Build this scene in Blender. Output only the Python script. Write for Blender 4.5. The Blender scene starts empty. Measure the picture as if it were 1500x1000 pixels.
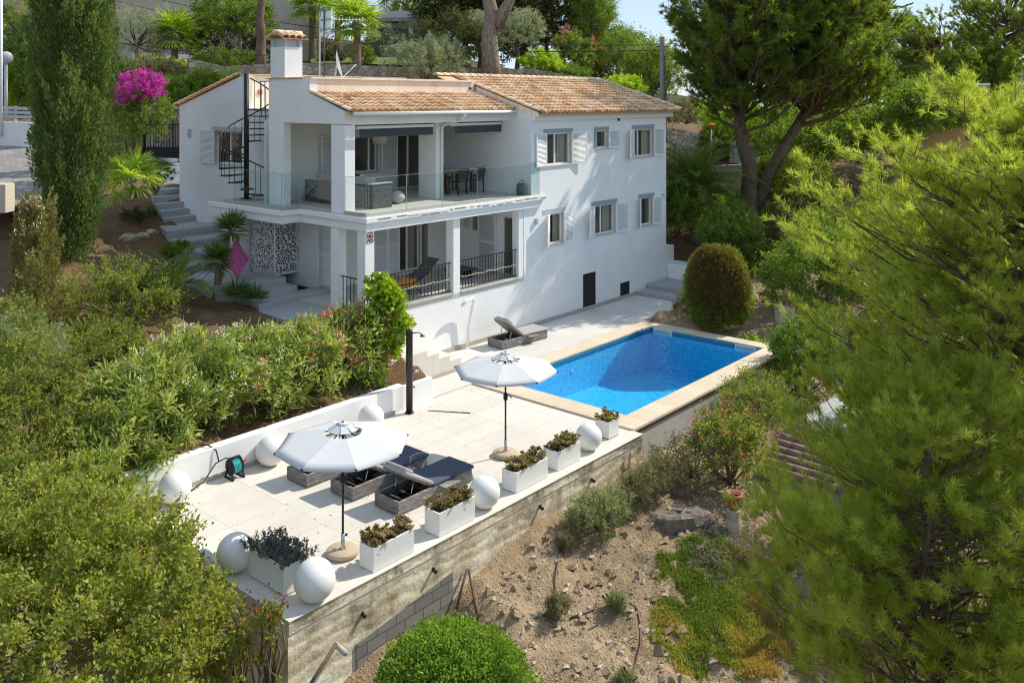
import bpy, math, random
import numpy as np
from mathutils import Vector, Matrix
random.seed(7)
R = math.radians
sc = bpy.context.scene
col = sc.collection

# ------------------------------------------------------------------ objects
def tag(o, label=None, cat=None, group=None, kind=None):
    if label: o['label'] = label
    if cat: o['category'] = cat
    if group: o['group'] = group
    if kind: o['kind'] = kind
    return o

def thing(name, label, cat, loc=(0, 0, 0), group=None, rz=0.0):
    o = bpy.data.objects.new(name, None)
    o.empty_display_size = .2
    col.objects.link(o)
    o.location = loc
    o.rotation_euler = (0, 0, rz)
    return tag(o, label, cat, group)

def origin(o):
    v = Vector((0, 0, 0))
    while o is not None:
        v += o.location
        o = o.parent
    return v

def kids(o):
    return [c for c in bpy.data.objects if c.parent == o]

def copy_tree(o, parent=None):
    c = o.copy()
    col.objects.link(c)
    c.parent = parent
    for ch in kids(o):
        copy_tree(ch, c)
    return c

def place_copies(proto, places):
    """places: (location, rotation z, scale, label); the first one moves the source itself"""
    outs = [proto]
    for _ in places[1:]:
        outs.append(copy_tree(proto))
    for o, (loc, rz, s, label) in zip(outs, places):
        o.location = loc
        o.rotation_euler = (0, 0, rz)
        o.scale = (s, s, s)
        if label: o['label'] = label
    return outs

def finish(name, me, mat, parent=None, bevel=0, label=None):
    o = bpy.data.objects.new(name, me)
    col.objects.link(o)
    for m in (mat if isinstance(mat, (list, tuple)) else [mat]):
        me.materials.append(m)
    if parent is not None:
        o.parent = parent
    if bevel:
        b = o.modifiers.new('bevel', 'BEVEL')
        b.width = bevel; b.segments = 2; b.limit_method = 'ANGLE'; b.angle_limit = R(40)
    if label: o['label'] = label
    return o

class MB:
    """collects boxes, tubes, lathes and sheets into one mesh"""
    def __init__(s):
        s.v = []; s.f = []; s.sm = []; s.mi = []; s.att = []
    def add(s, vs, fs, smooth=False, mi=0, att=.5):
        n = len(s.v)
        s.v += [tuple(v) for v in vs]
        for f in fs:
            s.f.append([i + n for i in f]); s.sm.append(smooth); s.mi.append(mi); s.att.append(att)
        return s
    def box(s, x0, x1, y0, y1, z0, z1, mi=0, att=.5):
        vs = [(x0, y0, z0), (x1, y0, z0), (x1, y1, z0), (x0, y1, z0), (x0, y0, z1), (x1, y0, z1), (x1, y1, z1), (x0, y1, z1)]
        return s.add(vs, [(0, 3, 2, 1), (4, 5, 6, 7), (0, 1, 5, 4), (1, 2, 6, 5), (2, 3, 7, 6), (3, 0, 4, 7)], False, mi, att)
    def obox(s, c, ax, ay, az, hx, hy, hz, mi=0, att=.5):
        c = Vector(c); ax = Vector(ax).normalized(); ay = Vector(ay).normalized(); az = Vector(az).normalized()
        vs = []
        for k in (-1, 1):
            for (i, j) in ((-1, -1), (1, -1), (1, 1), (-1, 1)):
                vs.append(c + ax * hx * i + ay * hy * j + az * hz * k)
        return s.add(vs, [(0, 3, 2, 1), (4, 5, 6, 7), (0, 1, 5, 4), (1, 2, 6, 5), (2, 3, 7, 6), (3, 0, 4, 7)], False, mi, att)
    def bar(s, a, b, w, h=None, up=(0, 0, 1), mi=0, att=.5):
        a = Vector(a); b = Vector(b); d = (b - a)
        L = d.length; d.normalize(); up = Vector(up)
        if abs(d.dot(up)) > .98: up = Vector((1, 0, 0))
        y = up.cross(d).normalized(); z = d.cross(y)
        return s.obox((a + b) / 2, d, y, z, L / 2, w / 2, (h or w) / 2, mi, att)
    def prism(s, poly, z0, z1, mi=0, att=.5):
        n = len(poly)
        vs = [(p[0], p[1], z0) for p in poly] + [(p[0], p[1], z1) for p in poly]
        fs = [tuple(range(n))[::-1], tuple(range(n, 2 * n))]
        for i in range(n):
            j = (i + 1) % n
            fs.append((i, j, n + j, n + i))
        return s.add(vs, fs, False, mi, att)
    def extrude(s, poly3, d, mi=0, att=.5):
        n = len(poly3); d = Vector(d)
        vs = [Vector(p) for p in poly3] + [Vector(p) + d for p in poly3]
        fs = [tuple(range(n))[::-1], tuple(range(n, 2 * n))]
        for i in range(n):
            j = (i + 1) % n
            fs.append((i, j, n + j, n + i))
        return s.add(vs, fs, False, mi, att)
    def tube(s, pts, r, sides=8, mi=0, att=.5, caps=True):
        pts = [Vector(p) for p in pts]; n = len(pts)
        rr = r if isinstance(r, (list, tuple)) else [r] * n
        vs = []; fs = []
        t0 = (pts[1] - pts[0]).normalized()
        u = t0.cross(Vector((0, 0, 1)))
        if u.length < 1e-3: u = Vector((1, 0, 0))
        u.normalize()
        for i, p in enumerate(pts):
            t = (pts[min(i + 1, n - 1)] - pts[max(i - 1, 0)])
            if t.length < 1e-9: t = t0
            t.normalize()
            u = (u - t * u.dot(t))
            if u.length < 1e-4: u = t.orthogonal()
            u.normalize(); w = t.cross(u)
            for k in range(sides):
                a = 2 * math.pi * k / sides
                vs.append(p + (u * math.cos(a) + w * math.sin(a)) * rr[i])
        for i in range(n - 1):
            for k in range(sides):
                k2 = (k + 1) % sides
                fs.append((i * sides + k, i * sides + k2, (i + 1) * sides + k2, (i + 1) * sides + k))
        if caps:
            fs.append(tuple(range(sides))[::-1]); fs.append(tuple(range((n - 1) * sides, n * sides)))
        return s.add(vs, fs, True, mi, att)
    def lathe(s, prof, c=(0, 0, 0), sides=24, mi=0, att=.5, smooth=True):
        n = len(prof); vs = []; fs = []
        for (r, z) in prof:
            for k in range(sides):
                a = 2 * math.pi * k / sides
                vs.append((c[0] + r * math.cos(a), c[1] + r * math.sin(a), c[2] + z))
        for i in range(n - 1):
            for k in range(sides):
                k2 = (k + 1) % sides
                fs.append((i * sides + k, i * sides + k2, (i + 1) * sides + k2, (i + 1) * sides + k))
        fs.append(tuple(range(sides))[::-1]); fs.append(tuple(range((n - 1) * sides, n * sides)))
        return s.add(vs, fs, smooth, mi, att)
    def sphere(s, c, r, seg=32, rings=20, sz=1.0, mi=0, att=.5):
        prof = [(max(1e-4, r * math.sin(math.pi * i / rings)), -r * sz * math.cos(math.pi * i / rings)) for i in range(rings + 1)]
        return s.lathe(prof, c, seg, mi, att)
    def sheet(s, grid, smooth=True, mi=0, att=.5):
        """grid: rows of points"""
        m = len(grid); n = len(grid[0])
        vs = [p for row in grid for p in row]
        fs = [(i * n + j, i * n + j + 1, (i + 1) * n + j + 1, (i + 1) * n + j) for i in range(m - 1) for j in range(n - 1)]
        return s.add(vs, fs, smooth, mi, att)
    def build(s, name, mat, parent=None, bevel=0, label=None, attr=False):
        off = origin(parent) if parent is not None else Vector((0, 0, 0))
        me = bpy.data.meshes.new(name)
        me.from_pydata([(v[0] - off.x, v[1] - off.y, v[2] - off.z) for v in s.v], [], s.f)
        me.polygons.foreach_set('use_smooth', s.sm)
        me.polygons.foreach_set('material_index', s.mi)
        if attr:
            a = me.attributes.new('v', 'FLOAT', 'FACE'); a.data.foreach_set('value', s.att)
        me.update()
        return finish(name, me, mat, parent, bevel, label)

def solo(mb, name, mat, label, cat, group=None, bevel=0, base=None, attr=False):
    """a thing that is one single mesh; its origin is moved to its base"""
    o = mb.build(name, mat, None, bevel, attr=attr)
    if base is not None:
        n = len(o.data.vertices)
        co = np.empty(n * 3, 'f'); o.data.vertices.foreach_get('co', co)
        co = co.reshape(-1, 3) - np.array(base, 'f'); o.data.vertices.foreach_set('co', co.ravel())
        o.location = base
    return tag(o, label, cat, group)

# holes in a flat wall ---------------------------------------------------------
def wall_holes(mb, fr, u0, u1, w0, w1, holes, depth, mi=0, mi_reveal=None, mi_back=None):
    """fr(u, w, d) -> point, d = depth into the wall. Front skin with rectangular holes, reveals and a back."""
    us = sorted({u0, u1, *[h[0] for h in holes], *[h[1] for h in holes]})
    ws = sorted({w0, w1, *[h[2] for h in holes], *[h[3] for h in holes]})
    mr = mi if mi_reveal is None else mi_reveal
    for i in range(len(us) - 1):
        for j in range(len(ws) - 1):
            a, b, c, d = us[i], us[i + 1], ws[j], ws[j + 1]
            if any(h[0] <= a and b <= h[1] and h[2] <= c and d <= h[3] for h in holes): continue
            mb.add([fr(a, c, 0), fr(b, c, 0), fr(b, d, 0), fr(a, d, 0)], [(0, 1, 2, 3)], False, mi)
    for (a, b, c, d) in holes:
        p = [(a, c), (b, c), (b, d), (a, d)]
        for k in range(4):
            q, r_ = p[k], p[(k + 1) % 4]
            mb.add([fr(*q, 0), fr(*r_, 0), fr(*r_, depth), fr(*q, depth)], [(0, 3, 2, 1)], False, mr)
        mb.add([fr(a, c, depth), fr(b, c, depth), fr(b, d, depth), fr(a, d, depth)], [(0, 1, 2, 3)], False, mi_back if mi_back is not None else mr)
    return mb

# ------------------------------------------------------------------ materials
class NT:
    def __init__(s, name):
        s.m = bpy.data.materials.new(name); s.m.use_nodes = True
        s.t = s.m.node_tree; s.n = s.t.nodes; s.l = s.t.links
        s.out = s.n['Material Output']; s.b = s.n['Principled BSDF']
    def new(s, t, **kw):
        nd = s.n.new(t)
        for k, v in kw.items():
            if k in nd.inputs: nd.inputs[k].default_value = v
            else: setattr(nd, k, v)
        return nd
    def link(s, a, b): s.l.new(a, b)
    def pos(s, scale=(1, 1, 1), rot=(0, 0, 0)):
        g = s.new('ShaderNodeNewGeometry'); mp = s.new('ShaderNodeMapping')
        mp.inputs['Scale'].default_value = scale; mp.inputs['Rotation'].default_value = rot
        s.link(g.outputs['Position'], mp.inputs['Vector']); return mp.outputs[0]
    def obj(s, scale=(1, 1, 1), rot=(0, 0, 0)):
        g = s.new('ShaderNodeTexCoord'); mp = s.new('ShaderNodeMapping')
        mp.inputs['Scale'].default_value = scale; mp.inputs['Rotation'].default_value = rot
        s.link(g.outputs['Object'], mp.inputs['Vector']); return mp.outputs[0]
    def noise(s, vec, scale=5., detail=4., rough=.55):
        nd = s.new('ShaderNodeTexNoise'); nd.inputs['Scale'].default_value = scale
        nd.inputs['Detail'].default_value = detail; nd.inputs['Roughness'].default_value = rough
        s.link(vec, nd.inputs['Vector']); return nd.outputs['Fac']
    def ramp(s, fac, stops):
        nd = s.new('ShaderNodeValToRGB'); e = nd.color_ramp.elements
        while len(e) < len(stops): e.new(.5)
        for el, (p, c) in zip(e, stops):
            el.position = p; el.color = (*c, 1) if len(c) == 3 else c
        s.link(fac, nd.inputs['Fac']); return nd.outputs['Color']
    def mix(s, fac, a, b, blend='MIX'):
        nd = s.new('ShaderNodeMix', data_type='RGBA', blend_type=blend)
        for sock, v in ((nd.inputs[0], fac), (nd.inputs[6], a), (nd.inputs[7], b)):
            if hasattr(v, 'node'): s.link(v, sock)
            elif isinstance(v, tuple): sock.default_value = (*v, 1) if len(v) == 3 else v
            else: sock.default_value = v
        return nd.outputs[2]
    def math(s, op, a, b=0., clamp=False):
        nd = s.new('ShaderNodeMath', operation=op); nd.use_clamp = clamp
        for sock, v in ((nd.inputs[0], a), (nd.inputs[1], b)):
            if hasattr(v, 'node'): s.link(v, sock)
            else: sock.default_value = v
        return nd.outputs[0]
    def bump(s, h, strength=.3, dist=.01):
        nd = s.new('ShaderNodeBump'); nd.inputs['Strength'].default_value = strength; nd.inputs['Distance'].default_value = dist
        s.link(h, nd.inputs['Height']); s.link(nd.outputs[0], s.b.inputs['Normal']); return nd.outputs[0]
    def base(s, c, rough=.6, metal=0., spec=None):
        if hasattr(c, 'node'): s.link(c, s.b.inputs['Base Color'])
        else: s.b.inputs['Base Color'].default_value = (*c, 1)
        s.b.inputs['Roughness'].default_value = rough; s.b.inputs['Metallic'].default_value = metal
        if spec is not None: s.b.inputs['Specular IOR Level'].default_value = spec
        return s.m

def sh(c, k): return tuple(min(1, x * k) for x in c)

def m_plain(name, c, rough=.5, metal=0., var=.15, scale=8., bump=0., bscale=40., bdist=.004, spec=None):
    t = NT(name); p = t.pos()
    n = t.noise(p, scale, 5)
    cc = t.ramp(n, [(.25, sh(c, 1 - var)), (.75, sh(c, 1 + var))])
    if bump: t.bump(t.noise(p, bscale, 3), bump, bdist)
    return t.base(cc, rough, metal, spec)

def m_leaf(name, c0, c1, c2, trans=.3, rough=.55, spec=.35, warm=True):
    """leaf colours picked by the per-face attribute v; some light passes through"""
    t = NT(name)
    a = t.new('ShaderNodeAttribute', attribute_name='v')
    k = (1.32, 1.2, .9) if warm else (1, 1, 1)
    c0, c1, c2 = [tuple(min(.75, q * w_) for q, w_ in zip(c_, k)) for c_ in (c0, c1, c2)]
    c = t.ramp(a.outputs['Fac'], [(0., c0), (.5, c1), (1., c2)])
    t.base(c, rough, 0, spec)
    tr = t.new('ShaderNodeBsdfTranslucent')
    t.link(t.mix(1.0, c, (1.45, 1.5, .7), 'MULTIPLY'), tr.inputs['Color'])
    ms = t.new('ShaderNodeMixShader'); ms.inputs[0].default_value = min(.55, trans + .14)
    t.link(t.b.outputs[0], ms.inputs[1]); t.link(tr.outputs[0], ms.inputs[2]); t.link(ms.outputs[0], t.out.inputs['Surface'])
    return t.m

def m_stucco(name, c, var=.05, bump=.35, bscale=55., dirt=0.):
    t = NT(name); p = t.pos()
    n = t.noise(p, 1.3, 5, .6)
    cc = t.ramp(n, [(.3, sh(c, 1 - var)), (.7, sh(c, 1 + var * .6))])
    if dirt:
        d = t.noise(t.pos((3.2, 3.2, .5)), 2.2, 6, .7)
        cc = t.mix(t.math('MULTIPLY', t.ramp(d, [(.5, (0, 0, 0)), (.78, (1, 1, 1))]), dirt), cc, (.30, .25, .19))
    h = t.math('ADD', t.math('MULTIPLY', t.noise(p, 16., 3, .5), .5), t.noise(p, 5., 3))
    t.bump(h, bump * .55, .012)
    return t.base(cc, .9, 0, .2)

def m_stone(name, c, mortar, sx=1.0, scale=3.2, var=.35):
    t = NT(name); p = t.pos((1, 1, 1.5))
    v = t.new('ShaderNodeTexVoronoi', feature='DISTANCE_TO_EDGE'); v.inputs['Scale'].default_value = scale
    vc = t.new('ShaderNodeTexVoronoi'); vc.inputs['Scale'].default_value = scale
    w = t.new('ShaderNodeVectorMath', operation='ADD'); t.link(p, w.inputs[0])
    nz = t.new('ShaderNodeTexNoise'); nz.inputs['Scale'].default_value = 3.; t.link(p, nz.inputs['Vector'])
    sc_ = t.new('ShaderNodeVectorMath', operation='SCALE'); t.link(nz.outputs['Color'], sc_.inputs[0]); sc_.inputs['Scale'].default_value = .18
    t.link(sc_.outputs[0], w.inputs[1])
    t.link(w.outputs[0], v.inputs['Vector']); t.link(w.outputs[0], vc.inputs['Vector'])
    stone = t.ramp(t.math('ADD', t.math('MULTIPLY', vc.outputs['Color'], .7), t.math('MULTIPLY', t.noise(p, 14, 4), .3)), [(.2, sh(c, 1 - var)), (.8, sh(c, 1 + var))])
    e = t.ramp(v.outputs['Distance'], [(.0, (0, 0, 0)), (.07, (1, 1, 1))])
    cc = t.mix(e, mortar, stone)
    t.bump(t.math('ADD', e, t.math('MULTIPLY', t.noise(p, 25, 4), .3)), .7, .03)
    return t.base(cc, .9, 0, .2)

def m_bark(name, c, scale=(14, 14, 3)):
    t = NT(name); p = t.pos(scale)
    n = t.noise(p, 1.0, 6, .65)
    cc = t.ramp(n, [(.3, sh(c, .35)), (.55, c), (.75, sh(c, 1.5))])
    t.bump(n, .9, .04)
    return t.base(cc, .95, 0, .1)
M = {}
M['wall'] = m_stucco('white stucco', (.87, .86, .84), .05, .45, 55, .04)
M['wall_shade'] = m_stucco('white render', (.82, .80, .77), .04, .3)
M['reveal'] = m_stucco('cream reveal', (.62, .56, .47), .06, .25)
M['parapet'] = m_stucco('weathered cream render', (.90, .76, .61), .12, .3, 55, .4)
M['white'] = m_plain('white paint', (.85, .85, .84), .45, var=.03)
M['shutter'] = None
M['grey_trim'] = m_plain('grey painted trim', (.30, .34, .40), .6, var=.06)
M['grey_paint'] = m_plain('light grey paint', (.5, .52, .55), .6, var=.06)
M['black'] = m_plain('black iron', (.02, .022, .025), .45, .3, var=.2)
M['dark_metal'] = m_plain('dark bronze metal', (.045, .04, .042), .4, .6, var=.2)
M['awning'] = m_plain('charcoal awning cloth', (.06, .065, .075), .85, var=.12, bump=.3, bscale=18)
M['wood'] = m_plain('teak', (.34, .19, .09), .55, var=.3, scale=6)
M['chair'] = m_plain('dark grey mesh', (.045, .047, .05), .7, var=.2)
M['cushion'] = m_plain('pale grey cushion', (.47, .43, .40), .9, var=.06, bump=.25, bscale=60)
M['navy'] = m_plain('shade navy cushion', (.075, .085, .125), .9, var=.12, bump=.3, bscale=90)  # slate tone darkened further, parasol shade put into the seat colour
M['taupe'] = m_plain('taupe cushion', (.40, .37, .36), .9, var=.06, bump=.25, bscale=60)
M['stripe'] = None
M['canvas'] = m_plain('pale grey canvas', (.60, .595, .59), .85, var=.03, bump=.2, bscale=30)
M['vent_shadow'] = m_plain('vent shadow grey', (.16, .16, .18), .85, var=.1)  # dark tone for the shade inside the parasol vents
M['sand_stone'] = m_plain('tan granite', (.52, .41, .29), .8, var=.12, scale=40, bump=.2)
M['terracotta'] = m_plain('terracotta', (.48, .16, .09), .75, var=.25, bump=.2, bscale=20)
M['conc'] = m_plain('pale concrete', (.46, .44, .41), .9, var=.18, scale=3, bump=.4, bscale=30)
M['pole_wood'] = m_plain('weathered timber pole', (.30, .27, .23), .9, var=.3, scale=9, bump=.4)
M['cable'] = m_plain('black cable', (.02, .02, .02), .6)
M['hose'] = m_plain('brown irrigation hose', (.13, .07, .05), .6)
M['pink'] = m_plain('pink vinyl', (.85, .12, .36), .3, var=.08, spec=.6)
M['pinkdot'] = m_plain('teal vinyl', (.12, .22, .42), .3)
M['teal'] = m_plain('teal plastic', (.02, .42, .44), .4)
M['red'] = m_plain('red plastic', (.75, .05, .03), .4)
M['asphalt'] = m_plain('asphalt', (.085, .083, .08), .95, var=.2, scale=14, bump=.3, bscale=120)
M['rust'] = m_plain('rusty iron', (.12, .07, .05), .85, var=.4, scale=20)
M['throw'] = m_plain('ochre throw', (.62, .28, .05), .9, var=.15, bump=.5, bscale=25)
M['ochre'] = m_stucco('ochre render', (.55, .38, .20), .06, .3)
M['beige'] = m_stucco('beige render', (.60, .51, .42), .08, .3)
M['stone_wall'] = m_stone('rubble stone wall', (.42, .36, .28), (.20, .17, .13), scale=2.6)
M['stone_pale'] = m_stone('pale rubble wall', (.66, .58, .47), (.24, .2, .16), scale=2.4)
M['rock'] = m_plain('rock', (.46, .37, .28), .95, var=.4, scale=5, bump=.8, bscale=12, bdist=.04)
M['rock_dark'] = m_plain('dark rooty rock', (.20, .16, .13), .95, var=.5, scale=6, bump=.9, bscale=14, bdist=.05)
M['bark_pine'] = m_bark('pine bark', (.20, .14, .10))
M['bark_pale'] = m_bark('pale bark', (.33, .25, .19))
M['bark_palm'] = m_bark('palm trunk fibre', (.27, .20, .14), (6, 6, 16))
M['twig'] = m_bark('twigs', (.20, .15, .10))
M['chrome'] = m_plain('chrome', (.55, .55, .56), .2, 1., var=.05)
M['carblue'] = m_plain('pale blue car paint', (.25, .36, .52), .25, .3, var=.02)
M['rubber'] = m_plain('rubber', (.02, .02, .02), .8)
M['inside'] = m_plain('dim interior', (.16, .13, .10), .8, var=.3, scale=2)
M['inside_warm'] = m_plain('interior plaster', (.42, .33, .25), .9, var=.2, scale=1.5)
M['curtain'] = m_plain('curtain cloth', (.60, .54, .46), .9, var=.15, scale=3)
M['soil'] = m_plain('dark planting soil', (.09, .06, .045), .95, var=.4, scale=12, bump=.8, bscale=30, bdist=.03)

def _louvre():
    t = NT('white louvres'); p = t.pos()
    w = t.new('ShaderNodeTexWave', wave_type='BANDS', bands_direction='Z', wave_profile='SAW')
    w.inputs['Scale'].default_value = 6.4; t.link(p, w.inputs['Vector'])
    c = t.ramp(w.outputs['Fac'], [(0., (.52, .53, .54)), (.16, (.78, .78, .78)), (1., (.80, .80, .80))])
    t.bump(w.outputs['Fac'], .6, .02)
    return t.base(c, .5)
M['shutter'] = _louvre()

def _stripe():
    t = NT('grey striped cloth'); p = t.pos()
    w = t.new('ShaderNodeTexWave', wave_type='BANDS', bands_direction='DIAGONAL'); w.inputs['Scale'].default_value = 2.6
    t.link(p, w.inputs['Vector'])
    return t.base(t.ramp(w.outputs['Fac'], [(.4, (.10, .10, .11)), (.6, (.55, .52, .48))]), .9)
M['stripe'] = _stripe()

def _wicker(name, c):
    t = NT(name); p = t.obj((1, 1, 1))
    g = t.new('ShaderNodeNewGeometry')
    # weave: bricks laid along the horizontal direction of every side
    sx = t.new('ShaderNodeSeparateXYZ'); t.link(p, sx.inputs[0])
    cb = t.new('ShaderNodeCombineXYZ')
    t.link(t.math('ADD', sx.outputs['X'], sx.outputs['Y']), cb.inputs['X']); t.link(sx.outputs['Z'], cb.inputs['Y'])
    br = t.new('ShaderNodeTexBrick', offset=.5); br.inputs['Scale'].default_value = 1.0
    for k, v in (('Brick Width', .11), ('Row Height', .036), ('Mortar Size', .004), ('Mortar Smooth', .6)): br.inputs[k].default_value = v
    br.inputs['Color1'].default_value = (*sh(c, .7), 1); br.inputs['Color2'].default_value = (*sh(c, 1.35), 1); br.inputs['Mortar'].default_value = (*sh(c, .12), 1)
    t.link(cb.outputs[0], br.inputs['Vector'])
    t.bump(t.math('SUBTRACT', 1., br.outputs['Fac']), .8, .012)
    return t.base(br.outputs['Color'], .55, 0, .4)
M['wicker'] = _wicker('grey wicker', (.26, .24, .225))
M['wicker_dark'] = _wicker('dark grey wicker', (.13, .13, .13))

def _tiles(name, c, w, h, grout=.004, var=.05, dark=.75, rot=0., off=0., stain=.25, gap=.5):
    t = NT(name); p = t.pos((1, 1, 1), (0, 0, rot))
    br = t.new('ShaderNodeTexBrick', offset=off); br.inputs['Scale'].default_value = 1.
    for k, v in (('Brick Width', w), ('Row Height', h), ('Mortar Size', grout), ('Mortar Smooth', .3)): br.inputs[k].default_value = v
    br.inputs['Color1'].default_value = (*sh(c, 1 - var), 1); br.inputs['Color2'].default_value = (*sh(c, 1 + var), 1); br.inputs['Mortar'].default_value = (*sh(c, gap), 1)
    t.link(p, br.inputs['Vector'])
    st = t.ramp(t.noise(p, .9, 6, .65), [(.38, (0, 0, 0)), (.75, (1, 1, 1))])
    cc = t.mix(t.math('MULTIPLY', st, stain), br.outputs['Color'], sh(c, dark))
    fine = t.ramp(t.noise(p, 26, 3), [(.3, (.93, .93, .93)), (.7, (1, 1, 1))])
    cc = t.mix(1., cc, fine, 'MULTIPLY')
    t.bump(t.math('SUBTRACT', 1., br.outputs['Fac']), .3, .004)
    return t.base(cc, .7, 0, .3)
M['terrace'] = _tiles('pale terrace tiles', (.74, .68, .60), 1.2, .6, .007, .05, .80, 0, 0, .7, .62)
M['deck'] = _tiles('grey deck tiles', (.70, .66, .61), .9, .9, .005, .03, .8, 0, 0, .5, .8)
M['coping'] = _tiles('cream coping stone', (.74, .60, .44), .6, .6, .006, .08, .7, 0, 0, .5, .7)
M['steps'] = _tiles('grey granite steps', (.44, .44, .44), .9, .3, .004, .06, .75, 0, 0, .4, .7)
M['balcony'] = _tiles('cream balcony tiles', (.60, .55, .49), .6, .6, .004, .03, .85, 0, 0, .4, .8)
M['paving'] = _tiles('old grey paving', (.33, .30, .27), .4, .2, .012, .15, .6, .3, .5, .7, .5)
M['drive'] = _tiles('blue grey driveway', (.26, .28, .32), .25, .12, .01, .1, .7, .5, .5, .5, .6)
M['plinth'] = m_plain('taupe plinth strip', (.45, .40, .34), .8, var=.08)

def _pooltile():
    t = NT('blue pool mosaic'); p = t.pos()
    v = t.new('ShaderNodeTexVoronoi', distance='CHEBYCHEV'); v.inputs['Scale'].default_value = 22.; v.inputs['Randomness'].default_value = .12
    t.link(p, v.inputs['Vector'])
    c1 = t.ramp(v.outputs['Color'], [(.1, (.012, .38, .68)), (.5, (.02, .53, .84)), (.9, (.09, .66, .94))])
    # soft light net that moving water throws on the tiles is left to the water's own bump
    return t.base(c1, .3, 0, .5)
M['pool'] = _pooltile()

def schlick(t, f0, normal=None):
    """mirror share of a thin sheet, the same from both sides"""
    lw = t.new('ShaderNodeLayerWeight'); lw.inputs['Blend'].default_value = .5
    if normal is not None: t.link(normal, lw.inputs['Normal'])
    return t.math('ADD', f0, t.math('MULTIPLY', 1 - f0, t.math('POWER', lw.outputs['Facing'], 5.)))
def _water():
    t = NT('pool water'); p = t.pos()
    n = t.math('ADD', t.noise(p, 3.2, 3, .6), t.math('MULTIPLY', t.noise(p, 9., 2), .35))
    bp = t.new('ShaderNodeBump'); bp.inputs['Strength'].default_value = .4; bp.inputs['Distance'].default_value = .06
    t.link(n, bp.inputs['Height'])
    tr = t.new('ShaderNodeBsdfTransparent'); tr.inputs['Color'].default_value = (.70, .93, 1., 1)
    gl = t.new('ShaderNodeBsdfGlossy'); gl.inputs['Roughness'].default_value = .03; t.link(bp.outputs[0], gl.inputs['Normal'])
    ms = t.new('ShaderNodeMixShader'); t.link(schlick(t, .02, bp.outputs[0]), ms.inputs[0]); t.link(tr.outputs[0], ms.inputs[1]); t.link(gl.outputs[0], ms.inputs[2])
    t.link(ms.outputs[0], t.out.inputs['Surface']); t.n.remove(t.b)
    return t.m
M['water'] = _water()

def _glass(name, tint, ior=1.5):
    t = NT(name)
    tr = t.new('ShaderNodeBsdfTransparent'); tr.inputs['Color'].default_value = (*tint, 1)
    gl = t.new('ShaderNodeBsdfGlossy'); gl.inputs['Roughness'].default_value = .02
    ms = t.new('ShaderNodeMixShader'); t.link(schlick(t, .045), ms.inputs[0]); t.link(tr.outputs[0], ms.inputs[1]); t.link(gl.outputs[0], ms.inputs[2])
    t.link(ms.outputs[0], t.out.inputs['Surface']); t.n.remove(t.b)
    return t.m
M['glass'] = _glass('balustrade glass', (.84, .93, .93), 1.4)
M['pane'] = _glass('window glass', (.80, .80, .78), 1.5)

def _glassedge():
    t = NT('green glass edge'); return t.base((.30, .42, .40), .2, 0, .6)
M['glass_edge'] = _glassedge()

def _rooftile():
    t = NT('clay roof tiles'); p = t.pos()
    a = t.new('ShaderNodeAttribute', attribute_name='v')
    c = t.ramp(a.outputs['Fac'], [(0., (.40, .20, .09)), (.45, (.72, .45, .24)), (.8, (.83, .63, .42)), (1., (.88, .76, .57))])
    st = t.ramp(t.noise(p, 4., 5, .7), [(.45, (0, 0, 0)), (.8, (1, 1, 1))])
    c = t.mix(t.math('MULTIPLY', st, .45), c, (.22, .17, .12))
    t.bump(t.noise(p, 30, 3), .3, .01)
    return t.base(c, .85, 0, .25)
M['tile'] = _rooftile()
M['tile_old'] = m_plain('old brown tiles', (.26, .17, .13), .9, var=.35, scale=6, bump=.4)

def _retaining():
    t = NT('stained concrete wall'); p = t.pos()
    streak = t.noise(t.pos((1.6, 1.6, .8)), 1.5, 8, .72)
    patch = t.noise(p, 1.1, 6, .65)
    c = t.ramp(patch, [(.32, (.46, .36, .23)), (.47, (.76, .63, .45)), (.62, (.88, .79, .63))])
    s = t.ramp(streak, [(.48, (0, 0, 0)), (.62, (1, 1, 1))])
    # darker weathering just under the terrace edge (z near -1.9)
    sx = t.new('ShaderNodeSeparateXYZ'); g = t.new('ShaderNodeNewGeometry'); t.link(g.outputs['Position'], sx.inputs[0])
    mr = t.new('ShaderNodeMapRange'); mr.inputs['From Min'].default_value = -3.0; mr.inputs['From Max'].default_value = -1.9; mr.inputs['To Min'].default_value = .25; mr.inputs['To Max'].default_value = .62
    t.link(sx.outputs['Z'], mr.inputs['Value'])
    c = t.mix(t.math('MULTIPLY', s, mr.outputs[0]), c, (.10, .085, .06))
    w = t.new('ShaderNodeTexWave', wave_type='BANDS', bands_direction='Z'); w.inputs['Scale'].default_value = 1.3; w.inputs['Distortion'].default_value = 7.; w.inputs['Detail'].default_value = 3
    t.link(p, w.inputs['Vector'])
    c = t.mix(.22, c, t.ramp(w.outputs['Fac'], [(.0, (.16, .13, .10)), (.2, (1, 1, 1))]), 'MULTIPLY')
    t.bump(t.math('ADD', t.noise(p, 12, 6, .7), t.math('MULTIPLY', w.outputs['Fac'], .5)), .7, .03)
    return t.base(c, .95, 0, .15)
M['retaining'] = _retaining()

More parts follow.
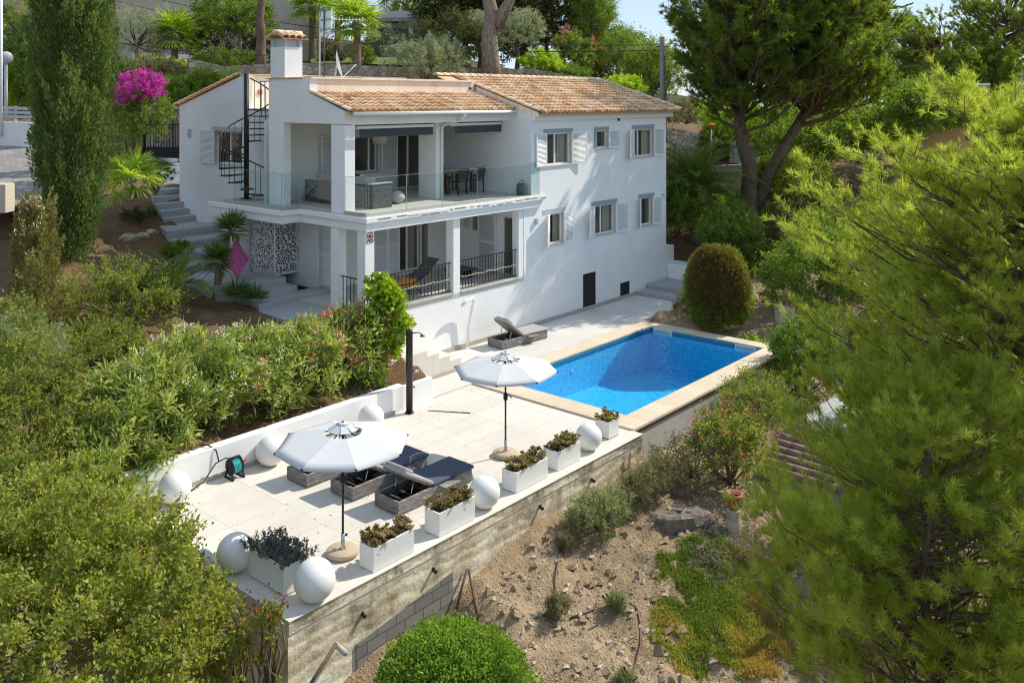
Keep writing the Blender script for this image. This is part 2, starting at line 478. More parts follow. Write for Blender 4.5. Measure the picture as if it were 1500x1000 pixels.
def _block():
    t = NT('grey concrete blocks'); p = t.pos()
    sx = t.new('ShaderNodeSeparateXYZ'); t.link(p, sx.inputs[0]); cb = t.new('ShaderNodeCombineXYZ')
    t.link(sx.outputs['X'], cb.inputs['X']); t.link(sx.outputs['Z'], cb.inputs['Y'])
    br = t.new('ShaderNodeTexBrick'); br.inputs['Scale'].default_value = 1.
    for k, v in (('Brick Width', .42), ('Row Height', .2), ('Mortar Size', .008)): br.inputs[k].default_value = v
    br.inputs['Color1'].default_value = (.20, .19, .175, 1); br.inputs['Color2'].default_value = (.27, .25, .22, 1); br.inputs['Mortar'].default_value = (.08, .07, .06, 1)
    t.link(cb.outputs[0], br.inputs['Vector'])
    t.bump(t.math('ADD', t.math('SUBTRACT', 1., br.outputs['Fac']), t.math('MULTIPLY', t.noise(p, 40, 4), .5)), .7, .015)
    return t.base(br.outputs['Color'], .95)
M['block'] = _block()

def _screen():
    """pierced white panel: rounded cells of a voronoi net are cut away"""
    t = NT('pierced screen'); p = t.pos((1, 1, 1.35))
    v = t.new('ShaderNodeTexVoronoi', feature='DISTANCE_TO_EDGE'); v.inputs['Scale'].default_value = 10.5; v.inputs['Randomness'].default_value = .8
    t.link(p, v.inputs['Vector'])
    t.base((.80, .79, .77), .7)
    f = t.math('GREATER_THAN', v.outputs['Distance'], .12)
    tr = t.new('ShaderNodeBsdfTransparent'); ms = t.new('ShaderNodeMixShader')
    t.link(f, ms.inputs[0]); t.link(t.b.outputs[0], ms.inputs[1]); t.link(tr.outputs[0], ms.inputs[2]); t.link(ms.outputs[0], t.out.inputs['Surface'])
    return t.m
M['screen'] = _screen()

def _ground():
    t = NT('dry earth'); p = t.pos()
    n1 = t.noise(p, .35, 6, .6); n2 = t.noise(p, 5., 8, .7); n3 = t.noise(p, 22., 6, .7)
    c = t.ramp(t.math('ADD', t.math('MULTIPLY', n1, .45), t.math('MULTIPLY', n2, .55)), [(.3, (.195, .13, .078)), (.5, (.39, .28, .17)), (.7, (.60, .465, .305))])
    # planted soil behind the terrace is darker and redder than the bare slope
    sy = t.new('ShaderNodeSeparateXYZ'); t.link(p, sy.inputs[0])
    my = t.new('ShaderNodeMapRange'); my.inputs['From Min'].default_value = -3.2; my.inputs['From Max'].default_value = -2.4; t.link(sy.outputs['Y'], my.inputs['Value'])
    c = t.mix(my.outputs[0], c, t.mix(1., c, (.52, .43, .37), 'MULTIPLY'))
    # far away the open land is covered by scrub
    ln = t.new('ShaderNodeVectorMath', operation='LENGTH'); t.link(p, ln.inputs[0])
    mr = t.new('ShaderNodeMapRange'); mr.inputs['From Min'].default_value = 45; mr.inputs['From Max'].default_value = 90; t.link(ln.outputs['Value'], mr.inputs['Value'])
    c = t.mix(mr.outputs[0], c, t.ramp(t.noise(p, .2, 6), [(.35, (.045, .06, .025)), (.7, (.12, .11, .06))]))
    v = t.new('ShaderNodeTexVoronoi'); v.inputs['Scale'].default_value = 16.; t.link(p, v.inputs['Vector'])
    peb = t.ramp(v.outputs['Distance'], [(.1, (1, 1, 1)), (.4, (0, 0, 0))])
    c = t.mix(t.math('MULTIPLY', peb, .28), c, (.66, .56, .43))
    c = t.mix(t.math('MULTIPLY', t.ramp(n3, [(.5, (0, 0, 0)), (.62, (1, 1, 1))]), .35), c, (.13, .085, .055))
    t.bump(t.math('ADD', t.math('ADD', n2, t.math('MULTIPLY', n3, .7)), t.math('MULTIPLY', peb, .5)), .9, .07)
    return t.base(c, .97, 0, .1)
M['ground'] = _ground()

# foliage
M['pine_lit'] = m_leaf('bright pine needles', (.11, .16, .04), (.27, .34, .075), (.47, .53, .18), 0.42)
M['pine_mid'] = m_leaf('pine needles', (.07, .12, .03), (.18, .25, .055), (.32, .39, .12), 0.4)
M['pine_dark'] = m_leaf('dark pine needles', (0.038, 0.077, 0.021), (0.094, 0.145, 0.034), (0.188, 0.239, 0.051), .25)
M['pine_far'] = m_leaf('sunny pine needles', (.045, .085, .022), (.125, .185, .038), (.26, .33, .085), 0.4)
M['lentisk'] = m_leaf('yellow green leaves', (.06, .095, .025), (.19, .235, .055), (.38, .42, .15), 0.34)
M['lentisk_b'] = m_leaf('dull green leaves', (.06, .095, .03), (.155, .20, .06), (.29, .335, .13), 0.35)
M['olean'] = m_leaf('oleander leaves', (.06, .10, .035), (.20, .27, .09), (.48, .53, .29), 0.32)
M['cypress'] = m_leaf('cypress sprays', (.035, .065, .02), (.12, .18, .05), (.27, .33, .11), 0.28, warm=False)
M['cypress_b'] = m_leaf('old cypress sprays', (0.079, 0.095, 0.040), (0.174, 0.174, 0.079), (0.270, 0.254, 0.127), .2)
M['box'] = m_leaf('vivid clipped leaves', (.05, .11, .02), (.15, .26, .04), (.27, .39, .09), 0.3)
M['topiary'] = m_leaf('topiary leaves', (.045, .085, .02), (.125, .19, .035), (.24, .31, .065), 0.28)
M['topiary_red'] = m_leaf('russet topiary leaves', (.05, .04, .018), (.12, .095, .032), (.19, .135, .05), 0.25)
M['olive'] = m_leaf('olive leaves', (.14, .165, .105), (.29, .32, .22), (.48, .51, .39), 0.25, warm=False)
M['dark'] = m_leaf('dark evergreen leaves', (0.022, 0.031, 0.014), (0.062, 0.074, 0.028), (0.132, 0.140, 0.053), .2)
M['mid'] = m_leaf('green leaves', (0.043, 0.085, 0.017), (0.111, 0.188, 0.034), (0.239, 0.325, 0.068), .3)
M['lime'] = m_leaf('lime leaves', (0.102, 0.188, 0.021), (0.256, 0.393, 0.034), (0.461, 0.581, 0.085), .35)
M['palm'] = m_leaf('palm fronds', (0.043, 0.085, 0.021), (0.120, 0.188, 0.038), (0.256, 0.325, 0.085), .3, .4, .5)
M['fan'] = m_leaf('fan palm leaves', (0.085, 0.154, 0.026), (0.222, 0.342, 0.051), (0.410, 0.512, 0.137), .35, .4, .5)
M['yucca'] = m_leaf('yucca blades', (0.034, 0.077, 0.030), (0.085, 0.145, 0.043), (0.188, 0.256, 0.085), .2, .4, .5)
M['fiddle'] = m_leaf('broad glossy leaves', (0.051, 0.102, 0.013), (0.154, 0.256, 0.021), (0.376, 0.512, 0.060), .3, .3, .6)
M['magenta'] = m_leaf('magenta bracts', (.22, .015, .22), (.52, .04, .50), (.72, .16, .70), 0.35, warm=False)
M['redflower'] = m_leaf('red bracts', (.50, .02, .10), (.75, .06, .22), (.85, .18, .35), 0.3, warm=False)
M['pinkflower'] = m_leaf('pink petals', (.65, .05, .14), (.78, .10, .22), (.85, .25, .35), .3, warm=False)
M['whiteflower'] = m_leaf('white petals', (.75, .75, .70), (.8, .8, .78), (.85, .85, .85), .3, warm=False)
M['berry'] = m_leaf('dark red berries', (.12, .02, .02), (.22, .04, .035), (.32, .08, .06), .1, warm=False)
M['succ'] = m_leaf('bronze succulent rosettes', (.10, .075, .045), (.30, .23, .12), (.55, .48, .30), 0.25, .4, .5, warm=False)
M['lav'] = m_leaf('purple grey foliage', (.07, .08, .08), (.19, .20, .19), (.34, .32, .38), 0.25, warm=False)
M['ice'] = m_leaf('ice plant fingers', (.10, .17, .035), (.28, .31, .085), (.38, .25, .12), 0.2)
M['dry'] = m_leaf('dry scrub', (.09, .09, .05), (.20, .185, .10), (.34, .31, .19), 0.2, warm=False)
M['greyshrub'] = m_leaf('grey green shrub', (.12, .145, .075), (.25, .28, .15), (.42, .45, .28), 0.25, warm=False)
M['straw'] = m_leaf('dead stems', (.13, .11, .11), (.26, .23, .23), (.42, .38, .36), .05, warm=False)
M['norfolk'] = m_leaf('norfolk pine sprays', (0.034, 0.060, 0.034), (0.077, 0.111, 0.068), (0.137, 0.171, 0.120), .15)
# ------------------------------------------------------------------ foliage
def unit(a):
    return a / np.maximum(np.linalg.norm(a, axis=-1, keepdims=True), 1e-9)

def rdir(rg, n, up=-1.):
    d = unit(rg.normal(size=(n, 3)))
    if up > -1:
        bad = d[:, 2] < up
        d[bad, 2] = np.abs(d[bad, 2]) * .5
        d = unit(d)
    return d

class Fol:
    """many small leaf faces gathered into one mesh, with a per-face colour value v"""
    def __init__(s, seed=0):
        s.V = []; s.A = []; s.rg = np.random.RandomState(seed)
    def leaves(s, C, D, L, W, v, fold=None):
        n = len(C)
        if n == 0: return s
        C = np.asarray(C, float); D = unit(np.asarray(D, float))
        rnd = rdir(s.rg, n)
        S = unit(np.cross(D, rnd)); L = np.broadcast_to(np.asarray(L, float), (n,))[:, None]; W = np.broadcast_to(np.asarray(W, float), (n,))[:, None]
        if fold is not None:   # blades whose flat side looks along a given normal
            S = unit(np.cross(D, fold))
        mid = C + D * L * .45
        q = np.stack([C, mid + S * W * .5, C + D * L, mid - S * W * .5], 1)
        s.V.append(q); s.A.append(np.broadcast_to(np.asarray(v, float), (n,)).copy())
        return s
    def quads(s, Q, v):
        Q = np.asarray(Q, float); s.V.append(Q); s.A.append(np.broadcast_to(np.asarray(v, float), (len(Q),)).copy()); return s
    def build(s, name, mat, parent=None, label=None):
        V = np.concatenate(s.V).reshape(-1, 3); A = np.clip(np.concatenate(s.A), 0, 1)
        if parent is not None:
            o = origin(parent); V = V - np.array([o.x, o.y, o.z])
        n = len(V) // 4
        me = bpy.data.meshes.new(name)
        me.vertices.add(n * 4); me.vertices.foreach_set('co', V.astype('f').ravel())
        me.loops.add(n * 4); me.loops.foreach_set('vertex_index', np.arange(n * 4, dtype='i'))
        me.polygons.add(n); me.polygons.foreach_set('loop_start', np.arange(0, n * 4, 4, dtype='i'))
        me.polygons.foreach_set('loop_total', np.full(n, 4, 'i'))
        a = me.attributes.new('v', 'FLOAT', 'FACE'); a.data.foreach_set('value', A.astype('f'))
        me.update(calc_edges=True)
        return finish(name, me, mat, parent, label=label)

def lumps(rg, k=7):
    """a direction-dependent radius factor, so that outlines are uneven"""
    ds = unit(rg.normal(size=(k, 3))); am = rg.uniform(-.16, .22, k)
    def f(u):
        d = u @ ds.T
        return 1 + (am * np.clip(d, 0, 1) ** 3).sum(1)
    return f

def leafy(f, c, rad, nc, nl, L, W, cr=.22, flat=-.35, up=.25, inner=.25, vshift=0., shape=2.):
    """leaf clumps spread through the outer part of a lumpy ellipsoid"""
    rg = f.rg; c = np.array(c, float); rad = np.array(rad, float)
    lf = lumps(rg, 14)
    u = rdir(rg, nc, flat)
    t = np.where(rg.rand(nc) < inner, rg.uniform(.45, .8, nc), rg.uniform(.80, 1.06, nc))
    cc = c + u * rad * (t * lf(u))[:, None]
    cv = rg.uniform(0, 1, nc)
    n = nc * nl
    ci = np.repeat(np.arange(nc), nl)
    # every clump is a handful of leafy twigs
    k = max(3, nl // 11); tw = unit(u[:, None, :] * .75 + rg.normal(size=(nc, k, 3)) * .75 + np.array([0, 0, up]))
    tl = cr * rg.uniform(1.3, 2.6, (nc, k)); tv = rg.rand(nc, k)
    ti = rg.randint(0, k, n); T = tw[ci, ti]; s = rg.rand(n)
    P = cc[ci] - T * cr * .8 + T * (tl[ci, ti] * s)[:, None] + rg.normal(size=(n, 3)) * (cr * .13 + L * .12)
    D = T * .75 + rg.normal(size=(n, 3)) * .6 + np.array([0, 0, up * .3])
    f.leaves(P, D, L * rg.uniform(.55, 1.3, n), W * rg.uniform(.65, 1.25, n), .08 + .36 * cv[ci] + .2 * tv[ci, ti] + .14 * s + .26 * rg.rand(n) + vshift)
    return cc, u

def twigs(mb, base, tips, r=.02, every=6, bend=.15, rg=None):
    base = np.array(base, float)
    rg = rg or np.random.RandomState(1)
    for t in tips[::every]:
        m = base + (t - base) * .5 + rg.normal(size=3) * bend
        mb.tube([base, m, t], [r, r * .6, r * .2], 5, caps=False)

def bush(name, label, cat, base, rad, nc, nl, L, W, mat, cr=.2, seed=1, group=None, inner=.3, up=.25, stem=True, zc=None, flat=-.5, flowers=None, crown='foliage', vshift=0.):
    """shrub standing at base; rad = half sizes of its crown"""
    o = thing(name, label, cat, base, group)
    f = Fol(seed)
    c = (base[0], base[1], base[2] + (rad[2] if zc is None else zc))
    cc, u = leafy(f, c, rad, nc, nl, L, W, cr, flat, up, inner, vshift)
    f.build(crown, mat, o)
    if stem:
        mb = MB(); twigs(mb, base, cc, .03, max(1, nc // 14), .12, f.rg)
        mb.build('stems', M['twig'], o)
    for (fm, num, fl, fw, part) in (flowers or []):
        g = Fol(seed + 50)
        idx = g.rg.choice(len(cc), min(num, len(cc)), False)
        k = 9
        ii = np.repeat(idx, k); n = len(ii)
        g.leaves(cc[ii] + u[ii] * cr * 1.15 + np.array([0, 0, cr * .5]) + g.rg.normal(size=(n, 3)) * .05, u[ii] + g.rg.normal(size=(n, 3)) * .9, fl, fw, g.rg.rand(n))
        g.build(part, fm, o)
    return o

def tufts(f, P, D, K, L, W, v, spread=.75):
    """needle tufts: K needles from every point P, fanned around D"""
    rg = f.rg; n = len(P); ii = np.repeat(np.arange(n), K); m = n * K
    d = unit(D)[ii] + rg.normal(size=(m, 3)) * spread
    f.leaves(P[ii] + unit(D)[ii] * rg.uniform(-.05, .03, m)[:, None], d, L * rg.uniform(.6, 1.15, m), W, np.asarray(v)[ii] * .7 + .3 * rg.rand(m))

def pine(name, label, cat, base, top, center, rad, nb, ntw, ntf, K, L, W, mat, seed, r0=.22, twl=.75, flat=-.35, group=None, bark='bark_pine', fork=None, lowcut=None, azim=None, limb_r=.055, droop=0., spread=.5):
    """trunk from base to top; boughs reach for points on the crown ellipsoid and carry twigs with needle tufts"""
    o = thing(name, label, cat, base, group)
    rg = np.random.RandomState(seed); f = Fol(seed + 1)
    base = np.array(base, float); top = np.array(top, float); center = np.array(center, float); rad = np.array(rad, float)
    mb = MB()
    nseg = 9; ax = []
    wob = rg.normal(size=(nseg + 1, 3)) * .10; wob[0] = 0
    for i in range(nseg + 1):
        t = i / nseg; ax.append(base + (top - base) * t + wob[i] * np.array([1, 1, 0]))
    ax = np.array(ax)
    mb.tube(ax, [r0 * (1 - .8 * i / nseg) + (.25 * r0 if i == 0 else 0) for i in range(nseg + 1)], 10)
    trunk_axes = [ax]
    for fk in ([fork] if fork else []):     # second stem: list of points
        fk = np.array(fk, float); mb.tube(fk, [r0 * .75 * (1 - .6 * i / (len(fk) - 1)) for i in range(len(fk))], 9)
        trunk_axes.append(fk)
    lf = lumps(rg, 9)
    u = rdir(rg, nb, flat)
    if azim is not None:
        pass
    tt = rg.uniform(.80, 1.05, nb)
    inn = rg.rand(nb) < .3; tt[inn] = rg.uniform(.4, .75, inn.sum())
    tips = center + u * rad * (tt * lf(u))[:, None]
    lb = MB(); TW = []
    for i in range(nb):
        tip = tips[i]
        axs = trunk_axes[i % len(trunk_axes)] if len(trunk_axes) > 1 else ax
        if len(trunk_axes) > 1:
            dd = [np.min(np.linalg.norm(a - tip, axis=1)) for a in trunk_axes]; axs = trunk_axes[int(np.argmin(dd))]
        h = np.hypot(*(tip[:2] - axs[-1][:2]))
        zt = tip[2] - .42 * h - .2
        zz = np.clip(zt, axs[0][2] + .35 * (axs[-1][2] - axs[0][2]), axs[-1][2])
        k = np.interp(zz, axs[:, 2], np.arange(len(axs)))
        k0 = int(k); k1 = min(k0 + 1, len(axs) - 1); p0 = axs[k0] + (axs[k1] - axs[k0]) * (k - k0)
        mid = p0 + (tip - p0) * .5 + np.array([0, 0, -.06 * h]) + rg.normal(size=3) * .12
        pts = [p0, p0 + (mid - p0) * .5 + rg.normal(size=3) * .05, mid, mid + (tip - mid) * .55 + rg.normal(size=3) * .08, tip]
        lb.tube(pts, [limb_r, limb_r * .8, limb_r * .6, limb_r * .4, limb_r * .18], 6, caps=False)
        bd = unit(tip - mid)
        for j in range(ntw):
            a = 1.02 - .87 * rg.rand() ** 1.5; q = mid + (tip - mid) * (a - .35) / .65 if a > .35 else p0 + (mid - p0) * a / .35
            side = unit(np.cross(bd, [0, 0, 1.]))
            d = unit(bd * rg.uniform(.3, 1.) + side * rg.uniform(-1, 1) + np.array([0, 0, rg.uniform(-.12, .75) - droop]))
            TW.append((q, d, twl * rg.uniform(.5, 1.1), i))
    Q = np.array([t[0] for t in TW]); D = np.array([t[1] for t in TW]); LL = np.array([t[2] for t in TW]); BI = np.array([t[3] for t in TW])
    bv = rg.uniform(0, 1, nb)
    for k in range(len(TW)):
        if k % 2 == 0: lb.tube([Q[k], Q[k] + D[k] * LL[k]], [limb_r * .26, limb_r * .10], 4, caps=False)
    tv = rg.rand(len(Q))
    for k in range(ntf):
        a = 1. - .42 * k / max(1, ntf - 1) if ntf > 1 else 1.
        P = Q + D * (LL * a)[:, None] + rg.normal(size=Q.shape) * .025
        dd = D + np.array([0, 0, .35]) + rg.normal(size=D.shape) * .22
        tufts(f, P, dd, K, L, W, .05 + .3 * bv[BI] + .45 * tv + .2 * rg.rand(len(Q)), spread)
    mb.build('trunk', M[bark], o)
    lb.build('branches', M['twig'] if bark == 'bark_pine' else M[bark], o)
    f.build('crown', mat, o)
    return o

def tree(name, label, cat, base, htr, center, rad, nc, nl, L, W, mat, seed, cr=.35, r0=.15, group=None, bark='bark_pine', flat=-.6, inner=.3, up=.2, lean=(0, 0), crowns=None):
    """broadleaf tree: tapered trunk, limbs and a crown of leaf clumps"""
    o = thing(name, label, cat, base, group)
    f = Fol(seed); mb = MB(); base = np.array(base, float)
    tp = base + np.array([lean[0], lean[1], htr])
    mb.tube([base, base + (tp - base) * .5 + np.array([.05, -.05, 0]), tp], [r0, r0 * .8, r0 * .65], 9)
    for (c, rr, n) in (crowns or [(center, rad, nc)]):
        cc, u = leafy(f, c, rr, n, nl, L, W, cr, flat, up, inner)
        for q in cc[::max(1, n // 12)]:
            m = tp + (q - tp) * .5 + f.rg.normal(size=3) * .15
            mb.tube([tp, m, q], [r0 * .45, r0 * .25, r0 * .08], 5, caps=False)
    mb.build('trunk', M[bark], o)
    f.build('crown', mat, o)
    return o

def cypress(name, label, cat, base, h, rmax, n, mat, seed, nl=90, group=None, prof=None, L=.09, W=.045, plume=.75):
    o = thing(name, label, cat, base, group)
    f = Fol(seed); rg = f.rg; b = np.array(base, float)
    prof = prof or (lambda t: np.minimum(1, (t / .12 + .35)) * np.sqrt(np.clip(1 - (np.clip(t - .35, 0, 1) / .68) ** 2, 0.01, 1)))
    t = rg.uniform(0, 1, n) ** .9; az = rg.uniform(0, 2 * np.pi, n)
    grp = rg.uniform(0, 2 * np.pi, 9); rl = .86 + .05 * np.cos(3 * az + grp[0] + 4 * t) + .22 * np.abs(np.cos(3.5 * az + grp[1] - 2.5 * t + .6 * np.sin(9 * t)))
    r = rmax * prof(t) * rl * np.where(rg.rand(n) < .3, rg.uniform(.5, .85, n), rg.uniform(.86, 1.04, n))
    P0 = b + np.stack([np.cos(az) * r, np.sin(az) * r, t * h], 1)
    out = np.stack([np.cos(az), np.sin(az), np.zeros(n)], 1)
    ax = unit(out * .22 + np.array([0, 0, 1.]) + rg.normal(size=(n, 3)) * .10)
    ll = plume * rg.uniform(.6, 1.3, n)
    ii = np.repeat(np.arange(n), nl); m = n * nl
    s = rg.rand(m)
    rr = .12 * (1 - s) ** .6 * (plume / .75) + .012
    P = P0[ii] + ax[ii] * (ll[ii] * s)[:, None] + rg.normal(size=(m, 3)) * rr[:, None] * .75
    D = ax[ii] * 1.3 + out[ii] * .3 + rg.normal(size=(m, 3)) * .38
    cv = rg.rand(n)
    f.leaves(P, D, L * rg.uniform(.6, 1.3, m), W, .1 + .4 * cv[ii] + .25 * s + .25 * rg.rand(m))
    f.build('foliage', mat, o)
    mb = MB(); mb.tube([b + np.array([0, 0, -.3]), b + np.array([0, 0, h * .9])], [rmax * .16, rmax * .03], 8)
    mb.build('trunk', M['bark_pine'], o)
    return o

def frond(f, mbr, p, az, el, L, droop, nleaf, ll, lw, rg, v, stiff=.3):
    """pinnate palm frond: curved rachis with two rows of leaflets"""
    n = 10; pts = []; pos = np.array(p, float); a = el
    dirs = []
    for i in range(n + 1):
        d = np.array([math.cos(az) * math.cos(a), math.sin(az) * math.cos(a), math.sin(a)])
        pts.append(pos.copy()); dirs.append(d); pos = pos + d * L / n; a -= droop / n * (0.5 + 1.2 * i / n)
    pts = np.array(pts); dirs = np.array(dirs)
    mbr.tube(pts, [.03 * (1 - .85 * i / n) for i in range(n + 1)], 4, caps=False)
    side = np.array([-math.sin(az), math.cos(az), 0])
    s = np.linspace(.12, 1., nleaf); idx = s * n; k = np.minimum(idx.astype(int), n - 1); fr = (idx - k)[:, None]
    P = pts[k] * (1 - fr) + pts[k + 1] * fr; T = dirs[k]
    for sg in (-1, 1):
        D = side * sg + T * .75 + np.array([0, 0, stiff]) + rg.normal(size=P.shape) * .10
        f.leaves(P, D, ll * np.sin(np.clip(s * .9 + .12, 0, 1) * np.pi) ** .6 * rg.uniform(.85, 1.1, nleaf), lw, v + .25 * rg.rand(nleaf), fold=unit(np.cross(T, D)))
        # the tip third hangs
    return pts

def fanleaf(f, mbr, p, az, el, Lp, rb, nb, rg, v, bw=.05, hang=.25):
    """petiole with a fan of folded blades"""
    d = np.array([math.cos(az) * math.cos(el), math.sin(az) * math.cos(el), math.sin(el)])
    p = np.array(p, float); e = p + d * Lp + np.array([0, 0, -.06 * Lp])
    mbr.tube([p, p + d * Lp * .5 + np.array([0, 0, .03]), e], [.022, .016, .012], 4, caps=False)
    side = unit(np.cross(d, [0, 0, 1.])); up = np.cross(side, d)
    th = np.linspace(-1.95, 1.95, nb)
    D = d * np.cos(th)[:, None] + side * np.sin(th)[:, None] + np.array([0, 0, -hang]) * (np.abs(th)[:, None] * .3 + .3) + rg.normal(size=(nb, 3)) * .06
    D = unit(D)
    L1 = rb * (1 - .22 * np.abs(th) / 1.95) * rg.uniform(.9, 1.05, nb)
    nrm = np.broadcast_to(up, (nb, 3))
    f.leaves(np.repeat(e[None], nb, 0), D, L1 * .72, bw, v + .25 * rg.rand(nb), fold=nrm)
    f.leaves(e + D * (L1 * .5)[:, None], D + np.array([0, 0, -hang * 1.3]), L1 * .55, bw * .55, v + .3 * rg.rand(nb), fold=nrm)

def fan_palm(name, label, base, h, nf, rb, seed, r0=.16, group=None, mat='fan', lp=.8, trunk=True):
    o = thing(name, label, 'palm tree', base, group)
    f = Fol(seed); rg = f.rg; mb = MB(); mr = MB(); b = np.array(base, float); tp = b + np.array([0, 0, h])
    if trunk:
        k = 14
        mb.tube([b + (tp - b) * i / k for i in range(k + 1)], [r0 * (1.15 - .3 * i / k) * (1 + .05 * (i % 2)) for i in range(k + 1)], 10)
        mb.lathe([(r0 * .9, -.5), (r0 * 1.5, -.15), (r0 * 1.1, .2)], tp, 10)
        mb.build('trunk', M['bark_palm'], o)
    for i in range(nf):
        az = i * 2.4 + rg.uniform(-.3, .3); el = math.radians(78 - 105 * (i / nf)) + rg.uniform(-.12, .12)
        fanleaf(f, mr, tp, az, el, lp * rg.uniform(.8, 1.15), rb * rg.uniform(.85, 1.1), 26, rg, .15 + .5 * rg.rand(), rb * .09)
    mr.build('leaf_stalks', M['lime_stalk'], o)
    f.build('fronds', M[mat], o)
    return o

def feather_palm(name, label, base, h, nf, L, seed, r0=.25, mat='palm', group=None, nleaf=46, ll=.5, droop=1.35):
    o = thing(name, label, 'palm tree', base, group)
    f = Fol(seed); rg = f.rg; mb = MB(); mr = MB(); b = np.array(base, float); tp = b + np.array([0, 0, h])
    k = 10
    mb.tube([b + (tp - b) * i / k for i in range(k + 1)], [r0 * (1. + .08 * (i % 2)) for i in range(k + 1)], 10)
    mb.build('trunk', M['bark_palm'], o)
    for i in range(nf):
        az = i * 2.4 + rg.uniform(-.3, .3); el = math.radians(80 - 85 * (i / nf)) + rg.uniform(-.1, .1)
        frond(f, mr, tp, az, el, L * rg.uniform(.85, 1.1), droop * rg.uniform(.8, 1.2), nleaf, ll, .045, rg, .1 + .5 * rg.rand())
    mr.build('leaf_stalks', M['lime_stalk'], o)
    f.build('fronds', M[mat], o)
    return o
M['lime_stalk'] = m_plain('pale leaf stalks', (.20, .22, .06), .6)

def rosette(f, c, n, L, W, rg, up=.5, v=0., lo=-.3):
    """stiff sword leaves bursting from one point"""
    d = rdir(rg, n, lo); d = unit(d + np.array([0, 0, up * .4]))
    f.leaves(np.repeat(np.array(c, float)[None], n, 0) + d * .03, d, L * rg.uniform(.75, 1.1, n), W, v + .2 + .6 * rg.rand(n))

def yucca(name, label, base, heads, L, seed, group=None, n=110, W=.05):
    o = thing(name, label, 'yucca', base, group)
    f = Fol(seed); mb = MB(); b = Vector(base)
    for hd in heads:
        hd = Vector(hd)
        if (hd - b).length > .4:
            mb.tube([b, b.lerp(hd, .5) + Vector((.04, .03, 0)), hd], [.085, .07, .055], 8)
        rosette(f, hd, n, L, W, f.rg)
        if (hd - b).length > .4: rosette(f, hd - Vector((0, 0, .16)), n // 2, L, W, f.rg, up=-.6, v=-.15, lo=-.8)
    if mb.v: mb.build('trunk', M['bark_palm'], o)
    f.build('leaves', M['yucca'], o)
    return o
# ------------------------------------------------------------------ terrain
CP=np.array([
# front slope below the retaining wall
(1.3,-8.3,-2.6),(-0.5,-8.3,-2.5),(-2.1,-8.3,-2.55),(-3.7,-8.3,-2.75),(-5.0,-8.3,-3.1),(-7,-8.3,-3.4),(-8.4,-8.6,-3.6),
(-3.6,-11,-3.5),(0,-11,-3.3),(-7,-10.5,-3.9),(3,-10.5,-3.0),(-6,-13,-4.6),(-2,-14,-4.7),(2.5,-15,-4.7),(-10,-13,-5.0),
(-12,-8,-4.0),(-10,-5,-3.0),(-9,-2,-1.9),(-12,-2,-2.2),(-9,1,-0.7),(-12,3,-.3),
# garden left of the house
(-7.5,-1.8,-1.15),(-4,-2.0,-1.1),(-1,-2.0,-1.1),(-6,0,-.7),(-3,0.,-.6),(-1.5,1.,-.2),(-4,2.5,.3),(-2.3,4,.05),(-2.5,5.5,.3),(-3,7,.9),(-6,5.3,1.6),(-2.6,9.2,1.35),
(-1.3,11.2,1.5),(-1.2,13.5,2.3),(1.2,14,2.7),(3,17,2.85),(5,20.5,3.4),(-5,13,2.9),(-8,9,2.5),(-11,7,1.9),(-9,14,3.0),(0,20,3.4),(-3,26,4.6),
# behind the house
(7,16,3.6),(12,16.5,4.4),(17,14,3.6),(6.5,24,5.2),(8.3,26,6.4),(10,31,7.5),(13,36,8.4),(8.5,22.5,6.0),(13,20,6.9),(17,18,6.9),(22,15,6.6),(27,12,5.6),(20,26,8.5),(30,20,7.6),(35,35,10),(15,45,10.5),(0,45,8),(-15,30,6),(-20,10,3),
# right of the house
(17.5,6,1.2),(18,1,-1.0),(19.5,0,-.9),(21.5,-.6,-.6),(23.5,-.6,-.2),(25.5,1.5,.2),(20,8,1.8),(26.5,4,1.6),(30,5,1.9),(33,3,2.0),(30,10,2.6),(36,8,3.0),(40,0,2.4),(28,-4,.3),
(14.5,-4,-1.75),(12.5,-4.5,-1.75),(14,-7,-2.1),(18,-5,-1.2),(11,-8.6,-2.7),(7,-8.8,-3.0),(4,-8.9,-2.9),(7,-11,-3.6),(12,-12,-3.4),(18,-12,-3.0),(8,-16,-4.8),
# far
(60,60,12),(120,120,18),(50,25,5),(70,40,5),(100,60,5),(45,12,3.5),(90,110,12),(200,160,5),(0,120,24),(-60,60,12),(-60,0,1),(-40,-40,-12),(0,-50,-14),(60,-30,-6),(60,10,2),(120,20,2),(150,-60,-10),(0,-150,-24),(-150,0,-2),(-120,120,20)],float)
def _k(r): return r
_d=np.hypot(CP[:,None,0]-CP[None,:,0],CP[:,None,1]-CP[None,:,1])
_A=np.zeros((len(CP)+1,)*2);_A[:-1,:-1]=_d-np.eye(len(CP))*.02;_A[:-1,-1]=1;_A[-1,:-1]=1
_w=np.linalg.solve(_A,np.append(CP[:,2],0))
def base_h(x,y):
    x=np.asarray(x,float);y=np.asarray(y,float)
    s=np.full(x.shape,_w[-1])
    for (cx,cy,_),w in zip(CP,_w): s=s+w*np.hypot(x-cx,y-cy)
    return s
_rg = np.random.RandomState(3)
def vnoise(x, y, s, seed):
    """smooth value noise"""
    g = np.random.RandomState(seed).rand(97, 97)
    x = x / s; y = y / s
    xi = np.floor(x).astype(int); yi = np.floor(y).astype(int); fx = x - xi; fy = y - yi
    fx = fx * fx * (3 - 2 * fx); fy = fy * fy * (3 - 2 * fy)
    a = g[xi % 97, yi % 97]; b = g[(xi + 1) % 97, yi % 97]; c = g[xi % 97, (yi + 1) % 97]; d = g[(xi + 1) % 97, (yi + 1) % 97]
    return (a * (1 - fx) + b * fx) * (1 - fy) + (c * (1 - fx) + d * fx) * fy - .5

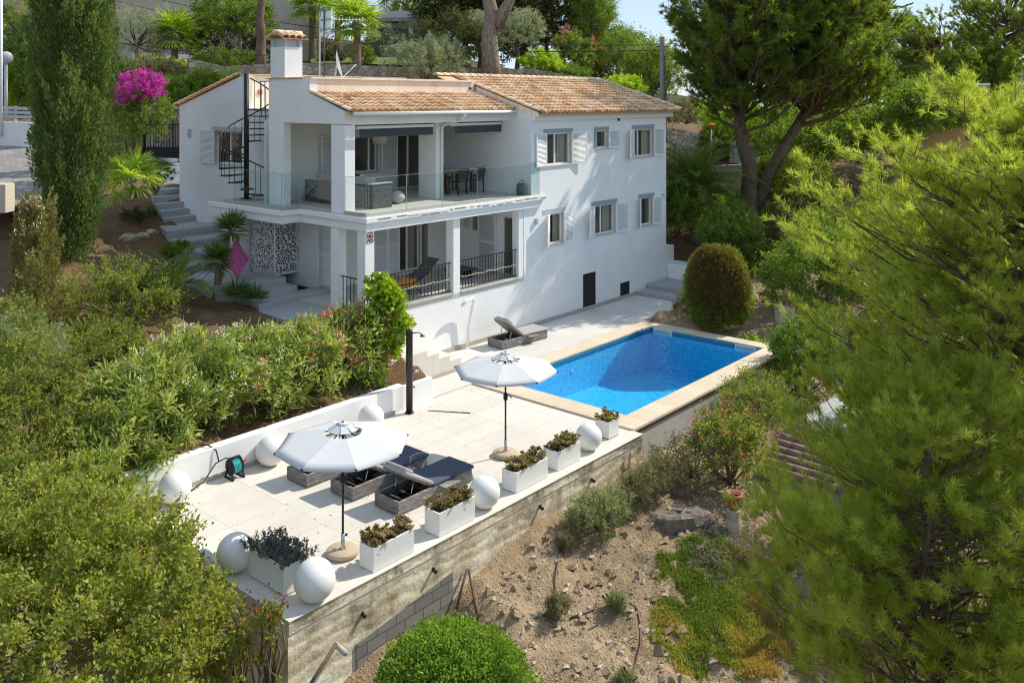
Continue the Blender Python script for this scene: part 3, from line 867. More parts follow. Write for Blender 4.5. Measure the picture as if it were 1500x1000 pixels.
# flat or cut areas: x0, x1, y0, y1, highest ground level there
CUTS = [(-8.0, 10.5, -7.9, -2.6, -4.2), (.1, 16.2, -2.65, .3, -2.3), (.1, 16.2, -.2, 5.2, -2.2), (.3, 16.2, -.2, 12.5, -.7), (1.4, 16.2, 4., 12.5, -.7), (15.9, 17.35, -2.6, 1.3, -1.95)]
def ground_h(x, y):
    x = np.asarray(x, float); y = np.asarray(y, float)
    h = base_h(x, y)
    far = np.clip((np.hypot(x, y) - 160) / 200, 0, 1)
    h = h * (1 - far) + (-10) * far
    near = np.clip(1 - (np.hypot(x + 3, y + 6) - 15) / 12, 0, 1)
    h = h + near * (.36 * vnoise(x, y, 1.7, 1) + .26 * vnoise(x, y, .62, 2) + .17 * vnoise(x, y, .31, 5)) + .5 * (1 - near) * vnoise(x, y, 5., 4) * np.clip((np.hypot(x - 5, y) - 18) / 10, 0, 1)
    for (x0, x1, y0, y1, z) in CUTS:
        ins = (x > x0) & (x < x1) & (y > y0) & (y < y1)
        h = np.where(ins, np.minimum(h, z), h)
    return h
def gz(x, y): return float(ground_h(np.array([x]), np.array([y]))[0])

def axis(segs):
    a = []
    for (p, q, st) in segs: a += list(np.arange(p, q - 1e-6, st))
    return np.array(a + [segs[-1][1]])
gx = axis([(-1500, -200, 260), (-200, -40, 20), (-40, -14, 1.3), (-14, -9, .3), (-9, 4, .11), (4, 20, .35), (20, 40, .8), (40, 100, 6), (100, 200, 20), (200, 1500, 260)])
gy = axis([(-1500, -200, 260), (-200, -40, 20), (-40, -16, 1.0), (-16, -7.4, .11), (-7.4, 16, .35), (16, 40, .8), (40, 100, 6), (100, 200, 20), (200, 1500, 260)])
GX, GY = np.meshgrid(gx, gy)
GH = ground_h(GX.ravel(), GY.ravel()).reshape(GX.shape)
nx_, ny_ = len(gx), len(gy)
me = bpy.data.meshes.new('ground')
me.vertices.add(nx_ * ny_); me.vertices.foreach_set('co', np.stack([GX, GY, GH], -1).astype('f').ravel())
I = np.arange(nx_ * ny_).reshape(ny_, nx_)
Q = np.stack([I[:-1, :-1], I[:-1, 1:], I[1:, 1:], I[1:, :-1]], -1).reshape(-1, 4)
me.loops.add(Q.size); me.loops.foreach_set('vertex_index', Q.astype('i').ravel())
me.polygons.add(len(Q)); me.polygons.foreach_set('loop_start', np.arange(0, Q.size, 4, dtype='i')); me.polygons.foreach_set('loop_total', np.full(len(Q), 4, 'i'))
me.polygons.foreach_set('use_smooth', np.ones(len(Q), bool)); me.update(calc_edges=True)
tag(finish('ground', me, M['ground']), kind='structure')

# loose stones on the bare slope: nobody could count them
def stones(n, seed, x0, x1, y0, y1, smin, smax):
    rg = np.random.RandomState(seed); mb = MB()
    X = rg.uniform(x0, x1, n); Y = rg.uniform(y0, y1, n); Z = ground_h(X, Y)
    for x, y, z in zip(X, Y, Z):
        s = smin + (smax - smin) * rg.rand() ** 4
        a = unit(rg.normal(size=(6, 3)))
        ax = np.array([[1, 0, 0], [-1, 0, 0], [0, 1, 0], [0, -1, 0], [0, 0, 1], [0, 0, -1.]]) + a * .45
        vs = ax * s * np.array([1, .8, .6]) + np.array([x, y, z + s * .2])
        mb.add(vs, [(0, 2, 4), (2, 1, 4), (1, 3, 4), (3, 0, 4), (2, 0, 5), (1, 2, 5), (3, 1, 5), (0, 3, 5)])
    return mb
tag(stones(1100, 15, -7, 3.2, -15, -8.35, .03, .15).build('earth_clods', M['ground']), 'rough clods of earth lying on the bare slope', 'earth clods', kind='stuff')
tag(stones(3800, 5, -7, 3.2, -15, -8.3, .008, .085).build('gravel', M['rock']), 'loose stones and gravel scattered over the bare earth slope', 'gravel', kind='stuff')
# ------------------------------------------------------------------ the villa
H = thing('villa', 'white two storey villa with clay tiled roof, balconies and white louvred shutters above the pool', 'house', (0, 0, -1.75))
def P(mb, name, mat, parent=H, bevel=0, label=None, attr=False): return mb.build(name, mat, parent, bevel, label, attr)

M['pale_slab'] = m_plain('pale coping slabs', (.86, .78, .68), .9, var=.1, scale=4)
FAC = lambda u, w, d: (u, d, w)
RET = lambda x0: (lambda u, w, d: (x0 + d, u, w))
BCK = lambda y0: (lambda u, w, d: (u, y0 + d, w))
W = dict(a=(8.20, 9.64, 3.75, 4.88), b=(11.23, 12.0, 4.23, 4.89), c=(13.82, 15.29, 3.77, 4.87), d=(8.35, 9.17, .94, 2.01), e=(11.10, 12.49, .94, 2.05), f=(14.30, 15.19, .96, 2.07))
HA = (10.38, 11.2, -1.73, -.41); HB = (12.84, 13.52, -1.73, -1.13)
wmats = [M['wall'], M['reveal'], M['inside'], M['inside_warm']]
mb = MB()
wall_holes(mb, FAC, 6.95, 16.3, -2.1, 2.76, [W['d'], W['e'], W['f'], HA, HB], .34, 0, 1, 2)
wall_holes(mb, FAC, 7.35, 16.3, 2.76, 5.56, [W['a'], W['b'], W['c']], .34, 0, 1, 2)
wall_holes(mb, FAC, 0, 6.95, -2.1, -.10, [], .3)
# gable end on the right, return wall beside the balconies
mb.add([(16.3, 0, -2.1), (16.3, 7.9, -2.1), (16.3, 7.9, 5.5), (16.3, 3.9, 6.78), (16.3, 0, 5.56)], [(0, 1, 2, 3, 4)])
mb.add([(7.35, 0, 2.76), (7.35, 5.0, 2.76), (7.35, 5.0, 6.35), (7.35, 3.9, 6.75), (7.35, 0, 5.56)], [(4, 3, 2, 1, 0)])
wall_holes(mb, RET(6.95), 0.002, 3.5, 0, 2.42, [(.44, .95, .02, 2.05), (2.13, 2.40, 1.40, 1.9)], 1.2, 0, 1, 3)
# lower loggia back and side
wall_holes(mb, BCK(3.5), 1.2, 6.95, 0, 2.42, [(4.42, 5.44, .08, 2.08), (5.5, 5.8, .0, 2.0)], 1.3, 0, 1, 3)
mb.add([(1.2, 3.5, 0), (1.2, 6.9, 0), (1.2, 6.9, 2.42), (1.2, 3.5, 2.42)], [(3, 2, 1, 0)])
mb.add([(0, 0, -2.1), (0, 6.0, -2.1), (0, 6.0, -.01), (0, 0, -.01)], [(3, 2, 1, 0)])
# upper balcony back wall
wall_holes(mb, BCK(5.0), 0.04, 7.35, 2.76, 5.4, [(3.70, 4.76, 3.5, 4.77), (5.70, 7.15, 2.79, 4.78)], 2.2, 0, 1, 3)
mb.box(.31, 7.34, 1.27, 4.99, 5.37, 5.46)
# gabled left wall with the big opening to the balcony, pier at its front
mb.extrude([(.04, .96, 5.36), (.04, 3.95, 5.36), (.04, 3.95, 2.76), (.04, 4.72, 2.76), (.04, 4.72, 6.72), (.04, 2.62, 6.72), (.04, 2.62, 6.30), (.04, .96, 5.74)], (.26, 0, 0))
mb.tube([(.16, 4.72, 2.76), (.16, 4.72, 6.72)], .12, 12)
mb.add([(.30, 4.70, 2.76), (1.3, 4.95, 2.76), (1.3, 4.95, 6.7), (.30, 4.70, 6.7)], [(0, 1, 2, 3)])
# rear wing: its side wall with one window, gable top and roof terrace walls
RW = (8.30, 10.05, 3.75, 4.93)
wall_holes(mb, lambda u, w, d: (1.3 + d, u, w), 4.95, 12.6, -.6, 5.76, [RW], .28, 0, 1, 2)
mb.add([(1.3, 8.2, 5.76), (1.3, 12.6, 5.76), (1.3, 12.6, 5.84), (1.3, 8.2, 6.94)], [(3, 2, 1, 0)])
mb.add([(1.3, 12.6, -.6), (12.5, 12.6, -.6), (12.5, 12.6, 5.84), (1.3, 12.6, 5.84)], [(3, 2, 1, 0)])
mb.box(1.31, 9.0, 4.96, 8.19, 5.62, 5.74)
P(mb, 'wall', wmats)
mb = MB(); mb.box(1.305, 9.0, 8.2, 8.42, 5.742, 6.93); mb.box(1.305, 1.52, 7.98, 8.198, 5.742, 6.93)
P(mb, 'terrace_wall', M['parapet'])
P(MB().box(.302, 7.3, 2.63, 2.86, 5.9, 6.70), 'parapet', M['parapet'])
P(MB().box(1.9, 2.06, 8.16, 8.198, 6.25, 6.42), 'wall_vent', M['terracotta'])
P(MB().tube([(7.05, 2.58, 6.48), (7.05, 2.629, 6.48)], .05, 10), 'drain_outlet', M['black'])

# columns and beams
def column(x0, x1, y0, y1, z0, z1, label=None):
    P(MB().box(x0, x1, y0, y1, z0, z1), 'column', M['wall'], bevel=.008, label=label)
column(.04, .42, .955, 1.58, 2.77, 5.34)
column(4.45, 4.80, 1.70, 2.55, 2.77, 5.36)
column(.0, .34, .0, .34, .0, 2.35)
column(.0, .30, 1.2, 1.56, .0, 2.35)
column(3.54, 3.84, .0, .32, .0, 2.35)
column(6.70, 6.94, .01, .30, .0, 2.35)
P(MB().box(.302, 7.34, .96, 1.26, 5.33, 5.66), 'beam', M['wall'], bevel=.01)
# loggia floor, sill ledges
P(MB().box(-.03, 6.94, -.02, 3.49, -.10, -.002), 'floor_slab', M['balcony'])
for a, b in ((.36, 3.53), (3.86, 6.69)):
    P(MB().box(a, b, -.06, .26, .0, .05), 'sill', M['conc'], bevel=.008)

# balcony slab: lip, moulding and floor
poly = [(-.05, -.12), (7.85, -.12), (7.85, -.004), (7.34, -.004), (7.34, 4.99), (1.29, 4.99), (1.29, 6.9), (-.7, 6.9), (-.7, 3.0), (-.05, 3.0)]
lip = [(-.12, -.20), (7.92, -.20), (7.92, -.004), (7.34, -.004), (7.34, 4.99), (1.29, 4.99), (1.29, 6.97), (-.77, 6.97), (-.77, 2.93), (-.12, 2.93)]
P(MB().prism(poly, 2.36, 2.60), 'balcony_beam', M['wall'], bevel=.006)
sl = P(MB().prism(lip, 2.602, 2.755), 'balcony_slab', M['wall'], bevel=.015)
P(MB().prism(poly, 2.757, 2.775), 'balcony_floor', M['balcony'])
mb = MB()
rg = np.random.RandomState(4)
x = .3
while x < 7.8:                       # broken render edge under the floor tiles
    l = rg.uniform(.1, .5); zc_ = 2.66 + .03 * math.sin(x * 2.1); mb.box(x, x + l, -.208, -.199, zc_, zc_ + rg.uniform(.012, .035)); x += l + rg.uniform(-.02, .25)
P(mb, 'cracked_edge', M['tile_old'], sl)
mb = MB()
mb.box(-.65, -.53, 3.08, 6.3, 2.777, 2.85); mb.box(-.53, .10, 3.08, 3.2, 2.777, 2.85)
mb.box(.0, .12, 1.6, 3.08, 2.777, 2.87); mb.box(.0, .12, -.04, .95, 2.777, 2.87)
P(mb, 'kerb', M['plinth'], bevel=.005)

# glass balustrade, one panel each
def panel(a, b, z0, z1):
    a = Vector((*a, 0)); b = Vector((*b, 0)); d = (b - a).normalized()
    mb = MB(); mb.add([(a.x, a.y, z0), (b.x, b.y, z0), (b.x, b.y, z1), (a.x, a.y, z1)], [(0, 1, 2, 3)])
    g = P(mb, 'glass_panel', M['glass'])
    e = MB(); e.bar((a.x, a.y, z1), (b.x, b.y, z1), .009); e.bar((a.x, a.y, z0), (a.x, a.y, z1), .006); e.bar((b.x, b.y, z0), (b.x, b.y, z1), .006)
    P(e, 'glass_edge', M['glass_edge'], g)
xs = [.10, 1.55, 3.05, 4.6, 6.2, 7.0, 7.80]
for i in range(len(xs) - 1): panel((xs[i] + .006, -.02), (xs[i + 1] - .006, -.02), 2.78, 3.86)
panel((.06, .0), (.06, .94), 2.87, 3.86); panel((.06, 1.62), (.06, 3.1), 2.87, 3.86)
panel((-.59, 3.14), (.05, 3.14), 2.85, 3.86); panel((-.59, 3.15), (-.59, 4.5), 2.85, 3.86); panel((-.59, 4.52), (-.59, 5.75), 2.85, 3.86)

# windows of the long facade: frame, panes, sill, lintel band and shutters
def window(hole, mull=None, fr=FAC, d=.13, nrm=(0, -1, 0), sill=True, lintel=None, left=None, right=None, mat_l='grey_trim', swing=(.16, .10), curtain=False):
    a, b, c, e = hole
    f = MB(); t = .05
    def bar(u0, u1, w0, w1, dd0=d - .03, dd1=d + .03):
        p = [fr(u0, w0, dd0), fr(u1, w1, dd1)]
        lo = [min(p[0][k], p[1][k]) for k in range(3)]; hi = [max(p[0][k], p[1][k]) for k in range(3)]
        f.box(lo[0], hi[0], lo[1], hi[1], lo[2], hi[2])
    bar(a + .002, b - .002, c + .002, c + t); bar(a + .002, b - .002, e - t, e - .002); bar(a + .002, a + t, c + t, e - t); bar(b - t, b - .002, c + t, e - t)
    for m in (mull or []): bar(a + (b - a) * m - .035, a + (b - a) * m + .035, c + t, e - t)
    w = P(f, 'window', M['white'], bevel=.004)
    g = MB(); g.add([fr(a + t, c + t, d), fr(b - t, c + t, d), fr(b - t, e - t, d), fr(a + t, e - t, d)], [(0, 1, 2, 3)])
    P(g, 'pane', M['pane'], w)
    if curtain:
        cm = MB(); n = 24; x0 = a + (b - a) * .62; x1 = b - .06
        cm.sheet([[fr(x0 + (x1 - x0) * i / n, z, d + .12 + .03 * math.sin(i * 1.9)) for i in range(n + 1)] for z in (c + .02, e - .02)])
        P(cm, 'curtain', M['curtain'], w)
    if sill:
        q = MB(); p0 = fr(a - .06, c - .05, -.05); p1 = fr(b + .06, c + .0, .08)
        q.box(min(p0[0], p1[0]), max(p0[0], p1[0]), min(p0[1], p1[1]), max(p0[1], p1[1]), c - .05, c - .002)
        P(q, 'sill', M['reveal'], w, .005)
    if lintel:
        q = MB(); p0 = fr(lintel[0], e + .01, -.012); p1 = fr(lintel[1], lintel[2], -.0005)
        q.box(min(p0[0], p1[0]), max(p0[0], p1[0]), min(p0[1], p1[1]), max(p0[1], p1[1]), e + .01, lintel[2])
        if len(lintel) > 3:
            p0 = fr(lintel[0], c, -.012); p1 = fr(a - .01, e + .008, -.0005)
            q.box(min(p0[0], p1[0]), max(p0[0], p1[0]), min(p0[1], p1[1]), max(p0[1], p1[1]), c, e + .008)
        P(q, 'lintel_band', M[mat_l], w)
    for hinge, free, k in ((a - .01, left, 0), (b + .01, right, 1)):
        if free is None: continue
        h0 = Vector(fr(hinge, c - .02, -.03)); out = swing[k]
        h1 = Vector(fr(free, c - .02, -.03 - out))
        leaf(h0, h1, c - .03, e + .02, w)
    return w
def leaf(h0, h1, z0, z1, parent=H, th=.035, mid=None):
    """louvred shutter: stiles and rails around a louvred field"""
    d = (h1 - h0).normalized(); L = (h1 - h0).length; n = Vector((0, 0, 1)).cross(d)
    fm = MB(); s = .065
    def pc(u0, u1, w0, w1, t, m):
        m.obox(h0 + d * (u0 + u1) / 2 + Vector((0, 0, (w0 + w1) / 2 - h0.z)), d, n, (0, 0, 1), (u1 - u0) / 2, t / 2, (w1 - w0) / 2)
    pc(0, s, z0, z1, th, fm); pc(L - s, L, z0, z1, th, fm); pc(s, L - s, z0, z0 + s, th, fm); pc(s, L - s, z1 - s, z1, th, fm)
    if mid: pc(s, L - s, mid - s / 2, mid + s / 2, th, fm)
    o = P(fm, 'shutter', M['white'], parent, .003)
    lv = MB(); k = int((z1 - z0 - 2 * s) / .042)
    for i in range(k):
        z = z0 + s + (i + .5) * (z1 - z0 - 2 * s) / k
        if mid and abs(z - mid) < s * .6: continue
        up = (Vector((0, 0, 1)) + n * .9).normalized()
        lv.obox(h0 + d * L / 2 + Vector((0, 0, z - h0.z)), d, n.cross(d).normalized() * .0 + (n - Vector((0, 0, 1)) * .9).normalized(), up, L / 2 - s, .021, .004)
    P(lv, 'louvres', M['white'], o if parent is H else o)
    return o
window(W['a'], [.42], lintel=(8.03, 9.76, 5.03), left=7.56, right=10.42, swing=(.05, .12), curtain=True)
window(W['b'], [.18], lintel=(11.06, 12.06, 5.03, 1), right=12.72, swing=(0, .06))
window(W['c'], [.30], lintel=(13.66, 15.36, 5.04), left=13.18, right=15.98, swing=(.22, .08), curtain=True)
window(W['d'], [.15], lintel=(7.98, 9.28, 2.2), left=7.92, right=9.72, swing=(.26, .06), mat_l='grey_paint', curtain=True)
window(W['e'], [.40], lintel=(10.9, 12.62, 2.22), left=10.47, right=13.22, swing=(.22, .12), curtain=True)
window(W['f'], [.10], lintel=(14.12, 15.36, 2.23), left=13.96, right=15.78, swing=(.20, .12))
RFR = lambda u, w, d: (1.3 + d, u, w)
window(RW, [.5], fr=RFR, lintel=(8.2, 10.3, 5.08), right=10.98, swing=(0, .06), mat_l='grey_paint')
# doors behind the balcony and loggia
window((3.70, 4.76, 3.5, 4.77), [.68], fr=BCK(5.0), sill=True)
leaf(Vector((4.80, 4.86, 3.5)), Vector((5.62, 4.90, 3.5)), 3.47, 4.76)
leaf(Vector((2.85, 4.95, 2.8)), Vector((2.18, 4.90, 2.8)), 2.8, 4.85)
mb = MB()
for x0, x1 in ((6.22, 6.30), (7.07, 7.149)): mb.box(x0, x1, 5.06, 5.12, 2.80, 4.775)
mb.box(5.71, 5.77, 5.06, 5.12, 2.80, 4.775); mb.box(5.77, 7.07, 5.06, 5.12, 4.72, 4.775); mb.box(5.77, 7.07, 5.06, 5.12, 2.795, 2.84)
sd = P(mb, 'sliding_door', M['white'], bevel=.004)
P(MB().add([(6.30, 5.09, 2.84), (7.07, 5.09, 2.84), (7.07, 5.09, 4.72), (6.30, 5.09, 4.72)], [(0, 1, 2, 3)]), 'pane', M['pane'], sd)
window((4.42, 5.44, .08, 2.08), [.45], fr=BCK(3.5), sill=False, curtain=True)
leaf(Vector((4.40, 3.44, 0)), Vector((3.86, 3.44, 0)), .06, 2.06, mid=1.1)
leaf(Vector((3.84, 3.42, 0)), Vector((3.20, 3.44, 0)), .06, 2.06, mid=1.1)
leaf(Vector((1.14, 3.70, 0)), Vector((1.14, 2.9, 0)), .06, 2.05, mid=1.15)
leaf(Vector((6.91, 2.10, 0)), Vector((6.87, 1.22, 0)), .05, 2.05, mid=1.05)
leaf(Vector((6.92, 2.42, 0)), Vector((6.88, 2.88, 0)), 1.38, 1.9)
dr = P(MB().box(6.96, 7.02, .452, .50, .02, 2.04).box(6.96, 7.02, .90, .948, .02, 2.04).box(6.96, 7.02, .50, .90, 1.98, 2.04), 'door', M['white'])
P(MB().add([(7.0, .50, .02), (7.0, .90, .02), (7.0, .90, 1.98), (7.0, .50, 1.98)], [(3, 2, 1, 0)]), 'pane', M['pane'], dr)
for hh, lab in ((HA, 'tall black metal cellar door'), (HB, 'small square black vent door')):
    q = MB(); q.box(hh[0] + .002, hh[1] - .002, .03, .07, hh[2] + .002, hh[3] - .002)
    o = P(q, 'cellar_door', M['black'], label=lab)
    q = MB(); n = int((hh[3] - hh[2]) / .09)
    for i in range(n): q.box(hh[0] + .05, hh[1] - .05, .018, .03, hh[2] + .05 + i * .09, hh[2] + .07 + i * .09)
    P(q, 'slat', M['black'], o)

# roofs of barrel tiles
def roof_tiles(x0, x1, ylo, zlo, yhi, zhi, pitch=.235, course=.36, r=.088, seed=1):
    rg = np.random.RandomState(seed); mb = MB()
    sl = Vector((0, yhi - ylo, zhi - zlo)); L = sl.length; sl.normalize(); nr = Vector((0, -sl.z, sl.y))
    nx = int(round((x1 - x0) / pitch)); px = (x1 - x0) / nx; ny = int(math.ceil(L / course)); cl = L / ny
    o = Vector((x0, ylo, zlo))
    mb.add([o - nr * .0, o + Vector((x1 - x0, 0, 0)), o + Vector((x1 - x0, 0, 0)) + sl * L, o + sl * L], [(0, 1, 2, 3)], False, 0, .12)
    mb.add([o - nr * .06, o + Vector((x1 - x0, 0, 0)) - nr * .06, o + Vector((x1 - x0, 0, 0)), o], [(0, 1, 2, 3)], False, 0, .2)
    K = 7
    for j in range(ny):
        for i in range(nx):
            jx = rg.uniform(-.008, .008); q = o + Vector(((i + .5) * px + jx, 0, 0)) + sl * (j * cl - .03)
            tilt = rg.uniform(.0, .012)
            vs = []
            for (s, rr, lift) in ((0, r, .030 + tilt), (cl * 1.18, r * .78, .006)):
                for k in range(K):
                    a = math.pi * k / (K - 1)
                    vs.append(q + sl * s + Vector((math.cos(a) * rr, 0, 0)) + nr * (math.sin(a) * rr * .95 + lift))
            fs = [(k, k + 1, K + k + 1, K + k) for k in range(K - 1)]
            v = float(np.clip(rg.normal(.52, .2), 0, 1))
            mb.add(vs, fs, True, 0, v)
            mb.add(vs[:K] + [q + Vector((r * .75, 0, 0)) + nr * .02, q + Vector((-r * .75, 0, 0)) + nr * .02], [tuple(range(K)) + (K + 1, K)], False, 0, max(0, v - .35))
    return mb
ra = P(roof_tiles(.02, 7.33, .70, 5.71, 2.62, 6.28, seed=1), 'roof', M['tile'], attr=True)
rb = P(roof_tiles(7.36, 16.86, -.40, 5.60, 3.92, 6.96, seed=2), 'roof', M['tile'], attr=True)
def cap_row(a, b, r, seed, n=None):
    a = Vector(a); b = Vector(b); d = (b - a); L = d.length; d.normalize(); s = d.cross(Vector((0, 0, 1))).normalized(); up = s.cross(d)
    rg = np.random.RandomState(seed); mb = MB(); n = n or int(L / .36); c = L / n; K = 8
    for i in range(n):
        q = a + d * i * c; vs = []
        for (t, rr, li) in ((0, r, .02), (c * 1.12, r * .82, .0)):
            for k in range(K):
                an = math.pi * k / (K - 1); vs.append(q + d * t + s * math.cos(an) * rr + up * (math.sin(an) * rr * .8 + li))
        mb.add(vs, [(k, k + 1, K + k + 1, K + k) for k in range(K - 1)], True, 0, float(rg.uniform(.65, 1.)))
        mb.add(vs[:K], [tuple(range(K))], False, 0, .3)
    return mb
P(cap_row((6.6, 3.94, 6.97), (16.86, 3.94, 6.97), .12, 3), 'ridge_tile_row', M['tile'], rb, attr=True)
P(cap_row((16.84, -.42, 5.66), (16.84, 3.9, 7.0), .10, 4), 'verge_tile_row', M['tile'], rb, attr=True)
P(cap_row((7.38, -.42, 5.66), (7.38, 3.0, 6.73), .10, 5), 'verge_tile_row', M['tile'], rb, attr=True)
P(cap_row((.06, .66, 5.74), (.06, 2.62, 6.32), .09, 6), 'verge_tile_row', M['tile'], ra, attr=True)
mb = MB(); rg = np.random.RandomState(9); x = .06          # flat slab coping on the parapet
while x < 7.2:
    l = rg.uniform(.38, .46); mb.box(x, min(x + l, 7.34) - .006, 2.56, 2.93, 6.703, 6.755 + rg.uniform(0, .012), 1, float(rg.uniform(.8, 1.))); x += l
y = 2.95
while y < 4.7:
    l = rg.uniform(.36, .44); mb.box(.0, .36, y, y + l - .006, 6.722, 6.755, 0, float(rg.uniform(.25, .6))); y += l
mb.box(1.25, 9.0, 8.12, 8.5, 6.942, 6.975, 0, .6)
P(mb, 'parapet_coping', [M['tile'], M['pale_slab']], attr=True)
P(MB().add([(7.345, -.34, 5.45), (7.345, 2.62, 6.2), (7.345, 2.62, 6.56), (7.345, -.34, 5.63)], [(3, 2, 1, 0)]), 'verge_board', M['parapet'], rb)
# back slopes and verge, plain
mb = MB()
mb.add([(7.36, 3.92, 6.96), (16.86, 3.92, 6.96), (16.86, 8.4, 5.5), (7.36, 8.4, 5.5)], [(0, 1, 2, 3)], False, 0, .45)
mb.add([(1.22, 8.42, 6.95), (12.6, 8.42, 6.95), (12.6, 12.85, 5.80), (1.22, 12.85, 5.80)], [(0, 1, 2, 3)], False, 0, .45)
mb.add([(6.6, 2.86, 6.6), (7.4, 2.86, 6.6), (7.4, 3.92, 6.95), (6.6, 3.92, 6.95)], [(0, 1, 2, 3)], False, 0, .45)
P(mb, 'roof', M['tile'], attr=True)
P(cap_row((1.27, 12.85, 5.86), (1.27, 8.45, 6.98), .09, 8), 'verge_tile_row', M['tile'], attr=True)
P(MB().box(7.352, 16.6, -.16, -.004, 5.34, 5.60).box(16.302, 16.6, -.004, .3, 5.34, 5.60), 'fascia', M['wall'], bevel=.012)
P(MB().tube([(.1, .62, 5.665), (7.3, .62, 5.655)], .055, 10), 'gutter', M['white'])
mb = MB()
mb.tube([(4.75, .62, 5.63), (4.72, .80, 5.40), (4.66, 1.55, 5.22), (4.66, 1.63, 5.1), (4.66, 1.63, 2.80)], .045, 10)
P(mb, 'downpipe', M['white'])
P(MB().tube([(16.36, .1, 5.4), (16.36, .1, -1.6)], .05, 10), 'downpipe', M['white'])

# chimney
ch = P(MB().box(.042, .70, 3.9, 4.66, 6.76, 7.72), 'chimney', M['wall'])
P(MB().box(.10, .64, 3.96, 4.60, 7.722, 7.98).box(.045, .18, 3.9, 4.05, 7.722, 7.98).box(.56, .70, 3.9, 4.05, 7.722, 7.98).box(.045, .18, 4.5, 4.66, 7.722, 7.98).box(.56, .70, 4.5, 4.66, 7.722, 7.98), 'chimney_vent', M['grey_paint'], ch)
mb = MB()
for sg in (-1, 1):
    for i in range(4):
        x = .02 + i * .24; vs = []; K = 7
        for (t, rr) in ((0, .12), (1, .10)):
            p = Vector((x, 4.28 + sg * (.50 - .48 * t), 7.97 + .19 * t))
            for k in range(K):
                a = math.pi * k / (K - 1); vs.append(p + Vector((math.cos(a) * rr, 0, math.sin(a) * rr)))
        mb.add(vs, [(k, k + 1, K + k + 1, K + k) for k in range(K - 1)], True, 0, .4 + .12 * i)
mb.add([(-.1, 3.78, 7.96), (.86, 3.78, 7.96), (.86, 4.28, 8.16), (-.1, 4.28, 8.16), (.86, 4.78, 7.96), (-.1, 4.78, 7.96)], [(0, 1, 2, 3), (3, 2, 4, 5)], False, 0, .3)
for i in range(3):
    mb.tube([(-.1 + i * .34, 4.28, 8.17), (.26 + i * .34, 4.28, 8.18)], [.10, .085], 9, 0, .8)
P(mb, 'chimney_cap', M['tile'], ch, attr=True)

# awnings, lamps, plaque, vents
for a, b in ((.80, 3.95), (4.85, 7.30)):
    aw = P(MB().box(a, b, 1.30, 1.46, 5.18, 5.29), 'awning', M['white'], bevel=.02)
    v = MB(); n = 40
    v.sheet([[(a + .06 + (b - a - .1) * i / n, 1.295 - .02 * t + .008 * math.sin(i * 1.7 + t * 3), 5.19 - .25 * t - .006 * math.sin(i * .55) * t) for i in range(n + 1)] for t in (0, .35, .7, 1)])
    P(v, 'valance', M['awning'], aw)
    P(MB().box(a, b, 1.28, 1.44, 5.292, 5.328), 'housing', M['dark_metal'], aw)
for p in ((7.60, -.001, 1.86), (15.95, -.001, 2.05)):
    P(MB().box(p[0] - .05, p[0] + .05, -.10, -.002, p[2] - .12, p[2] + .1), 'wall_lamp', M['grey_paint'], bevel=.01)
P(MB().box(1.22, 1.298, 11.75, 11.9, 4.65, 4.95), 'wall_lamp', M['grey_paint'], bevel=.01)
P(MB().tube([(12.7, .001, 5.28), (12.7, -.05, 5.28)], .055, 10), 'air_vent', M['black'])
mb = MB(); mb.box(.035, .30, -.016, -.001, 2.02, 2.34)
pl = P(mb, 'alarm_plaque', M['white'])
mb = MB(); n = 28
for r0, r1 in ((.085, .115),):
    mb.sheet([[(.168 + r * math.cos(2 * math.pi * i / n), -.019, 2.215 + r * math.sin(2 * math.pi * i / n)) for i in range(n + 1)] for r in (r0, r1)], False)
P(mb, 'red_ring', M['red'], pl)
mb = MB(); mb.add([(.10, -.019, 2.19), (.235, -.019, 2.19), (.21, -.019, 2.225), (.17, -.019, 2.26), (.12, -.019, 2.24)], [(0, 1, 2, 3, 4)]); mb.box(.11, .225, -.019, -.0165, 2.165, 2.182); mb.box(.045, .29, -.019, -.0165, 2.035, 2.10)
P(mb, 'black_emblem', M['black'], pl)
mb = MB(); mb.box(.075, .13, -.0215, -.0195, 2.055, 2.08); mb.box(.16, .25, -.0215, -.0195, 2.062, 2.075)
P(mb, 'white_mark', M['white'], pl)
P(MB().box(6.96, 16.295, -.03, -.001, -1.75, -1.63).box(2.8, 6.958, -.03, -.001, -1.75, -1.63), 'plinth', M['plinth'])

# iron railings of the loggia, every baluster by itself
def railing(a, b, z0, z1, n):
    a = Vector(a); b = Vector(b)
    mb = MB(); mb.bar((a.x, a.y, z1), (b.x, b.y, z1), .045, .022); mb.bar((a.x, a.y, z0 + .06), (b.x, b.y, z0 + .06), .03, .018)
    r = P(mb, 'railing', M['black'])
    first = None
    for i in range(n):
        p = a.lerp(b, (i + .5) / n)
        if first is None:
            q = MB(); q.bar((p.x, p.y, z0 + .06), (p.x, p.y, z1), .017)
            for zz in (.30, .62): q.sphere((p.x, p.y, z0 + (z1 - z0) * zz), .02, 8, 6, 1.5)
            first = P(q, 'baluster', M['black'], r); fp = p
        else:
            c = first.copy(); col.objects.link(c); c.parent = r; c.location = (p.x - fp.x, p.y - fp.y, 0)
railing((.36, .10), (3.52, .10), .05, .98, 21)
railing((3.86, .10), (6.68, .10), .05, .98, 21)
railing((.10, .36), (.10, 1.18), .0, .95, 5)
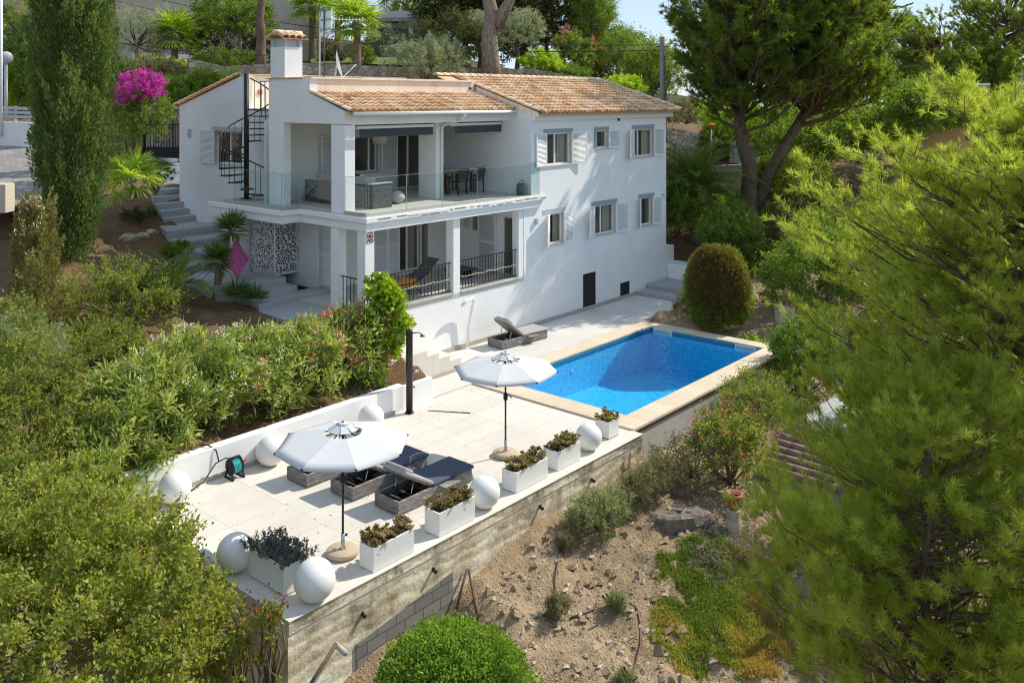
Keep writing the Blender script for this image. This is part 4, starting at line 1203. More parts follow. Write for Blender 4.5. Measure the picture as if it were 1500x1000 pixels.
# pierced screen as outdoor unit cover, dark box added behind its holes, side panel, pipes under the slab
P(MB().add([(.28, 4.78, .50), (.28, 6.1, .50), (.28, 6.1, 2.15), (.28, 4.78, 2.15)], [(3, 2, 1, 0)]).add([(.28, 4.78, .50), (1.19, 4.78, .50), (1.19, 4.78, 2.15), (.28, 4.78, 2.15)], [(0, 1, 2, 3)]), 'pierced_screen', M['screen'])
P(MB().box(.3, 1.19, 4.8, 6.1, .44, .49).bar((.28, 4.78, .5), (.28, 4.78, 2.15), .03), 'screen_frame', M['white'])
P(MB().box(.42, 1.18, 4.92, 6.05, .52, 2.1), 'dark_backing', M['dark_metal'])  # box added so that the screen holes look dark
P(MB().box(.0, .32, 6.2, 6.9, .0, 2.35).box(.32, 1.19, 6.3, 6.8, .0, 2.35), 'wall_pier', M['wall'])
mb = MB(); mb.tube([(1.1, 4.7, 2.2), (.6, 4.6, 2.1), (.4, 4.5, 2.12)], .035, 8); mb.tube([(.9, 4.75, 2.3), (.9, 4.2, 2.28)], .03, 8)
P(mb, 'pipe', M['white'])
# bent white vent pipe standing against the wall
mb = MB(); mb.tube([(3.62, -.28, -.33), (3.80, -.30, -.22), (4.10, -.30, -.17), (4.18, -.28, -.25), (4.15, -.22, -.5), (4.05, -.16, -1.1), (4.02, -.14, -1.72)], .05, 12)
P(mb, 'vent_pipe', M['white'])

# ------------------------------------------------------------------ spiral stair
S = thing('spiral_staircase', 'black iron spiral staircase climbing from the left balcony to the roof terrace', 'staircase', (.38, 6.55, 2.775))
sx, sy = .38, 6.55
P(MB().tube([(sx, sy, 2.776), (sx, sy, 6.95)], .085, 14).lathe([(.2, 0), (.2, .02)], (sx, sy, 2.776), 16), 'centre_pole', M['black'], S)
a_right = math.atan2(-.7576, .6527)
RS = .88; rail = []
for k in range(14):
    a = a_right - math.radians(46.8 - 28.8 * 1.0 * k - 4) * 1.0
    a = a_right - math.radians(43 + 28.8 * k) if False else a_right + math.radians(-43 - 28.8 * k)
    z = 2.96 + .215 * k; h = math.radians(15)
    q = MB(); pts = [(sx + .07 * math.cos(a), sy + .07 * math.sin(a))] + [(sx + RS * math.cos(a + t * h), sy + RS * math.sin(a + t * h)) for t in (-1, -.33, .33, 1)]
    q.prism(pts, z - .035, z)
    P(q, 'tread', M['black'], S)
    for t in (-.75, .1):
        bx, by = sx + (RS - .03) * math.cos(a + t * h), sy + (RS - .03) * math.sin(a + t * h)
        zb = z + .215 * (-.5 * t)
        P(MB().tube([(bx, by, z - .05), (bx, by, z + .92 + .215 * -t * .5)], .011, 6), 'baluster', M['black'], S)
for i in range(14 * 5):
    k = i / 5.; a = a_right + math.radians(-43 - 28.8 * (k - .5)); rail.append((sx + (RS - .03) * math.cos(a), sy + (RS - .03) * math.sin(a), 2.96 + .215 * k + .84))
P(MB().tube(rail, .022, 8), 'handrail', M['black'], S)
P(MB().box(.32, 1.28, 5.2, 6.0, 5.70, 5.735), 'landing_plate', M['black'], S)
mb = MB()
for y in (5.2, 5.45, 5.7): mb.bar((.36, y, 5.735), (.36, y, 6.65), .02)
mb.bar((.36, 5.15, 6.66), (.36, 5.75, 6.66), .03)
P(mb, 'landing_rail', M['black'], S)
# ------------------------------------------------------------------ terrace, pool, walls
tag(MB().prism([(-8.22, -8.1), (1.64, -8.1), (1.64, -2.6), (-8.22, -2.6)], -2.05, -1.80).build('terrace', M['terrace']), kind='structure')
tag(MB().box(-8.24, 1.64, -8.135, -7.80, -1.798, -1.788).build('terrace_edge', M['terrace']), kind='structure')
tag(MB().prism([(.0, -2.598), (1.66, -2.598), (1.66, -2.44), (17.2, -2.44), (17.2, -.002), (.0, -.002)], -2.05, -1.76).build('pool_deck', M['deck']), kind='structure')
rw = thing('retaining_wall', 'tall stained concrete retaining wall holding up the front of the pale terrace', 'retaining wall', (-3.3, -8.0, -4.6))
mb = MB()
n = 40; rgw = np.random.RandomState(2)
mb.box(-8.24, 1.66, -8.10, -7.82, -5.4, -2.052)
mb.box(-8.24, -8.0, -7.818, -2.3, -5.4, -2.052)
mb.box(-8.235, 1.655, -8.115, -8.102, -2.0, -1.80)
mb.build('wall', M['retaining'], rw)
mb = MB(); mb.box(-8.2, 1.6, -8.16, -8.102, -2.14, -2.115)
mb.add([(-6.95, -8.108, -2.74), (-4.7, -8.108, -2.44), (-4.7, -8.108, -3.3), (-6.95, -8.108, -3.6)], [(3, 2, 1, 0)])
mb.extrude([(-6.95, -8.125, -2.74), (-4.72, -8.125, -2.46), (-4.72, -8.125, -3.6), (-6.95, -8.125, -3.9)], (0, .02, 0))
MB().extrude([(-6.95, -8.125, -2.74), (-4.72, -8.125, -2.46), (-4.72, -8.125, -3.6), (-6.95, -8.125, -3.9)], (0, .02, 0)).build('block_infill', M['block'], rw)
for (x, z, l) in ((-7.35, -2.55, .28), (-5.2, -2.22, .10), (-2.2, -2.16, .10), (-6.8, -2.3, .08), (-.4, -2.2, .1)):
    q = MB(); q.tube([(x, -8.09, z), (x - .02, -8.10 - l, z - .02)], .045 if l > .2 else .035, 10)
    q.build('drain_spout', M['conc'] if l > .2 else M['black'], rw)
q = MB(); q.tube([(1.05, -8.2, -2.0), (1.0, -8.16, -2.12), (1.02, -8.17, -2.4), (.98, -8.2, -2.7)], .025, 8); q.build('drain_pipe', M['conc'], rw)
# white wall at the back of the terrace
lw = thing('garden_wall', 'long low white wall at the back of the terrace, below the oleander hedge', 'wall', (-4.6, -2.6, -1.8))
mb = MB(); mb.box(-8.3, -.98, -2.70, -2.46, -1.98, -1.15)
mb.build('wall', M['wall'], lw, .012)
MB().box(-8.28, -1.3, -2.73, -2.702, -1.80, -1.70).build('plinth', M['plinth'], lw)
solo(MB().box(-.98, .10, -2.62, -1.75, -1.98, -1.22), 'stone_block', M['wall'], 'white rendered block beside the shower pole, below the white steps', 'pedestal', None, .012, (-.4, -2.2, -1.8))
cb = MB(); cb.tube([(-8.12, -2.75, -1.72), (-8.12, -3.4, -1.72), (-8.13, -5.6, -1.72)], .11, 14)
solo(cb, 'rounded_kerb', M['white'], 'white rounded kerb along the left edge of the terrace', 'kerb', None, 0, (-8.12, -4, -1.8))
# white steps beside the facade
ws = thing('white_steps', 'white rendered steps against the villa wall beside the pool deck', 'steps', (1.5, -.8, -1.76))
prof = [(.55, -.92), (.97, -.92), (.97, -1.08), (1.42, -1.08), (1.42, -1.24), (1.87, -1.24), (1.87, -1.40), (2.32, -1.40), (2.32, -1.57), (2.80, -1.57), (2.80, -1.755), (-.6, -1.755), (-.6, -.92)]
mb = MB(); mb.extrude([(x, -1.52, z) for x, z in prof], (0, 1.50, 0))
mb.build('flight', M['terrace'], ws, .006)
MB().box(.1, 2.7, -1.545, -1.522, -1.756, -1.66).build('plinth', M['plinth'], ws)
# steps at the far end of the deck
fs = thing('deck_steps', 'two wide grey stone steps at the far right corner of the villa', 'steps', (15.2, -1.2, -1.76))
MB().box(13.9, 17.1, -2.3, -.04, -1.755, -1.60).box(14.7, 17.1, -2.28, -.045, -1.598, -1.44).build('flight', M['steps'], fs, .008)
solo(MB().box(16.35, 17.3, -.9, .2, -1.45, -.85).box(16.5, 17.3, .2, 1.2, -1.45, -.2), 'white_plinth', M['wall'], 'white rendered plinth behind the steps at the far villa corner', 'plinth', None, .02, (16.8, 0, -1.44))

M['poollamp'] = m_plain('pale blue lamp glass', (.12, .45, .75), .3)
pool = thing('swimming_pool', 'rectangular blue tiled swimming pool framed by tan stone coping', 'swimming pool', (6.1, -5.15, -3.2))
ix0, ix1, iy0, iy1 = 2.33, 10.15, -7.20, -3.06
mb = MB(); zb = -3.25; zt = -1.80
mb.add([(ix0, iy0, zb + .5), (ix1, iy0, zb), (ix1, iy1, zb), (ix0, iy1, zb + .5), (ix0, iy0, zt), (ix1, iy0, zt), (ix1, iy1, zt), (ix0, iy1, zt)],
       [(0, 1, 2, 3), (0, 4, 5, 1), (1, 5, 6, 2), (2, 6, 7, 3), (3, 7, 4, 0)])
mb.build('basin', M['pool'], pool)
mb = MB(); z0, z1 = -1.83, -1.75
mb.box(1.65, ix0, -7.86, -2.46, z0, z1); mb.box(ix1, 10.66, -7.86, -2.46, z0, z1); mb.box(ix0 + .001, ix1 - .001, -7.86, iy0, z0, z1); mb.box(ix0 + .001, ix1 - .001, iy1, -2.46, z0, z1)
mb.build('coping', M['coping'], pool, .012)
mb = MB(); mb.box(1.66, 10.60, -7.80, -7.45, -4.6, -1.832); mb.box(10.3, 10.60, -7.449, -2.47, -4.6, -1.832)
mb.build('outer_wall', M['conc'], pool)
MB().box(1.64, 10.63, -7.83, -7.802, -1.93, -1.832).build('coping_shadow_strip', M['rust'], pool)  # dark strip paints the shade below the overhanging coping
M['band'] = m_plain('dark teal waterline tiles', (.03, .17, .27), .3, var=.4, scale=30)
MB().box(ix0 + .001, ix0 + .006, iy0 + .01, iy1 - .01, -1.96, -1.835).box(ix1 - .002, ix1 - .0005, iy0 + .01, iy1 - .01, -1.96, -1.835).box(ix0 + .01, ix1 - .01, iy0 + .001, iy0 + .006, -1.96, -1.835).box(ix0 + .01, ix1 - .01, iy1 - .006, iy1 - .001, -1.96, -1.835).build('waterline_band', M['band'], pool)
for yy in (-3.55, -6.60):
    q = MB(); q.box(ix1 - .035, ix1 - .002, yy - .36, yy + .36, -1.98, -1.94).box(ix1 - .035, ix1 - .002, yy - .36, yy + .36, -1.84, -1.805).box(ix1 - .035, ix1 - .002, yy - .36, yy - .32, -1.94, -1.84).box(ix1 - .035, ix1 - .002, yy + .32, yy + .36, -1.94, -1.84)
    s_ = q.build('skimmer', M['white'], pool)
    MB().box(ix1 - .012, ix1 - .003, yy - .32, yy + .32, -1.94, -1.84).build('flap', M['grey_paint'], s_)
for k, (x, z) in enumerate(((5.6, -2.3), (8.0, -2.4))):
    q = MB(); q.tube([(x, iy1 - .002, z), (x, iy1 - .012, z)], .10, 20); q.build('pool_light', M['poollamp'], pool)
MB().lathe([(.16, 0), (.16, .02)], (8.6, -5.3, -3.12), 20).build('drain', M['white'], pool)
for i in range(3):
    MB().box(ix0 + .002, ix0 + .32 + .3 * (2 - i), -6.3, -3.9, -2.80 + .25 * i - (.02 * i), -2.58 + .25 * i).build('inner_step', M['pool'], pool)
n = 2
tag(MB().add([(ix0 + .001, iy0 + .001, -1.90), (ix1 - .001, iy0 + .001, -1.90), (ix1 - .001, iy1 - .001, -1.90), (ix0 + .001, iy1 - .001, -1.90)], [(0, 1, 2, 3)]).build('pool_water', M['water']), kind='structure')
# planting bed beside the pool
solo(MB().box(10.75, 13.9, -3.0, -2.75, -1.98, -1.62).box(13.65, 13.9, -2.75, -2.45, -1.98, -1.62), 'bed_edging', M['wall'], 'low white edging wall of the planting bed at the pool corner', 'edging', None, .015, (12, -2.9, -1.76))

# ------------------------------------------------------------------ garden stairs left of the villa
st = thing('garden_stairs', 'grey stone stairs descending along the left side of the villa', 'stairs', (-.4, 8, .4))
rows = [((-.75, 4.6), (.2, 4.35), .50, .2)]
mb = MB()
# side terrace and lower steps
mb.prism([(-1.75, 1.35), (-.01, 1.0), (-.01, 3.05), (-1.65, 2.75)], -1.2, -.004)
mb.prism([(-1.62, 2.75), (-.01, 3.05), (1.19, 3.05), (1.19, 3.55), (-.3, 3.55), (-1.5, 3.45)], -1.0, .16)
mb.prism([(-1.5, 3.45), (-.3, 3.55), (.25, 3.55), (.25, 4.15), (-1.45, 4.0)], -1.0, .33)
mb.prism([(-1.75, 4.0), (-1.45, 4.0), (.27, 4.15), (.27, 4.78), (.0, 6.18), (-.0, 7.5), (-1.9, 7.3), (-2.3, 5.6)], -1.0, .50)
L = [(-1.75, 7.0), (-1.45, 7.7), (-1.15, 8.6), (-.75, 9.7), (-.25, 11.2)]
zs = [.75, 1.0, 1.25, 1.5]
for i, z in enumerate(zs):
    a, b = L[i], L[i + 1]
    rx = 1.29
    ya = a[1] + .15; yb = b[1] + .15
    mb.prism([(a[0], a[1]), (rx, ya - .2), (rx, yb - .2 if i < 3 else 12.6), (b[0], b[1])], -.2, z)
narrow = [((-.02, 11.3), 1.72), ((.10, 11.75), 1.94), ((.2, 12.2), 2.16), ((.3, 12.6), 2.38), ((.38, 13.0), 2.60)]
for i, (p, z) in enumerate(narrow):
    q = narrow[i + 1][0] if i < 4 else (.9, 14.6)
    rx = 1.29 if q[1] < 12.6 else 1.62
    mb.prism([p, (1.29 if p[1] < 12.6 else 1.62, p[1] + .1), (rx, q[1] + .1), q], .6, z)
mb.build('flight', M['steps'], st, .012)
mb = MB(); mb.prism([(1.64, 12.62), (3.2, 12.62), (6.5, 20.5), (3.6, 21.0), (.9, 14.4)], 1.0, 2.62)
tag(MB().add([(.9, 14.4, 2.64), (2.6, 13.6, 2.64), (6.6, 20.6, 3.55), (3.4, 21.4, 3.55)], [(0, 1, 2, 3)]).build('driveway', M['drive']), kind='structure')

# ------------------------------------------------------------------ camera and light
cam = bpy.data.cameras.new('camera'); cam.sensor_width = 36; cam.sensor_fit = 'HORIZONTAL'; cam.lens = 31.03; cam.shift_y = -.2367
cam.clip_start = .1; cam.clip_end = 5000
co = bpy.data.objects.new('camera', cam); col.objects.link(co)
co.location = (-16.1345, -19.3677, 6.0962); co.rotation_euler = (math.pi / 2, 0, R(40.75) - math.pi / 2)
sc.camera = co
SUN_D = Vector((-1, .36, -.98)).normalized()
su = bpy.data.lights.new('sun', 'SUN'); su.energy = 5.0; su.angle = R(.53); su.color = (1., .94, .82)
so = bpy.data.objects.new('sun', su); col.objects.link(so); so.rotation_euler = SUN_D.to_track_quat('-Z', 'Y').to_euler(); so.location = (30, -10, 30)
w = bpy.data.worlds.new('World'); sc.world = w; w.use_nodes = True
nt = w.node_tree; bg = nt.nodes['Background']; sky = nt.nodes.new('ShaderNodeTexSky'); sky.sky_type = 'NISHITA'; sky.sun_disc = False
to = -SUN_D
sky.sun_elevation = math.asin(to.z); sky.sun_rotation = math.atan2(to.x, to.y); sky.air_density = 1.0; sky.dust_density = .0; sky.ozone_density = 1.0; sky.altitude = 200
tint = nt.nodes.new('ShaderNodeMix'); tint.data_type = 'RGBA'; tint.inputs[0].default_value = .70; tint.inputs[7].default_value = (4.1, 5.2, 6.75, 1)   # thin bright haze over the clear sky
nt.links.new(sky.outputs[0], tint.inputs[6]); nt.links.new(tint.outputs[2], bg.inputs[0]); bg.inputs[1].default_value = .15
sc.view_settings.view_transform = 'Standard'; sc.view_settings.look = 'None'; sc.view_settings.exposure = 0; sc.view_settings.gamma = 1
sc.cycles.max_bounces = 8; sc.cycles.transparent_max_bounces = 24; sc.cycles.diffuse_bounces = 4; sc.cycles.transmission_bounces = 4
sc.cycles.use_denoising = True; sc.cycles.denoiser = 'OPENIMAGEDENOISE'; sc.cycles.denoising_input_passes = 'RGB_ALBEDO_NORMAL'; sc.cycles.denoising_prefilter = 'ACCURATE'; sc.cycles.pixel_filter_type = 'BLACKMAN_HARRIS'; sc.cycles.filter_width = 1.1
sc.cycles.caustics_reflective = False; sc.cycles.caustics_refractive = False; sc.cycles.sample_clamp_indirect = 6
# ------------------------------------------------------------------ furniture on the terrace
TZ = -1.80
def make_umbrella():
    o = thing('parasol', 'white parasol', 'parasol', (0, 0, 0), 'white parasols on the terrace')
    B = lambda mb, n, m, p=o, bv=0: mb.build(n, m, p, bv)
    RR, zr, zp = 1.15, 1.93, 2.21
    mb = MB(); K = 8; n = 6
    for k in range(K):
        a0, a1 = 2 * math.pi * k / K + .2, 2 * math.pi * (k + 1) / K + .2
        rows = []
        for i in range(1, n + 1):
            t = .16 + .84 * i / n; row = []
            for j in range(7):
                s = j / 6.; r = RR * t
                x = r * ((1 - s) * math.cos(a0) + s * math.cos(a1)); y = r * ((1 - s) * math.sin(a0) + s * math.sin(a1))
                sag = -.010 * math.sin(math.pi * s) * t
                row.append((x, y, zp + (zr - zp) * t + sag + .004 * math.sin(math.pi * t)))
            rows.append(row)
        rows.append([(p[0] * 1.0, p[1] * 1.0, p[2] - .045) for p in rows[-1]])
        mb.sheet(rows)
    c = B(mb, 'canopy', M['canvas'])
    mb = MB()
    for k in range(K):
        a = 2 * math.pi * k / K + .2; u = Vector((math.cos(a), math.sin(a), 0)); v = Vector((-u.y, u.x, 0))
        p = [u * .10 - v * .045 + Vector((0, 0, zp + .06)), u * .10 + v * .045 + Vector((0, 0, zp + .06)), u * .25 + v * .093 + Vector((0, 0, zp - .045)), u * .25 - v * .093 + Vector((0, 0, zp - .03))]
        mb.add(p, [(0, 1, 2, 3)])
    mb.lathe([(.115, zp + .055), (.06, zp + .08), (.001, zp + .085)], (0, 0, 0), 16)
    B(mb, 'vent_cap', M['canvas'], c)
    B(MB().lathe([(.235, zp - .062), (.12, zp - .01), (.03, zp + .01)], (0, 0, 0), 16), 'vent_shadow_sheet', M['vent_shadow'], c)  # dark sheet stands in for the shade in the vent gaps
    for k in range(K):
        a = 2 * math.pi * k / K + .2; u = Vector((math.cos(a), math.sin(a), 0))
        q = MB(); q.bar(u * .05 + Vector((0, 0, zp - .06)), u * RR * .98 + Vector((0, 0, zr - .03)), .016)
        rb = B(q, 'rib', M['dark_metal'])
        q = MB(); q.bar(u * .05 + Vector((0, 0, 1.72)), u * .62 + Vector((0, 0, zp - .15)), .014); B(q, 'strut', M['dark_metal'], rb)
        q = MB(); q.sphere(u * RR + Vector((0, 0, zr - .02)), .022, 8, 6); B(q, 'tip', M['black'], rb)
    B(MB().tube([(0, 0, .1), (0, 0, zp + .1)], .021, 12), 'pole', M['dark_metal'])
    B(MB().lathe([(.05, 1.66), (.05, 1.75)], (0, 0, 0), 12), 'runner', M['black'])
    cr = B(MB().lathe([(.022, 1.22), (.05, 1.25), (.05, 1.36), (.022, 1.40)], (0, 0, 0), 12), 'crank_housing', M['black'])
    B(MB().bar((.04, 0, 1.31), (.12, -.03, 1.31), .02).bar((.12, -.03, 1.31), (.13, -.10, 1.25), .018), 'crank_handle', M['black'], cr)
    B(MB().lathe([(.06, .09), (.045, .14), (.032, .16), (.032, .36)], (0, 0, 0), 16), 'pole_socket', M['chrome'])
    B(MB().bar((.03, 0, .3), (.09, .02, .3), .018).sphere((.1, .02, .3), .025, 8, 6), 'clamp_knob', M['black'])
    B(MB().lathe([(.27, .02), (.285, .035), (.285, .085), (.27, .10), (.05, .105)], (0, 0, 0), 40), 'base', M['sand_stone'])
    for k in range(4):
        a = math.pi / 2 * k + .5
        B(MB().sphere((.2 * math.cos(a), .2 * math.sin(a), .018), .018, 8, 6), 'castor', M['black'])
    return o
place_copies(make_umbrella(), [((-6.45, -7.15, TZ), 0.1, 1, 'white parasol nearest to the viewer, its tan round base beside a planter'),
                               ((-1.42, -6.5, TZ), .35, 1, 'white parasol farther back on the terrace, beside the pool coping')])

def make_lounger(pad, back, ang, wick='wicker', L=2.02, Wd=.70, label=''):
    """head end towards -x; hinge at 45 percent"""
    o = thing('sun_lounger', label, 'sun lounger', (0, 0, 0), 'wicker sun loungers')
    B = lambda mb, n, m, p=o, bv=0: mb.build(n, m, p, bv)
    h = .27; t = .055; hx = .92
    mb = MB(); mb.box(0, L, 0, t, .015, h); mb.box(0, L, Wd - t, Wd, .015, h); mb.box(0, t, t, Wd - t, .015, h); mb.box(L - t, L, t, Wd - t, .015, h)
    B(mb, 'base', M[wick], o, .012)
    B(MB().box(t + .002, hx, t + .002, Wd - t - .002, .03, .05), 'inner_floor', M['black'])
    B(MB().box(hx, L - t - .002, t + .002, Wd - t - .002, h - .04, h - .004), 'deck', M['wicker_dark'])
    mb = MB()
    for x in (.25, .5, .75): mb.box(x, x + .05, t + .01, Wd - t - .01, .15, .18)
    B(mb, 'slat', M['chrome'])
    B(MB().box(hx - .02, L + .05, -.02, Wd + .02, h + .002, h + .075), 'seat_cushion', M[pad], o, .03)
    ca, sa = math.cos(ang), math.sin(ang); up = Vector((-ca, 0, sa)); nrm = Vector((sa, 0, ca))
    c0 = Vector((hx - .03, Wd / 2, h + .02)); bl = .80
    B(MB().obox(c0 + up * bl / 2, up, (0, 1, 0), nrm, bl / 2, Wd / 2 - .03, .018), 'backrest', M[wick], o, .006)
    bc = B(MB().obox(c0 + up * (bl / 2 + .01) + nrm * .055, up, (0, 1, 0), nrm, bl / 2 + .02, Wd / 2, .036), 'back_cushion', M[back], o, .025)
    B(MB().obox(c0 + up * (bl - .10) + nrm * .115, up, (0, 1, 0), nrm, .12, Wd / 2 - .06, .035), 'head_pillow', M[back], bc, .03)
    for y in (.12, Wd - .12):
        B(MB().tube([c0 + up * .45 + Vector((0, y - Wd / 2, -.02)), (hx - .55, y, .06)], .012, 6), 'support_strut', M['chrome'])
    B(MB().box(1.05, 1.5, -.20, .0, h - .03, h - .01), 'side_table', M[wick], o, .004)
    return o
pr = make_lounger('navy', 'taupe', R(30))
place_copies(pr, [((-5.30, -4.55, TZ), 0, 1, 'wicker sun lounger nearest the white garden wall, mostly under the near parasol'),
                  ((-5.08, -5.72, TZ), 0, 1, 'middle wicker sun lounger of the three on the terrace, seat pad toned dark for parasol shade'),
                  ((-4.90, -6.86, TZ), 0, 1, 'front wicker sun lounger beside the planters, raised pale back cushion and seat toned dark for parasol shade')])
pl = make_lounger('taupe', 'taupe', R(38), label='wicker sun lounger with taupe cushion standing alone between villa wall and pool')
pl.location = (4.58, -1.12, -1.76); pl.rotation_euler = (0, 0, R(-6)); pl['group'] = 'wicker sun loungers'

def sphere_lamp(x, y, r, label):
    o = thing('sphere_lamp', label, 'sphere lamp', (x, y, TZ), 'white globe lamps on the terrace')
    mb = MB(); mb.sphere((x, y, TZ + r * .98), r, 48, 32); mb.build('globe', M['globe'], o)
    MB().lathe([(r * .34, .0), (r * .34, .02)], (x, y, TZ + .001), 24).build('foot', M['grey_paint'], o)
M['globe'] = m_plain('white polythene globe', (.80, .78, .75), .5, var=.01, spec=.3)
sphere_lamp(-2.40, -3.10, .31, 'white globe lamp by the garden wall, closest to the shower pole')
sphere_lamp(-5.10, -2.98, .315, 'white globe lamp by the garden wall, right of the hose reel')
sphere_lamp(-7.36, -3.10, .31, 'white globe lamp at the far left terrace corner, partly behind leaves')
sphere_lamp(-7.95, -6.20, .31, 'white globe lamp in shade, left of the purple flowered planter')
sphere_lamp(-7.62, -7.92, .325, 'white globe lamp on the front left terrace corner, largest in the photo')
sphere_lamp(-3.55, -7.82, .305, 'white globe lamp on the front edge, between two planters and right of the loungers')
sphere_lamp(.05, -7.70, .30, 'white globe lamp on the front edge, beside the small square planter')

def planter(x0, x1, y0, y1, h, label, plab, seed, mat='succ', cat='planter box'):
    o = thing('planter', label, cat, ((x0 + x1) / 2, (y0 + y1) / 2, TZ), 'white planter boxes')
    z0, z1 = TZ + .02, TZ + h; t = .035
    mb = MB(); mb.box(x0, x1, y0, y0 + t, z0, z1); mb.box(x0, x1, y1 - t, y1, z0, z1); mb.box(x0, x0 + t, y0 + t, y1 - t, z0, z1); mb.box(x1 - t, x1, y0 + t, y1 - t, z0, z1)
    mb.box(x0 + t, x1 - t, y0 + t, y1 - t, z0, z0 + .03)
    mb.build('box', M['planter'], o, .006)
    MB().box(x0 + t + .002, x1 - t - .002, y0 + t + .002, y1 - t - .002, z0 + .04, z1 - .05).build('soil', M['soil'], o)
    MB().box(x0 + .05, x1 - .05, y0 + .05, y1 - .05, TZ + .001, TZ + .02).build('foot', M['black'], o)
    p = thing('succulent_plant' if mat == 'succ' else 'flowering_plant', plab, 'plant', ((x0 + x1) / 2, (y0 + y1) / 2, z1 - .05), 'plants in the planter boxes')
    f = Fol(seed); rg = f.rg
    area = (x1 - x0) * (y1 - y0); n = int(area * 330)
    if mat == 'succ':
        for i in range(n):
            x = rg.uniform(x0 + .02, x1 - .02); y = rg.uniform(y0 + .0, y1 - .0)
            mid = 1 - .45 * math.exp(-((x - (x0 + x1) / 2) / (.12 * (x1 - x0))) ** 2) if x1 - x0 > .6 else 1
            hh = z1 + rg.uniform(-.02, .15) * mid
            m = 18; d = rdir(rg, m, .05); s = rg.uniform(.05, .095)
            d[:, 2] = d[:, 2] * .9 + .25
            f.leaves(np.repeat([[x, y, hh]], m, 0), d, s * rg.uniform(.8, 1.1, m), s * .55, rg.uniform(0, .6) + .4 * rg.rand(m))
            if i % 3 == 0:
                f.leaves(np.repeat([[x, y, hh - .12]], 4, 0) + rg.normal(size=(4, 3)) * .02, rg.normal(size=(4, 3)) * .3 + [0, 0, 1], .14, .012, .1)
    else:
        for i in range(int(n * 1.2)):
            x = rg.uniform(x0 - .08, x1 + .08); y = rg.uniform(y0 - .06, y1 + .06)
            m = 22; b = np.array([x, y, z1 - .05 + rg.uniform(0, .12)]); d = unit(np.array([rg.normal() * .4, rg.normal() * .4, 1.]))
            s = rg.uniform(.02, .13, m); P_ = b + d * s[:, None]
            f.leaves(P_, rg.normal(size=(m, 3)) + d * .6, .05, .022, .1 + .7 * rg.rand(m))
    f.build('leaves', M[mat], p)
    if mat == 'lav':
        g = Fol(seed + 3); k = 240
        P_ = np.stack([g.rg.uniform(x0 - .06, x1 + .06, k), g.rg.uniform(y0 - .06, y1 + .06, k), z1 + g.rg.uniform(.04, .16, k)], 1)
        g.leaves(P_, g.rg.normal(size=(k, 3)) + [0, 0, .6], .045, .02, .6 * g.rg.rand(k)); g.build('flowers', M['violet'], p)
M['violet'] = m_leaf('violet flowers', (.10, .04, .16), (.20, .10, .30), (.32, .20, .42), .3)
M['planter'] = m_stucco('white planter plaster', (.80, .79, .76), .03, .35, 90)
planter(-7.90, -7.42, -7.50, -6.52, .47, 'white planter with purple flowers between two globe lamps at the left terrace edge', 'grey green plant with small purple flowers spilling over its planter', 11, 'lav')
planter(-6.52, -5.60, -8.04, -7.68, .42, 'white planter at the base of the near parasol', 'bronze succulents with a gap in the middle, beside the near parasol base', 12)
planter(-4.97, -4.03, -8.02, -7.64, .44, 'white planter left of the front edge globe lamp, beside the front lounger', 'bronze succulents overflowing the planter beside the front lounger', 13)
planter(-2.72, -1.70, -7.92, -7.54, .42, 'white planter right of the front edge globe lamp, beside the far parasol base', 'bronze succulents in the planter beside the far parasol base', 14)
planter(-1.34, -.53, -7.90, -7.50, .41, 'white planter left of the globe lamp that stands by the pool', 'bronze succulents between far parasol and the globe lamp by the pool', 15)
planter(.82, 1.24, -7.72, -7.34, .40, 'small square white planter at the corner of the pool coping', 'small clump of bronze succulents in the square planter', 16)

# shower
s = thing('garden_shower', 'dark brown solar shower pole with a small shower head beside the white block', 'shower', (-1.0, -2.92, TZ))
MB().lathe([(.085, .02), (.085, 2.06), (.075, 2.10)], (-1.0, -2.92, TZ), 24).build('pole', M['dark_metal'], s)
MB().lathe([(.12, 0), (.12, .02)], (-1.0, -2.92, TZ + .001), 24).build('base_plate', M['dark_metal'], s)
hd = MB().tube([(-.93, -2.95, .20), (-.78, -3.02, .20), (-.70, -3.06, .14)], .014, 8).build('shower_arm', M['black'], s)
MB().lathe([(.02, .04), (.07, .01), (.07, 0)], (-.69, -3.065, .09), 16).build('shower_head', M['black'], hd)
MB().tube([(-.93, -2.98, -.75), (-.86, -3.05, -.75)], .03, 10).sphere((-.85, -3.07, -.75), .035, 10, 8).build('tap', M['chrome'], s)
MB().tube([(-.93, -2.98, -1.15), (-.88, -3.04, -1.15)], .025, 10).build('foot_tap', M['chrome'], s)
# hose reel and its cable
hr = thing('hose_reel', 'dark plastic hose reel wound with teal hose, red crank, by the white wall', 'hose reel', (-5.95, -2.95, TZ))
mb = MB(); x, y = -5.95, -2.95
for sg in (-1, 1):
    for d in (-.14, .14): mb.bar((x + sg * .13, y + d, TZ + .01), (x + sg * .11, y + d * .25, TZ + .42), .03)
    mb.bar((x + sg * .13, y - .16, TZ + .015), (x + sg * .13, y + .16, TZ + .015), .035)
    mb.tube([(x + sg * .12, y, TZ + .24), (x + sg * .10, y, TZ + .24)], .17, 18)
mb.bar((x - .11, y, TZ + .42), (x + .11, y, TZ + .42), .04)
mb.build('frame', M['rubber'], hr)
q = MB()
for i in range(6): q.tube([(x - .08 + .032 * i + .0, y + .13 * math.cos(a), TZ + .24 + .13 * math.sin(a)) for a in [2 * math.pi * k / 20 for k in range(21)]], .016, 6)
q.build('wound_hose', M['teal'], hr)
MB().bar((x + .15, y, TZ + .24), (x + .15, y - .08, TZ + .32), .035).bar((x + .15, y - .08, TZ + .32), (x + .23, y - .08, TZ + .32), .03).build('crank', M['red'], hr)
